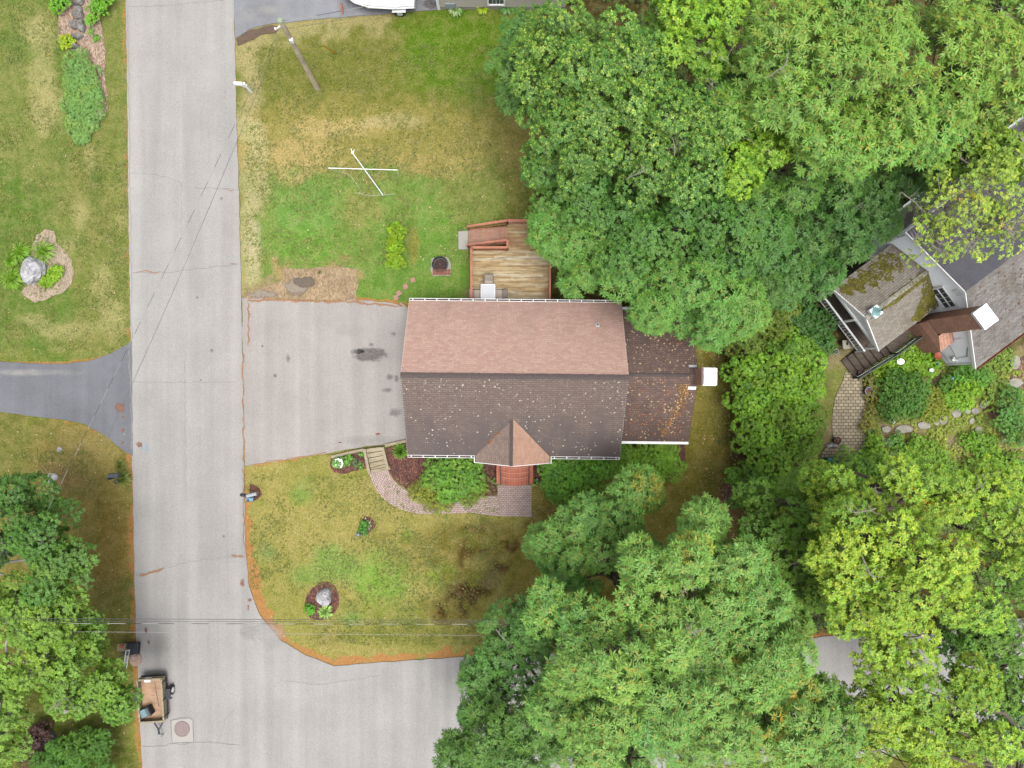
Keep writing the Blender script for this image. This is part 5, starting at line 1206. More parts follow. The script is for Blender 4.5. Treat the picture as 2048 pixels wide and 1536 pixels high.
KIND = {  # tuft size, spacing, leaves, half width ratio, droop, inner colour, outer colour, clump radius, density
    'star': dict(ts=.26, sp=.27, k=12, w=.105, dr=.22, ci=(176, 162, 84), co=(124, 165, 90), rc=.95, sat=.07, sh=.73),
    'starY': dict(ts=.265, sp=.275, k=12, w=.11, dr=.2, ci=(180, 164, 74), co=(136, 172, 82), rc=1.0, sat=.08, sh=.74),
    'starD': dict(ts=.23, sp=.25, k=10, w=.125, dr=.2, ci=(120, 140, 70), co=(94, 136, 72), rc=.85, sat=.08, sh=.73),
    'oak': dict(ts=.175, sp=.2, k=8, w=.2, dr=.1, ci=(196, 202, 72), co=(144, 178, 58), rc=.8, sat=.14),
    'oakD': dict(ts=.17, sp=.2, k=8, w=.2, dr=.1, ci=(116, 150, 58), co=(104, 142, 54), rc=.75, sat=.14),
    'maple': dict(ts=.15, sp=.17, k=7, w=.25, dr=.15, ci=(106, 144, 68), co=(82, 126, 62), rc=.85, sat=.13),
    'mapleT': dict(ts=.155, sp=.175, k=7, w=.24, dr=.15, ci=(168, 186, 88), co=(94, 136, 62), rc=.85, sat=.13),
    'fine': dict(ts=.12, sp=.17, k=6, w=.25, dr=.1, ci=(190, 198, 84), co=(148, 176, 88), rc=.38, sat=.12),
    'birch': dict(ts=.15, sp=.165, k=6, w=.3, dr=.1, ci=(152, 176, 70), co=(128, 160, 60), rc=.7, sat=.14),
}
def dome(cx, cy, cz, R_, vr, rc, dens=1.0, under=.5):
    """positions of leaf clumps over an uneven dome"""
    n = max(4, int(dens*1.95*(R_/rc)**2)); i = np.arange(n)+.5
    r = np.sqrt(i/n); th = i*2.39996+rng.random()*6.28
    jr = rng.normal(0, .09, n); ja = rng.normal(0, .25, n); r = np.clip(r*.96+jr, 0, 1.08)
    x = cx+R_*r*np.cos(th+ja); y = cy+R_*r*np.sin(th+ja)
    z = cz-vr+vr*np.sqrt(np.clip(1-r**2, 0, 1))+rng.normal(0, .27*R_**.5, n)
    keep = rng.random(n) > .1
    top = np.stack([x, y, z], 1)[keep]
    m = int(n*under); a_ = rng.random(m)*6.28; rr = np.sqrt(rng.random(m))*.92
    lo = np.stack([cx+R_*rr*np.cos(a_), cy+R_*rr*np.sin(a_), cz-vr*.9-rng.uniform(.3, 2.2, m)*min(1, R_/2.2)], 1)
    return np.concatenate([top, lo])
def limb(mb, p, q, r0, r1, n=6, seg=5, bow=.12):
    p = Vector(p); q = Vector(q); L = (q-p).length; s_ = Vector((random.uniform(-1, 1), random.uniform(-1, 1), random.uniform(0, 1)))*L*bow
    pts = []; rs = []
    for k in range(seg+1):
        t = k/seg; pts.append(p.lerp(q, t)+s_*math.sin(t*math.pi)+Vector((random.uniform(-1, 1), random.uniform(-1, 1), 0))*L*.02*(0 < k < seg)); rs.append(r0+(r1-r0)*t)
    mb.tube(pts, rs, n); return pts
def tree(name, label, cat, kind, lobes, base=None, group=None, bark='bark', tint=(1, 1, 1), dens=1.0, spdens=1.0, dead=0, flat_=.6, under=.85, orange=0.0, inner=None, rc=None, trunk_r=None):
    kd = KIND[kind]; C_ = []; Rr = []; rc = rc or kd['rc']
    LW = []
    for (x, y, r, z) in lobes:
        s = (H-z)/F; c = P(x, y, z); Rw = r*s; LW.append((c, Rw))
        Re = max(Rw-rc*.6, Rw*.55); pts = dome(c.x, c.y, z, Re, Rw*flat_+.2, rc, dens, under); C_.append(pts)
    C_ = np.concatenate(C_)
    if base is None: bx_ = sum(c.x*r for c, r in LW)/sum(r for c, r in LW); by_ = sum(c.y*r for c, r in LW)/sum(r for c, r in LW)
    else: bx_, by_ = P(*base, 0).x, P(*base, 0).y
    if base is None: bx_ *= 1.12; by_ *= 1.12
    root = thing(name, label, cat, (bx_, by_, 0), group=group)
    nC = len(C_); rad = rc*rng.uniform(.6, 1.15, nC)
    # tufts over each clump
    cnt = np.maximum(5, (2.0*math.pi*rad**2*.75/kd['sp']**2*spdens*1.3).astype(int)); idx = np.repeat(np.arange(nC), cnt); m_ = len(idx)
    u = rng.random(m_); z = 1-u*1.25; ph = rng.random(m_)*6.2832; q = np.sqrt(np.clip(1-z*z, 0, 1))
    Dn = np.stack([q*np.cos(ph), q*np.sin(ph), z], 1)
    pos = C_[idx]+Dn*rad[idx][:, None]*np.array([1, 1, .8])*rng.uniform(.82, 1.1, m_)[:, None]
    ct = 1+rng.normal(0, kd['sat'], (nC, 1))*np.array([[1.1, .8, .9]])      # each spray has its own green
    hue = rng.normal(0, .05, (nC, 1)); ct = ct*np.concatenate([1+hue, np.ones((nC, 1)), 1-hue], 1)*np.array(tint)
    tn = ct[idx]
    if orange > 0:
        om = rng.random(nC) < orange; omm = om[idx] & (rng.random(m_) < .6); tn[omm] = tn[omm]*np.array([1.75, .98, .7])
    nrm = Dn*.65+np.array([0, 0, 1.0])
    B, T, S, W, Cc = tufts(pos, nrm, kd['ts']*rng.uniform(.75, 1.2, m_), kd['k'], kd['w'], kd['dr'], An(*(inner or kd['ci'])), An(*kd['co']), .1, tint=tn, sh=kd.get('sh', .85))
    me = quads_mesh('crown', B-np.array([bx_, by_, 0]), T-np.array([bx_, by_, 0]), S, W, Cc, M['leaf'])
    o = bpy.data.objects.new('crown', me); reg(o, root, True)
    zt = max(c.z for c, r in LW); tr = trunk_r or .12+.014*zt
    mb = MB(); top = Vector((bx_, by_, zt*.5)); limb(mb, (bx_, by_, -.2), top, tr*1.25, tr*.8, 9, 5, .03)
    for c, Rw in LW:
        e_ = Vector((c.x, c.y, c.z-Rw*flat_*.9-.5)); st_ = Vector((bx_, by_, zt*random.uniform(.38, .5))); limb(mb, st_, e_, tr*.42, tr*.2, 7)
        near = [Vector(p) for p in C_ if (p[0]-c.x)**2+(p[1]-c.y)**2 < Rw*Rw*1.1]; random.shuffle(near)
        for p in near[:26]: limb(mb, e_, p+Vector((0, 0, -.15)), tr*.15, .014, 5, 4)
    mb.build('trunk', M[bark], root)
    if dead:
        for _ in range(dead):
            mb = MB(); c, Rw = random.choice(LW); a_ = random.random()*6.28; d = Rw*random.uniform(.2, .75); p = Vector((c.x+d*math.cos(a_), c.y+d*math.sin(a_), c.z-random.uniform(.1, .6))); q = p+Vector((random.uniform(-1.3, 1.3), random.uniform(-1.3, 1.3), .35)); pts = limb(mb, p, q, .035, .015, 5)
            for w_ in pts[1:]:
                for __ in range(2): limb(mb, w_, w_+Vector((random.uniform(-.6, .6), random.uniform(-.6, .6), random.uniform(0, .2))), .014, .005, 4, 3)
            mb.build('dead_branch', M['palewood'], root)
    return root
GW = 'trees of the dense wood at the upper right'
tree('maple_tree', 'large green maple with yellow green tips at the left front of the upper wood', 'tree', 'mapleT', [(1120, 60, 95, 12.5), (1210, 150, 110, 14), (1095, 180, 85, 11), (1165, 260, 105, 12.5), (1290, 70, 90, 13.5), (1090, 310, 55, 9.5)], group=GW, dead=2, dens=1.15)
tree('maple_tree', 'pale green tree overhanging the lawn corner below the grey house', 'tree', 'starD', [(1028, 118, 58, 8), (1065, 55, 62, 8.5), (1035, 175, 45, 7.5)], group=GW, tint=(1.2, 1.15, 1.1))
tree('maple_tree', 'green maple with twisted pale limbs in the middle of the upper wood', 'tree', 'mapleT', [(1330, 210, 100, 13.5), (1370, 330, 95, 12.5), (1280, 320, 85, 12), (1420, 230, 70, 12.5)], group=GW, dead=5, base=(1370, 300))
tree('maple_tree', 'dark green maple beside the lawn just above the deck', 'tree', 'maple', [(1120, 360, 75, 9), (1190, 400, 80, 9.5), (1250, 440, 70, 9.5), (1090, 330, 40, 8)], group=GW, tint=(1.12, 1.05, .95))
tree('hickory_tree', 'bright light green tree reaching over the deck corner', 'tree', 'star', [(1110, 440, 55, 7.5), (1180, 480, 65, 8), (1130, 500, 45, 7), (1165, 540, 45, 6.8)], group=GW, base=(1160, 480), tint=(.9, .98, .8))
tree('hickory_tree', 'light green tree overhanging the lower side roof of the main house', 'tree', 'star', [(1330, 560, 75, 9.5), (1430, 590, 85, 9.5), (1305, 620, 42, 8.5), (1430, 655, 50, 8.5), (1248, 538, 48, 8.5), (1500, 610, 55, 8.8), (1350, 600, 40, 8.3)], group=GW, tint=(.88, .98, .85), base=(1400, 570))
tree('maple_tree', 'dark small leaved maple between the deck tree and the middle of the wood', 'tree', 'maple', [(1350, 450, 95, 10.5), (1460, 430, 90, 10.5), (1250, 510, 55, 9), (1480, 500, 70, 9.5), (1390, 510, 60, 9)], group=GW, tint=(1.08, 1.05, .92))
tree('oak_tree', 'yellow tipped oak at the top edge of the wood with bare grey twigs', 'tree', 'oak', [(1400, 60, 80, 14), (1470, 20, 60, 14), (1370, -30, 90, 13), (1490, 330, 50, 12), (1540, 280, 45, 12)], group=GW, tint=(.78, .92, .8), dead=5, base=(1450, 100))
tree('hickory_tree', 'tall yellow green tree with large star shaped leaf sprays at the top right', 'tree', 'starY', [(1600, 60, 85, 15.5), (1690, 130, 100, 16), (1780, 60, 90, 16), (1600, 170, 70, 15), (1560, 110, 60, 14.5), (1700, -20, 100, 15.5), (1820, 160, 85, 15.5)], group=GW, dead=2, dens=1.1)
tree('hickory_tree', 'yellow green tree with star shaped sprays above the middle of the right hand wood', 'tree', 'starY', [(1660, 250, 75, 14), (1730, 270, 80, 14.5), (1800, 240, 80, 14.5), (1470, 210, 40, 13), (1860, 260, 60, 14), (1560, 340, 0.1, 12)][:5], group=GW, tint=(.95, 1, .95), base=(1740, 270), dead=1)
tree('hickory_tree', 'yellow green tree in the far top right corner', 'tree', 'starY', [(1920, 40, 95, 15), (2010, 90, 90, 15), (1930, 170, 80, 14.5), (2030, 210, 80, 14), (2060, -30, 120, 14)], group=GW, tint=(1.08, 1.02, .95), dead=1)
tree('hickory_tree', 'mid green tree left of the yellow green star leaved trees', 'tree', 'starD', [(1520, 400, 80, 11), (1600, 330, 85, 11.5), (1560, 230, 60, 12), (1480, 150, 60, 11.5), (1550, 460, 60, 10)], group=GW, tint=(1.05, 1.05, .85), dead=3)
tree('hemlock_tree', 'dark green tree between the woods and the neighbour porch', 'tree', 'starD', [(1640, 450, 85, 8), (1590, 530, 75, 7.5), (1720, 420, 75, 8.5), (1650, 540, 50, 6.8), (1720, 480, 45, 7.5), (1520, 550, 60, 7.5)], group=GW, tint=(.95, .98, .95), dead=1, orange=.03)
tree('hemlock_tree', 'dark green tree just above the neighbour roof', 'tree', 'starD', [(1790, 360, 85, 9.5), (1700, 350, 70, 10), (1860, 340, 60, 10), (1760, 430, 50, 8.5)], group=GW, tint=(1.0, 1.0, .9), orange=.04, dead=1)
tree('birch_tree', 'sparse yellow green tree with pale twigs spread over the neighbour charcoal roof', 'tree', 'fine', [(1930, 400, 80, 13.5), (2010, 350, 80, 14), (1900, 480, 60, 12.5), (1990, 460, 70, 12.5), (1850, 430, 40, 12), (2040, 430, 70, 13)], group=GW, tint=(1.12, 1.05, .9), rc=.38, dens=.95, spdens=.5, under=.35, dead=26, orange=.03, base=(2020, 400), bark='palewood', trunk_r=.14)
tree('oak_tree', 'green tree filling the right edge above the sparse yellow tree', 'tree', 'birch', [(1900, 270, 70, 12.5), (1990, 290, 80, 13), (2060, 300, 60, 12.5)], group=GW, tint=(.95, 1, .9), dead=3)
GB = 'trees of the lower right grove'
tree('pine_tree', 'bluish green star sprayed tree nearest the front lawn and shrubs of the house', 'tree', 'star', [(1130, 1110, 80, 8.5), (1240, 1080, 80, 9.5), (1150, 1180, 70, 8.5), (1255, 1015, 46, 8.3), (1285, 990, 34, 8.3), (1100, 1100, 40, 8), (1200, 1050, 50, 8.5), (1290, 1120, 50, 10)], group=GB, tint=(.98, 1.02, .96), base=(1210, 1120), orange=.01)
tree('pine_tree', 'tall pale green tree with rounded star sprays in the centre of the lower grove', 'tree', 'star', [(1290, 1190, 75, 14), (1380, 1130, 60, 13.5), (1240, 1330, 90, 15), (1180, 1270, 65, 13.5), (1340, 1290, 75, 14.5), (1290, 1130, 45, 13), (1100, 1220, 55, 12), (1150, 1330, 60, 13), (1400, 1060, 45, 11), (1180, 1330, 80, 9.5), (1330, 1250, 80, 10)], group=GB, dead=3, orange=.05, base=(1270, 1270), tint=(1.16, 1.12, 1.05))
tree('pine_tree', 'pale green star sprayed tree at the bottom centre edge', 'tree', 'star', [(1200, 1470, 80, 14.5), (1330, 1450, 85, 15), (1420, 1400, 70, 14.5), (1450, 1480, 70, 14), (1270, 1560, 110, 14), (1110, 1420, 50, 12.5), (1180, 1410, 70, 9.5), (1300, 1390, 80, 10), (1400, 1470, 80, 10), (1180, 1520, 80, 9.5), (1360, 1520, 90, 10), (1250, 1500, 80, 9)], group=GB, dead=2, orange=.06, tint=(1.12, 1.1, 1.08))
tree('hickory_tree', 'green tree whose lower left branches reach over the side street', 'tree', 'starD', [(1010, 1290, 60, 8.5), (1040, 1350, 75, 9), (985, 1400, 55, 8), (1090, 1260, 55, 9.5), (1060, 1250, 45, 9), (960, 1360, 30, 7.5), (950, 1440, 40, 8)], group=GB, tint=(1.1, 1.08, 1.0), orange=.02, base=(1090, 1330), dead=1)
tree('hickory_tree', 'olive green tree at the bottom edge beside the side street', 'tree', 'starD', [(980, 1490, 70, 10), (1050, 1450, 65, 10.5), (910, 1520, 40, 9), (1040, 1530, 80, 10.5), (940, 1580, 80, 9.5), (1110, 1480, 55, 8.5)], group=GB, tint=(1.22, 1.12, .9), orange=.02)
tree('pine_tree', 'pale green star sprayed tree right of the mossy side yard in the lower grove', 'tree', 'star', [(1480, 1130, 70, 12.5), (1530, 1190, 60, 12.5), (1450, 1210, 65, 12.5), (1410, 1110, 50, 11), (1500, 1270, 60, 12.5), (1430, 1300, 60, 13), (1580, 1250, 35, 11)], group=GB, orange=.05, dead=2, tint=(1.14, 1.1, 1.04))
tree('pine_tree', 'pale green star sprayed tree left of the visible patch of street', 'tree', 'star', [(1560, 1320, 55, 13), (1590, 1370, 50, 12.5), (1540, 1410, 75, 13.5), (1500, 1350, 60, 13), (1600, 1480, 80, 13), (1700, 1490, 80, 13), (1520, 1500, 70, 13), (1660, 1420, 45, 12.5), (1640, 1560, 90, 13), (1500, 1430, 80, 9.5), (1580, 1460, 60, 9)], group=GB, orange=.07, dead=3, tint=(1.14, 1.1, 1.0))
tree('oak_tree', 'large yellow green oak in the middle of the lower right corner', 'tree', 'oak', [(1760, 1080, 95, 14.5), (1880, 1130, 100, 15), (1800, 1200, 95, 14.5), (1700, 1160, 70, 13.5), (1930, 1210, 80, 14), (1820, 1290, 75, 13.5), (1720, 1220, 55, 13)], group=GB, dead=4)
tree('oak_tree', 'yellow green oak bordering the neighbour garden', 'tree', 'oak', [(1700, 1000, 70, 11.5), (1800, 980, 75, 12), (1900, 1000, 80, 12.5), (2000, 1010, 80, 12), (2040, 1100, 70, 12.5), (1640, 960, 35, 9.5), (2000, 960, 45, 10)], group=GB, tint=(.92, .97, .95), dead=4, orange=.02)
tree('oak_tree', 'yellow green oak at the bottom right hanging over the street', 'tree', 'oak', [(1830, 1390, 85, 14), (1900, 1460, 80, 13.5), (1770, 1440, 65, 13), (1850, 1530, 90, 13.5), (1960, 1380, 45, 12.5), (2010, 1500, 60, 12), (1740, 1500, 60, 10), (1950, 1480, 70, 10)], group=GB, base=(1880, 1440), dead=3, tint=(1.02, 1, .95))
tree('oak_tree', 'darker green oak shading the ground below the rhododendron hedge', 'tree', 'oakD', [(1600, 1010, 65, 9), (1560, 1080, 65, 9), (1640, 1090, 60, 10), (1530, 1010, 45, 7.5), (1590, 1160, 60, 9), (1650, 1190, 45, 10), (1520, 1120, 40, 8)], group=GB, tint=(1.15, 1.1, 1.0), dead=4, orange=.02)
tree('oak_tree', 'thin leaved dark oak with gaps over the street at the right edge', 'tree', 'oakD', [(2010, 1320, 70, 10), (1980, 1250, 55, 10), (2040, 1200, 70, 11), (2040, 1420, 60, 10), (1940, 1310, 50, 9.5), (1950, 1400, 50, 9), (2060, 1340, 70, 9.5), (2020, 1380, 50, 9.5), (2030, 1280, 60, 9.8), (1960, 1290, 50, 9.2), (2050, 1480, 60, 10)], group=GB, dens=.85, spdens=.8, under=.4, dead=7, tint=(1.1, 1.1, 1))
GL_ = 'trees at the lower left corner'
tree('birch_tree', 'dark green tree at the left edge beside the tan lawn', 'tree', 'maple', [(50, 1070, 75, 7.5), (110, 1120, 45, 7), (90, 1180, 65, 7.5), (20, 990, 45, 6.5), (-40, 1100, 90, 8)], group=GL_, bark='birch', tint=(1.2, 1.08, .85), dead=2, base=(40, 1100))
tree('birch_tree', 'yellow green tree with white trunk showing at the lower left edge', 'tree', 'birch', [(70, 1250, 72, 7.5), (115, 1285, 50, 7.5), (40, 1350, 72, 7.5), (110, 1360, 52, 7.5), (-20, 1240, 80, 7.5), (95, 1220, 45, 7.2)], group=GL_, bark='birch', dead=6, base=(110, 1330))
tree('birch_tree', 'green tree reaching towards the fallen basketball hoop', 'tree', 'birch', [(158, 1290, 48, 6), (198, 1372, 38, 6), (222, 1408, 36, 5.5), (160, 1400, 38, 5.5), (110, 1410, 36, 6)], group=GL_, bark='birch', tint=(.85, .93, .85), dead=1, base=(190, 1380))
tree('birch_tree', 'yellow green tree in the bottom left corner of the picture', 'tree', 'birch', [(-10, 1450, 50, 7), (-40, 1530, 60, 7), (-60, 1400, 80, 7)], group=GL_, bark='birch', dead=3, base=(0, 1470))
# ---- shrubs and plants
def shrub(name, label, cat, lobes, co, ci, size=.12, sp=.13, k=6, w=.28, group=None, flat_=.75, sat=.12, rc=None, stems=True, spread=(55, 100), droop=.1):
    """lobes: (x, y, radius px, top height)"""
    C_ = []; R_ = []
    for (x, y, r, z) in lobes:
        c = P(x, y, z); Rw = r*(H-z)/F; r_c = rc or max(.16, Rw*.42); n = max(4, int(1.7*(Rw/r_c)**2)); i = np.arange(n)+.5; rr = np.sqrt(i/n)*(1-.35*r_c/Rw); th = i*2.4+rng.random()*6
        zz = np.maximum(z-r_c*.6-z*.62*rr**2*flat_+rng.normal(0, .04+.05*z, n), r_c*.3); C_.append(np.stack([c.x+Rw*rr*np.cos(th), c.y+Rw*rr*np.sin(th), zz], 1)); R_ += [r_c]*n
    C_ = np.concatenate(C_); R_ = np.array(R_)*rng.uniform(.75, 1.2, len(R_)); nC = len(C_)
    cx_, cy_ = C_[:, 0].mean(), C_[:, 1].mean(); root = thing(name, label, cat, (cx_, cy_, 0), group=group)
    cnt = np.maximum(5, (2*math.pi*R_**2*.85/sp**2).astype(int)); idx = np.repeat(np.arange(nC), cnt); m_ = len(idx)
    z = 1-rng.random(m_)*1.25; ph = rng.random(m_)*6.28; q = np.sqrt(np.clip(1-z*z, 0, 1)); Dn = np.stack([q*np.cos(ph), q*np.sin(ph), z], 1)
    pos = C_[idx]+Dn*R_[idx][:, None]*np.array([1, 1, .8]); pos[:, 2] = np.maximum(pos[:, 2], .04)
    ct = 1+rng.normal(0, sat, (nC, 1)); ct = np.repeat(ct, 3, 1); hue = rng.normal(0, .06, nC); ct[:, 0] *= 1+hue; ct[:, 2] *= 1-hue
    B, T, S, W, Cc = tufts(pos, Dn*.7+np.array([0, 0, .7]), size*rng.uniform(.75, 1.2, m_), k, w, droop, An(*ci), An(*co), .1, spread, tint=ct[idx])
    o3 = np.array([cx_, cy_, 0]); me = quads_mesh('foliage', B-o3, T-o3, S, W, Cc, M['leaf']); reg(bpy.data.objects.new('foliage', me), root, True)
    if stems:
        mb = MB()
        for p in C_[::max(1, nC//24)]: limb(mb, (cx_+random.uniform(-.1, .1), cy_+random.uniform(-.1, .1), 0), p, .02, .008, 5, 3)
        mb.build('stem', M['bark'], root)
    return root
def grass_clump(name, label, cat, x, y, rpx, hgt, co, ci, n=160, wid=.012, group=None, arc=.55):
    c = P(x, y); Rw = rpx*H/F; root = thing(name, label, cat, c, group=group)
    a_ = rng.random(n)*6.283; rr = rng.uniform(.35, 1.0, n)*Rw; d = np.stack([np.cos(a_), np.sin(a_), np.zeros(n)], 1)
    B0 = d*rng.uniform(0, .12, (n, 1)); mid = d*(rr*.5)[:, None]; mid[:, 2] = hgt*rng.uniform(.6, 1, n); tip = d*rr[:, None]; tip[:, 2] = hgt*rng.uniform(.15, .6, n)
    S = np.stack([-d[:, 1], d[:, 0], np.zeros(n)], 1); cc = np.where(rng.random((n, 1)) < .35, An(*ci), An(*co))*(1+rng.normal(0, .14, (n, 1)))
    B = np.concatenate([B0, mid-(mid-B0)*.05]); T = np.concatenate([mid, tip]); me = quads_mesh('blades', B, T, np.concatenate([S, S]), np.full(2*n, wid), np.concatenate([cc, cc]), M['leaf'])
    reg(bpy.data.objects.new('blades', me), root, True); return root
rh = dict(size=.14, sp=.14, k=8, w=.2)
shrub('rhododendron', 'huge bright green rhododendron mass left of the tan paver walk', 'shrub', [(1560, 750, 60, 3.2), (1620, 770, 48, 3), (1510, 800, 45, 2.9), (1580, 830, 60, 3.2), (1630, 840, 34, 2.7), (1530, 870, 55, 3), (1610, 890, 45, 2.7), (1500, 740, 36, 2.7), (1590, 700, 50, 3), (1550, 930, 50, 2.7), (1620, 720, 42, 2.8)], (116, 158, 46), (156, 186, 60), rc=.48, sat=.2, **rh)
shrub('rhododendron', 'darker green rhododendron along the lower end of the mossy side yard', 'shrub', [(1500, 960, 36, 2.5), (1495, 1000, 30, 2.4), (1530, 970, 36, 2.5), (1580, 960, 36, 2.4)], (100, 142, 44), (132, 166, 50), rc=.45, sat=.2, **rh)
shrub('yew_shrub', 'olive green conifer shrub between the side roof tree and the rhododendron', 'shrub', [(1510, 680, 38, 3.0), (1550, 640, 42, 3.2), (1580, 600, 34, 3.4), (1500, 650, 30, 3)], (112, 130, 48), (142, 158, 60), size=.13, sp=.13, k=8, w=.14, rc=.4)
shrub('dark_bush', 'dark green leafy bush beside the neighbour porch', 'shrub', [(1615, 650, 44, 1.6), (1650, 640, 30, 1.4), (1600, 610, 40, 1.8), (1640, 680, 26, 1.3)], (72, 112, 54), (92, 132, 62), size=.13, sp=.14, k=6, rc=.35)
shrub('rhododendron', 'light green rhododendron left of the brick steps under the front eave', 'shrub', [(885, 935, 36, 1.9), (930, 930, 34, 1.9), (905, 965, 38, 1.8), (945, 960, 26, 1.6), (865, 960, 24, 1.5), (900, 985, 24, 1.3)], (112, 152, 62), (142, 182, 72), rc=.34, **rh)
shrub('spirea_shrub', 'low yellowish green shrub spilling over the curved pink walk', 'shrub', [(840, 985, 26, .7), (865, 1000, 28, .6), (890, 1003, 20, .5)], (150, 152, 62), (176, 168, 80), size=.09, sp=.1, k=6, w=.18, rc=.22)
shrub('spirea_shrub', 'low olive shrub spilling over the pink walk right of the rhododendron', 'shrub', [(930, 985, 26, .7), (955, 975, 24, .8), (940, 1000, 16, .5)], (132, 150, 62), (160, 165, 84), size=.09, sp=.1, k=6, w=.18, rc=.22)
shrub('dry_shrub', 'thin tan twiggy shrub in the mulch left of the rhododendron', 'shrub', [(850, 955, 16, .9), (838, 966, 12, .6)], (170, 150, 96), (160, 160, 80), size=.08, sp=.13, k=5, w=.15, rc=.2)
shrub('rhododendron', 'bright green rhododendron right of the brick steps', 'shrub', [(1110, 935, 34, 1.9), (1150, 930, 34, 1.9), (1125, 965, 36, 1.8), (1165, 960, 30, 1.7), (1200, 935, 28, 1.8)], (112, 164, 60), (146, 190, 70), rc=.34, **rh)
shrub('yew_shrub', 'green feathery shrub at the foot of the rhododendron right of the steps', 'shrub', [(1110, 985, 24, .9), (1150, 990, 28, .9), (1190, 975, 26, 1.0), (1120, 1000, 14, .6)], (112, 154, 52), (134, 172, 60), size=.1, sp=.11, k=7, w=.16, rc=.25)
shrub('yew_shrub', 'yellow green feathery yew under the eave of the lower side roof', 'shrub', [(1260, 925, 42, 1.5), (1310, 925, 46, 1.5), (1350, 935, 26, 1.2), (1230, 915, 30, 1.5), (1290, 950, 34, 1.2), (1340, 905, 24, 1.2)], (126, 166, 50), (154, 190, 62), size=.11, sp=.11, k=8, w=.14, rc=.35)
GG = 'round golden shrubs in a row on the back lawn'
for (x, y, lb) in ((791, 460, 'golden green round shrub, top one of the row of three on the lawn'), (788, 489, 'golden green round shrub, middle one of the row of three on the lawn'), (788, 520, 'golden green round shrub, bottom one of the row of three, nearest the driveway')):
    shrub('golden_cypress', lb, 'shrub', [(x, y, 18, 1.1)], (148, 182, 28), (182, 204, 48), size=.11, sp=.09, k=7, w=.14, group=GG, rc=.2)
shrub('creeping_juniper', 'long blue green creeping juniper mat in the upper left wood chip bed', 'ground cover shrub', [(150, 120, 26, .55), (165, 150, 32, .6), (160, 185, 36, .6), (163, 220, 34, .6), (155, 245, 26, .5), (185, 190, 20, .5), (160, 268, 12, .35), (140, 160, 18, .5), (136, 200, 16, .5)], (142, 176, 108), (160, 196, 122), size=.11, sp=.095, k=9, w=.1, rc=.42, sat=.04, flat_=.35)
shrub('lime_shrub', 'bright green shrub at the top of the wood chip bed right of the rocks', 'shrub', [(188, 10, 18, .8), (180, 35, 12, .6), (200, -10, 22, .9)], (122, 178, 52), (142, 192, 62), size=.1, sp=.1, rc=.2)
shrub('lime_shrub', 'bright green shrub at the very top left of the rocks', 'shrub', [(108, 5, 16, .7), (118, -10, 18, .8)], (120, 178, 56), (142, 192, 62), size=.1, sp=.1, rc=.2)
shrub('golden_spirea', 'small yellow shrub between the rocks and the juniper mat', 'shrub', [(128, 80, 15, .5)], (170, 190, 30), (205, 205, 40), size=.09, sp=.08, rc=.16)
shrub('ground_phlox', 'small bright green mat beside the upper left wood chips', 'plant', [(190, 75, 8, .2), (180, 62, 6, .2)], (120, 172, 70), (150, 190, 90), size=.06, sp=.07, rc=.1, stems=False)
for (x, y, r, lb) in ((48, 505, 24, 'arching green daylily clump above left of the pale boulder'), (92, 505, 30, 'arching green daylily clump above right of the pale boulder'), (30, 558, 28, 'arching green daylily clump left of the pale boulder'), (28, 522, 18, 'smaller arching daylily clump at the left edge of the boulder bed')):
    grass_clump('daylily', lb, 'plant', x, y, r, .55, (140, 185, 62), (172, 205, 86), 190, .018, group='daylily clumps around the boulder')
shrub('sedum', 'bright green low plant with yellow buds right of the pale boulder', 'plant', [(100, 550, 15, .3), (112, 540, 12, .3), (88, 565, 12, .3)], (140, 185, 40), (190, 195, 60), size=.08, sp=.08, rc=.13)
grass_clump('ornamental_grass', 'bright green ornamental grass at the house corner beside the timber steps', 'plant', 802, 902, 20, .7, (118, 170, 62), (150, 196, 82), 220, .012)
grass_clump('ornamental_grass', 'olive tufted grass around the black mailbox post', 'plant', 250, 955, 22, .5, (118, 132, 66), (160, 160, 100), 240, .012)
grass_clump('ornamental_grass', 'second olive grass tuft behind the black mailbox, higher up the verge', 'plant', 244, 930, 17, .4, (122, 134, 70), (160, 160, 100), 160, .012)
grass_clump('hosta', 'green and white variegated hosta left of the brick steps', 'plant', 990, 962, 9, .3, (150, 185, 120), (215, 225, 190), 60, .03)
grass_clump('hosta', 'green and white variegated hosta right of the brick steps', 'plant', 1070, 964, 10, .3, (150, 185, 120), (215, 225, 190), 60, .03)
grass_clump('hosta', 'white edged hosta first in the row at the grey house wall', 'plant', 912, 22, 17, .4, (150, 180, 130), (218, 222, 195), 110, .035)
grass_clump('hosta', 'yellow hosta second in the row at the grey house wall', 'plant', 966, 19, 15, .4, (175, 195, 40), (200, 212, 60), 110, .04)
grass_clump('hosta', 'blue green hosta third in the row at the grey house wall', 'plant', 1014, 17, 19, .4, (100, 142, 88), (140, 175, 120), 120, .045)
grass_clump('hosta', 'variegated hosta below the boulder in the oval mulch bed', 'plant', 652, 1222, 19, .35, (170, 205, 120), (205, 225, 165), 120, .035)
shrub('green_perennial', 'bright green small plant at the left tip of the oval mulch bed', 'plant', [(617, 1218, 9, .3), (620, 1226, 7, .25)], (100, 165, 50), (125, 190, 65), size=.1, sp=.1, rc=.13)
shrub('green_perennial', 'leafy green plant beside the blue globe in the heart shaped bed', 'plant', [(727, 1052, 9, .35), (726, 1062, 9, .35)], (88, 145, 58), (115, 170, 70), size=.1, sp=.1, rc=.14)
shrub('hydrangea', 'white flowering hydrangea at the left end of the driveway bed', 'plant', [(677, 926, 12, .5)], (130, 165, 110), (120, 160, 90), size=.1, sp=.1, rc=.18)
mb = MB()
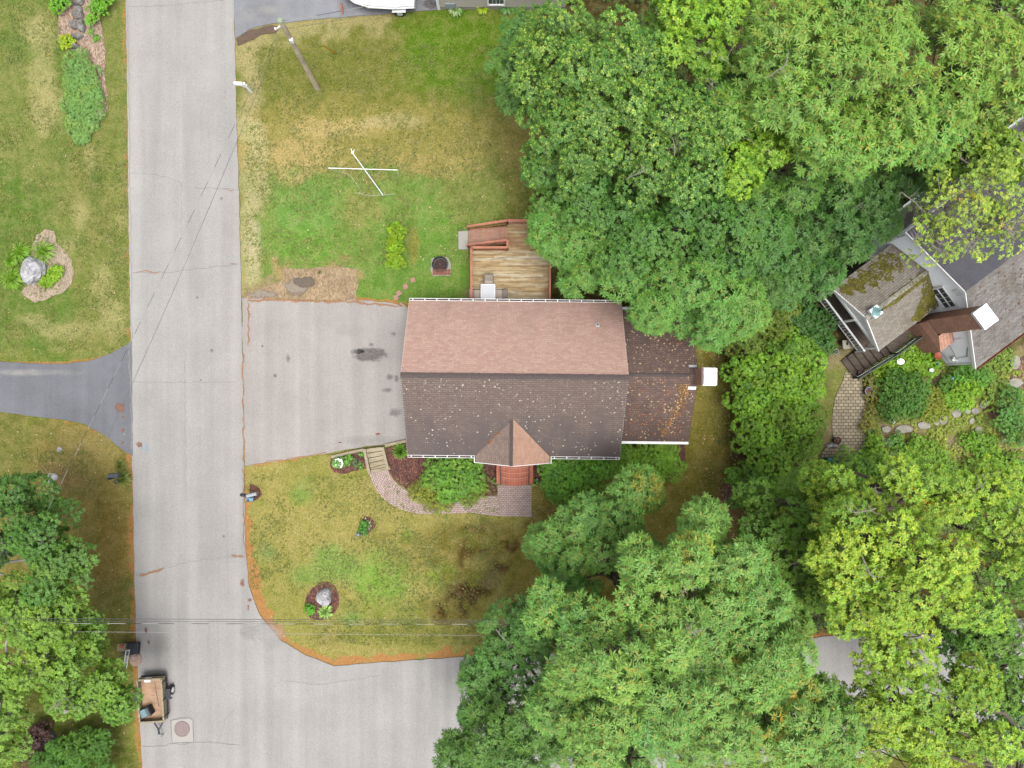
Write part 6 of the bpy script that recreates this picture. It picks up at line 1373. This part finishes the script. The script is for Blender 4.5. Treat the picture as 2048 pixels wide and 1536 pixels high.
for k in range(26):
    a_ = k*.785+random.random(); c = P(677, 926, .42)+Vector((math.cos(a_)*.26*random.uniform(.5, 1.1), math.sin(a_)*.26*random.uniform(.5, 1.1), 0)); mb.lathe([(.03, -.03), (.06, 0), (.03, .04)], c, 7)
o = mb.build('blossoms', plain('white_petals', (.6, .62, .55, 1), .8, .1, 30), [q for q in bpy.data.objects if q.name == 'hydrangea'][0])
shrub('green_perennial', 'lime green plant right of the white hydrangea', 'plant', [(694, 924, 7, .3), (696, 915, 6, .25)], (120, 175, 70), (150, 200, 90), size=.1, sp=.1, rc=.12)
shrub('lavender', 'grey green plant in the middle of the driveway bed', 'plant', [(710, 926, 9, .35)], (125, 150, 120), (150, 165, 150), size=.1, sp=.09, k=8, w=.08, rc=.14)
shrub('green_perennial', 'tiny green plant at the right end of the driveway bed', 'plant', [(722, 934, 5, .2), (721, 909, 4, .15)], (110, 165, 80), (140, 190, 90), size=.08, sp=.09, rc=.1, stems=False)
shrub('cypress_shrub', 'dense dark green scalloped conifer at the bottom left', 'shrub', [(115, 1520, 38, 2.2), (150, 1510, 38, 2.2), (185, 1500, 30, 2.0), (95, 1550, 50, 2.2), (160, 1545, 50, 2.2)], (92, 136, 50), (116, 160, 60), size=.12, sp=.11, k=8, w=.14, rc=.3)
shrub('purple_shrub', 'dark purple leaved shrub beside the boulder at the bottom left', 'shrub', [(60, 1480, 24, 1.2), (55, 1510, 30, 1.2), (78, 1465, 14, .9)], (82, 50, 58), (105, 62, 70), size=.12, sp=.13, rc=.3)
grass_clump('leafy_sprout', 'single green leafy sprout growing near the driveway patch', 'plant', 640, 545, 5, .15, (120, 140, 70), (140, 150, 80), 24, .02)
# garden plants of the neighbour
gp = [('yew_shrub', 'round dark green clipped yew in the middle of the neighbour garden', [(1805, 775, 38, 1.3), (1825, 800, 40, 1.3), (1795, 810, 34, 1.2), (1840, 775, 30, 1.2)], (88, 130, 52), (108, 150, 60)),
      ('golden_barberry', 'yellow orange green shrub right of the dark clipped yew', [(1870, 800, 30, 1.0), (1885, 820, 26, .9), (1862, 825, 22, .8)], (140, 150, 48), (172, 165, 60)),
      ('lime_shrub', 'lime green shrub right of the yellow shrub in the neighbour garden', [(1925, 785, 30, 1.1), (1950, 770, 24, 1.0), (1905, 800, 22, .9), (1935, 805, 20, .8)], (132, 175, 42), (158, 195, 55)),
      ('leafy_shrub', 'green shrub against the neighbour wall corner', [(1945, 745, 26, 1.2), (1970, 750, 22, 1.1), (1960, 770, 18, .8)], (98, 148, 52), (122, 170, 60)),
      ('climbing_ivy', 'bright green ground vines in front of the neighbour brick chimney', [(1790, 700, 30, .6), (1820, 690, 26, .7), (1850, 705, 30, .6), (1830, 730, 30, .5), (1795, 730, 28, .5), (1770, 745, 24, .5), (1870, 730, 22, .5), (1815, 670, 20, .8)], (132, 172, 42), (165, 192, 55)),
      ('leafy_shrub', 'green shrub with pale flowers at the right edge of the neighbour garden', [(2035, 800, 28, 1.3), (2030, 840, 30, 1.3), (2045, 870, 26, 1.2)], (95, 145, 70), (140, 175, 100)),
      ('leafy_shrub', 'light green shrub at the bottom of the neighbour garden beside the paver walk', [(1755, 880, 18, .7), (1752, 905, 22, .8), (1745, 925, 24, .8), (1760, 935, 20, .8)], (130, 178, 52), (165, 198, 62)),
      ('leafy_shrub', 'yellow green shrub below the flagstones in the neighbour garden', [(1850, 900, 30, .9), (1880, 915, 26, .9), (1830, 920, 30, .9)], (120, 160, 50), (158, 182, 60)),
      ('leafy_shrub', 'small green shrub amid bare mulch right of the garden centre', [(1975, 890, 26, .7), (1990, 915, 22, .7), (1945, 880, 18, .5)], (120, 165, 45), (160, 188, 60)),
      ('leafy_shrub', 'green shrub bordering the lower end of the tan paver walk', [(1710, 935, 36, 2.0), (1740, 945, 30, 1.8), (1680, 950, 24, 1.6), (1780, 950, 36, 2.0), (1830, 955, 30, 1.8)], (118, 162, 55), (158, 185, 70)),
      ('leafy_shrub', 'mixed rusty green plants along the right side of the paver walk', [(1745, 760, 18, .5), (1755, 790, 20, .5), (1748, 820, 18, .5), (1740, 850, 16, .4)], (142, 140, 70), (172, 150, 90)),
      ('fern', 'pale fern below the first flagstones', [(1795, 880, 16, .4), (1800, 895, 14, .4)], (120, 170, 80), (150, 190, 100)),
      ('leafy_shrub', 'dark leafy clump between the lime shrub and the blue ornament', [(1895, 775, 20, .8), (1905, 765, 14, .7)], (88, 128, 48), (112, 150, 56)),
      ('potted_geranium', 'low green plants in front of the neighbour wall by the downspout', [(1985, 800, 22, .4), (2000, 775, 24, .4), (1990, 740, 22, .4), (2015, 720, 20, .4)], (138, 165, 75), (175, 180, 95)),
      ('leafy_shrub', 'dark green shrub in the shade behind the neighbour stairs', [(1660, 690, 20, .8), (1645, 665, 20, .9)], (80, 118, 50), (102, 140, 60)),
      ('leafy_shrub', 'green plants at the far lower right of the neighbour garden', [(2030, 930, 26, .7), (1900, 950, 34, 1.0), (1960, 950, 30, 1.0)], (122, 160, 58), (155, 182, 70))]
for nm, lb, lo, co_, ci_ in gp: shrub(nm, lb, 'shrub', lo, co_, ci_, size=.11, sp=.125, k=6, w=.25, rc=.27)
fl_ = [(1772, 858, 9, 7), (1807, 858, 18, 8), (1848, 850, 14, 8), (1872, 843, 7, 8), (1886, 838, 8, 12), (1912, 826, 10, 9), (1935, 822, 6, 6), (1950, 822, 9, 6), (1966, 808, 9, 9), (1992, 790, 12, 8), (2030, 766, 15, 10), (2030, 724, 12, 14), (1943, 842, 6, 6), (1957, 860, 8, 8), (1741, 860, 5, 12), (1770, 884, 7, 9), (1784, 888, 7, 9), (1795, 893, 8, 9), (1805, 900, 6, 7)]
# low ground cover and forest undergrowth: nobody could count it
def cover(name, label, boxes, n, co, ci, size, zmax, avoid=None):
    xs = []; ys = []
    tot = sum((b_[2]-b_[0])*(b_[3]-b_[1]) for b_ in boxes)
    for b_ in boxes:
        m_ = int(n*(b_[2]-b_[0])*(b_[3]-b_[1])/tot); xs.append(rng.uniform(b_[0], b_[2], m_)); ys.append(rng.uniform(b_[1], b_[3], m_))
    xs = np.concatenate(xs); ys = np.concatenate(ys); X_ = (xs-1024)/s0; Y_ = (768-ys)/s0
    k_ = fbm(X_, Y_, .9, 70) > rng.uniform(.36, .62, len(X_))
    for (fx_, fy_, fa_, fb_) in (avoid or []): k_ &= ((xs-fx_)/(fa_+4))**2+((ys-fy_)/(fb_+4))**2 > 1
    X_, Y_ = X_[k_], Y_[k_]; m_ = len(X_)
    pos = np.stack([X_, Y_, rng.uniform(.03, zmax, m_)*fbm(X_, Y_, .7, 77)*1.5], 1)
    hue = fbm(X_, Y_, .8, 81)[:, None]; tn = np.concatenate([.75+hue*.7, .85+hue*.3, np.ones((m_, 1))], 1)
    B, T, S, W, Cc = tufts(pos, np.tile([0, 0, 1.0], (m_, 1))+rng.normal(0, .25, (m_, 3)), size*rng.uniform(.7, 1.3, m_), 5, .25, .15, An(*ci), An(*co), .16, tint=tn)
    o = bpy.data.objects.new(name, quads_mesh(name, B, T, S, W, Cc, M['leaf'])); COL.objects.link(o); return tag(o, label, 'plants', kind='stuff')
cover('garden_ground_cover', 'mixed low green plants covering the neighbour garden', [(1740, 680, 1960, 840), (1740, 840, 2048, 960), (1900, 720, 2080, 860)], 11000, (150, 168, 68), (182, 186, 96), .1, .18, avoid=fl_)
cover('forest_undergrowth', 'shaded low undergrowth beneath the upper right wood', [(1110, -100, 2200, 460), (1480, 440, 1640, 640)], 26000, (84, 108, 48), (104, 124, 54), .2, 1.2)
cover('forest_undergrowth', 'shaded low undergrowth beneath the lower right grove', [(1500, 960, 2200, 1265)], 14000, (88, 112, 48), (112, 128, 56), .18, .9)
cover('lawn_grass_tufts', 'scattered coarse grass tufts and straw over the lawns', [(0, 0, 120, 700), (120, 280, 255, 700), (490, 90, 1040, 530), (500, 950, 1000, 1190), (620, 1190, 1000, 1290), (0, 900, 200, 1100), (1410, 700, 1460, 1000)], 40000, (122, 132, 68), (150, 142, 92), .065, .04)
# ---- boulders and stones
def boulder(name, label, cx_, cy_, rx_, ry_, h_, mat, seed=0, group=None, rot=0):
    rs = np.random.default_rng(seed); n, m_ = 18, 9; mb = MB(); s = H/F; ph = rs.random(6)*6
    prof = lambda t: 1+.13*math.sin(2*t+ph[0])+.1*math.sin(3*t+ph[1])+.05*math.sin(5*t+ph[2])
    rows = []
    for j in range(m_):
        u = j/(m_-1); rad = math.cos(u*math.pi/2*.97)**.55; row = []
        for k in range(n):
            t = 2*math.pi*k/n; f_ = prof(t)*rad*(1+rs.normal(0, .035)); row.append((math.cos(t)*rx_*s*f_, math.sin(t)*ry_*s*f_, h_*math.sin(u*math.pi/2)*(1+rs.normal(0, .05))-.05))
        rows.append(row); mb.v += row
    for j in range(m_-1):
        for k in range(n): mb.face((j*n+k, j*n+(k+1) % n, (j+1)*n+(k+1) % n, (j+1)*n+k))
    mb.face([(m_-1)*n+k for k in range(n)])
    o = mb.build(name, mat); o.location = P(cx_, cy_); o.rotation_euler = (0, 0, rot); return tag(o, label, 'rock', group)
boulder('boulder', 'large pale grey boulder among daylilies in the left lawn bed', 71, 541, 22, 28, .8, M['rock'], 3)
boulder('boulder', 'rounded grey boulder in the oval front mulch bed', 649, 1193, 17, 16, .55, M['rock'], 5)
boulder('boulder', 'grey boulder under the trees at the bottom left', 92, 1475, 19, 17, .6, M['darkrock'], 8)
boulder('stone', 'small white stone on the left lawn near the driveway', 119, 899, 6, 5, .15, M['rock'], 9); boulder('stone', 'white flat stone in a bare patch of the lower left lawn', 104, 956, 12, 10, .2, M['rock'], 10)
for i, (x, y, a_, b_, lb) in enumerate(((158, 2, 10, 12, 'grey rock at the very top of the chip bed'), (157, 27, 13, 13, 'largest grey rock of the chip bed row'), (150, 50, 9, 10, 'grey rock left of its pair in the chip bed row'), (164, 53, 9, 12, 'grey rock right of its pair in the chip bed row'), (152, 93, 7, 6, 'smallest grey rock touching the juniper mat'), (156, 74, 10, 7, 'brownish rock between the chip bed rocks and the juniper'))):
    boulder('rock', lb, x, y, a_, b_, .35, M['darkrock'], 20+i, 'rocks in the wood chip bed')
bed('wood_chip_bed', [(122, -60), (116, 60), (114, 80), (130, 98), (150, 100), (165, 275), (172, 278), (196, 250), (212, 225), (216, 190), (210, 165), (208, 140), (212, 100), (205, 60), (200, 30), (210, -60)], M['chips'], -.006, 2)
bed('gravel_bed', [(72, 470), (90, 458), (108, 463), (112, 485), (128, 500), (143, 520), (148, 545), (142, 568), (120, 588), (95, 597), (70, 606), (55, 596), (42, 584), (60, 560), (60, 500)], M['sand'], -.006, 2)
bed('mulch_bed', [(608, 1212), (612, 1195), (624, 1176), (640, 1165), (656, 1163), (670, 1172), (678, 1190), (678, 1210), (664, 1232), (640, 1242), (620, 1236)], M['mulch'], .0, 1)
bed('mulch_bed', [(726, 1040), (728, 1033), (738, 1033), (746, 1040), (753, 1049), (746, 1060), (730, 1071), (718, 1070), (718, 1058), (730, 1052)], M['mulch'], .0, .6)
bed('mulch_bed', [(500, 968), (512, 972), (520, 980), (524, 988), (516, 998), (506, 1003), (498, 1003)], M['mulch'], .0, .6)
bed('leaf_litter', [(1446, 965), (1462, 960), (1470, 985), (1465, 1020), (1450, 1060), (1432, 1070), (1428, 1050), (1442, 1010)], M['leaflitter'], -.006, 3)
bed('leaf_litter', [(1980, 920), (2030, 905), (2100, 900), (2100, 990), (2010, 960), (1980, 950)], M['leaflitter'], -.008, 3)
bed('leaf_litter', [(1985, 770), (2020, 740), (2060, 700), (2070, 760), (2030, 830), (1990, 840), (1965, 820)], M['leaflitter'], -.008, 3)
def edging(name, label, pts, closed=False):
    root = thing(name, label, 'edging', P(*pts[0])); W = [P(*q) for q in smooth(pts, 6)]; acc = 0; base_ = None; nb_ = 0; mb = MB()
    for a_, b_ in zip(W[:-1], W[1:]):
        L = (b_-a_).length; d = (b_-a_).normalized(); t = -acc
        while t+.11 <= L:
            if t >= 0:
                c = a_+d*(t+.05)+Vector((0, 0, .03)); nb_ += 1; mb.box(c, (.095, .06, .06), rz=math.atan2(d.y, d.x))
            t += .11
        acc = max(0, L-t)
    mb.build('brick_row', M['edgebrick'] if 'edgebrick' in M else M.setdefault('edgebrick', plain('edge_brick', A(185, 140, 118), .9, .25, 9)), root); return root
edging('brick_edging', 'small scalloped brick edging around the oval mulch bed', [(608, 1212), (612, 1195), (624, 1176), (640, 1165), (656, 1163), (670, 1172), (678, 1190), (678, 1210), (664, 1232)])
edging('brick_edging', 'thin brick edging on the pointed side of the heart shaped bed', [(738, 1032), (746, 1039), (753, 1049), (746, 1060), (730, 1071)])
edging('brick_edging', 'thin edging around the mulch wedge under the mailboxes', [(500, 967), (512, 971), (520, 979), (525, 988), (516, 999), (506, 1004)])
gb = thing('gazing_globe', 'blue grey glass globe at the lower tip of the heart shaped bed', 'globe', P(720, 1066)); MB().lathe([(.08, 0), (.05, .3), (.09, .34)], n=12).build('stand', M['trimgrey'], gb, local=True)
MB().lathe([(.14*math.sin(t), .46-.14*math.cos(t)) for t in np.linspace(.15, 3.1, 10)], n=18).build('globe', plain('blue_grey_globe', A(125, 145, 170), .1, .05, spec=.8), gb, local=True, smooth=True)
for i, (x, y, r, lb) in enumerate(((731, 1037, .06, 'pinkish'), (739, 1045, .07, 'cream'), (736, 1053, .08, 'white'), (742, 1052, .05, 'small round white'), (738, 1058, .06, 'grey'))):
    boulder('garden_stone', lb+' pebble lying in the heart shaped mulch bed', x, y, r*32*1.2, r*32, .08, M['rock'], 40+i, 'pebbles in the heart shaped bed')
# flagstones in the neighbour garden
for i, (x, y, a_, b_) in enumerate(fl_):
    rs = np.random.default_rng(100+i); s = H/F; pts = []
    for k in range(9):
        t = 2*math.pi*k/9; f_ = rs.uniform(.85, 1.12); pts.append((math.cos(t)*a_*s*f_, math.sin(t)*b_*s*f_))
    o = MB().prism(pts, -.03, .05).build('flagstone', M['flag'], bevel=.012); o.location = P(x, y)
    where = ['third largest, left end of the curved row', 'largest oval one in the curved row', 'second largest in the curved row below the clipped yew', 'narrow one below the yellow shrub', 'upright oblong one right of the narrow stone', 'squarish one under the lime shrub', 'tiny one right of the squarish stone', 'small wide one where the row bends upward', 'round one at the bend of the row', 'pointed one above the bend', 'large slanted one near the right edge shrubs', 'dark one beside the neighbour roof gutter', 'small round one left in the inner short row', 'lower one of the inner short row', 'narrow one touching the paver walk', 'slanted one leftmost of the lower trio', 'slanted one in the middle of the lower trio', 'mossy one right of the lower trio', 'small mossy one at the bottom of the lower steps'][i]
    tag(o, 'grey flagstone, '+where, 'flagstone', 'flagstones in the neighbour garden')
pw = flat('paver_walk', [(1690, 745), (1722, 748), (1724, 770), (1732, 800), (1735, 850), (1736, 900), (1738, 930), (1700, 940), (1668, 935), (1640, 930), (1644, 905), (1666, 880), (1664, 850), (1666, 820), (1672, 790), (1684, 765)], .02, M['cobble'], jit=1.2); tag(pw, kind='structure')
# garden ornaments
def pot(name, label, x, y, r, h_, mat, plant=None, cat='pot'):
    t = thing(name, label, cat, P(x, y)); MB().lathe([(r*.7, 0), (r, h_*.9), (r*1.05, h_), (r*.85, h_), (r*.8, h_*.85)], n=18).build('pot', mat, t, local=True)
    MB().lathe([(r*.84, h_*.86), (r*.3, h_*.9)], n=12).build('soil', M['mulch'], t, local=True); return t
pot('planter', 'blue glazed planter with grey top at the right edge of the paver walk', 1731, 782, .24, .45, M['blue']); pot('planter', 'round wicker planter full of dry stems in the neighbour garden', 1837, 732, .3, .35, plain('wicker', A(170, 155, 120), .9, .2, 20)); pot('planter', 'brown planter at the foot of the neighbour stairs', 1719, 748, .24, .3, M['darkwood']); pot('planter', 'dark planter at the lower left edge of the paver walk', 1670, 880, .22, .35, plain('dark_pot', A(70, 60, 50), .7, .2)); pot('planter', 'small blue pot behind the neighbour stairs', 1668, 704, .16, .3, M['lightblue'])
gg = [('birdbath', 'white oval dish ornament on a teal stand in front of the brick chimney', 1790, 724, .24, M['white']), ('birdbath', 'pale round dish beside the wicker planter', 1851, 741, .15, M['white_metal'])]
for nm, lb, x, y, r, mt_ in gg:
    t = thing(nm, lb, 'birdbath', P(x, y)); MB().lathe([(.1, 0), (.06, .1), (.06, .5), (.1, .55)], n=12).build('stand', M['teal'], t, local=True); MB().lathe([(r*.4, .55), (r, .64), (r, .66), (r*.5, .6)], n=18, sx=1, sy=.8).build('dish', mt_, t, local=True)
t = thing('painted_bench', 'small white topped black planter box in the vines', 'planter', P(1816, 703), R(20)); MB().box((0, 0, .3), (.5, .3, .08)).build('top', M['white'], t, local=True, bevel=.01)
mb = MB()
for i in (-1, 1):
    for j in (-1, 1): mb.box((i*.2, j*.1, .14), (.05, .05, .28))
mb.build('legs', M['black'], t, local=True); MB().lathe([(.05, .34), (.09, .42), (.03, .5)], (.05, 0, 0), 10).build('ornament', M['white'], t, local=True)
t = thing('garden_sculpture', 'red and blue metal flower sculpture near the neighbour wall', 'ornament', P(1862, 722)); MB().tube([(0, 0, 0), (-.1, .2, .9)], .02, 6).build('stake', M['black'], t, local=True); MB().lathe([(.04, .84), (.24, .94), (.22, .96), (.03, .9)], (-.12, .3, 0), 12).build('flower', plain('coral_metal', A(200, 95, 70), .5, .15), t, local=True); MB().tube([(.05, .0, .5), (.3, -.35, .35)], .09, 10).build('blue_leaf', M['blue'], t, local=True)
gz = thing('gazing_globe', 'turquoise gazing ball in the shrubs right of the wicker planter', 'globe', P(1893, 757)); MB().lathe([(.1, 0), (.04, .3), (.08, .45)], n=10).build('stand', M['black'], gz, local=True); MB().lathe([(.14*math.sin(t), .58-.14*math.cos(t)) for t in np.linspace(.15, 3.1, 10)], n=16).build('globe', plain('turquoise_globe', A(80, 170, 215), .1, .05, spec=.8), gz, local=True, smooth=True)
t = thing('folded_umbrella', 'folded black garden umbrella with white tip lying below the clipped yew', 'umbrella', P(1784, 842)); MB().tube([P(1770, 824, .5), P(1780, 836, .4), P(1786, 843, .25)], [.14, .11, .04], 8).build('canopy', M['navy'], t); MB().lathe([(.08, 0), (.1, .02), (.04, .05)], P(1787, 844, .25), 12).build('finial', M['white'], t)
t = thing('garden_bin', 'teal plastic storage bin at the bottom end of the paver walk', 'bin', P(1656, 921)); MB().box((0, 0, .35), (.62, .45, .7)).build('body', M['teal'], t, local=True, bevel=.04); MB().box((0, 0, .72), (.68, .5, .06)).build('lid', plain('pale_teal', A(100, 180, 165), .5, .08), t, local=True, bevel=.02)
t = thing('blue_tarp_bundle', 'blue tarp bundle below the teal bin under the branches', 'tarp', P(1652, 950)); MB().lathe([(.35, 0), (.4, .2), (.25, .4), (.05, .45)], n=9, sx=.8, sy=1.1).build('tarp', plain('blue_tarp', A(90, 140, 175), .5, .2), t, local=True)
sn_ = boulder('garden_stone', 'white reclining stone figure beside the dark planter on the paver walk', 1662, 891, 11, 4, .3, M['rock'], 71)
t = thing('bistro_table', 'pale square topped table with a dark bird ornament behind the neighbour stairs', 'table', P(1684, 690, 0), R(5)); MB().box((0, 0, .6), (.48, .55, .05)).build('table_top', plain('cream_top', A(205, 198, 180), .7, .1), t, local=True, bevel=.02)
for i in (-1, 1):
    for j in (-1, 1): MB().tube([(i*.2, j*.22, 0), (i*.2, j*.22, .58)], .02, 6).build('leg', M['black'], t, local=True)
MB().lathe([(.03, .63), (.08, .68), (.02, .76)], (.02, .05, 0), 8, .6, 1.6).build('ornament', M['black'], t, local=True)
bk = boulder('slate_bench', 'long dark slate slab and round stone at the bottom of the garden steps', 1788, 914, 22, 6, .25, M['darkrock'], 72, rot=-.1)
sp_ = thing('spotlight', 'small white garden lamp among the leaves at the bottom of the garden', 'lamp', P(1747, 940, 0)); MB().lathe([(.03, 0), (.03, 2.1)], n=6).build('post', M['black'], sp_, local=True); MB().lathe([(.05, 2.1), (.1, 2.15), (.08, 2.2), (.02, 2.22)], n=12).build('head', M['white'], sp_, local=True)
rw = boulder('stone_wall', 'low pale stone edging in the litter at the right edge of the garden', 2003, 932, 22, 3, .3, M['darkrock'], 73, rot=.75)
# fallen leaves over lawns
v = []; f = []
for (x0_, y0_, x1_, y1_, n_) in ((0, 860, 262, 1500, 150), (480, 240, 1040, 520, 90), (1060, 900, 1480, 1100, 120), (500, 940, 1000, 1290, 40), (0, 300, 255, 700, 50), (1400, 640, 1480, 1000, 90)):
    for _ in range(n_):
        p = P(random.uniform(x0_, x1_), random.uniform(y0_, y1_), .02); r = random.uniform(.025, .06); a_ = random.random()*6; b0 = len(v)
        for k in range(5): v.append((p.x+math.cos(a_+k*1.257)*r*random.uniform(.6, 1.1), p.y+math.sin(a_+k*1.257)*r*random.uniform(.6, 1.1), p.z+random.uniform(0, .02)))
        f.append(tuple(range(b0, b0+5)))
me = bpy.data.meshes.new('fallen_leaves'); me.from_pydata(v, [], f); me.materials.append(M['leafdry']); o = bpy.data.objects.new('fallen_leaves', me); COL.objects.link(o); tag(o, 'scattered tan fallen leaves lying on the lawns', 'leaves', kind='stuff')
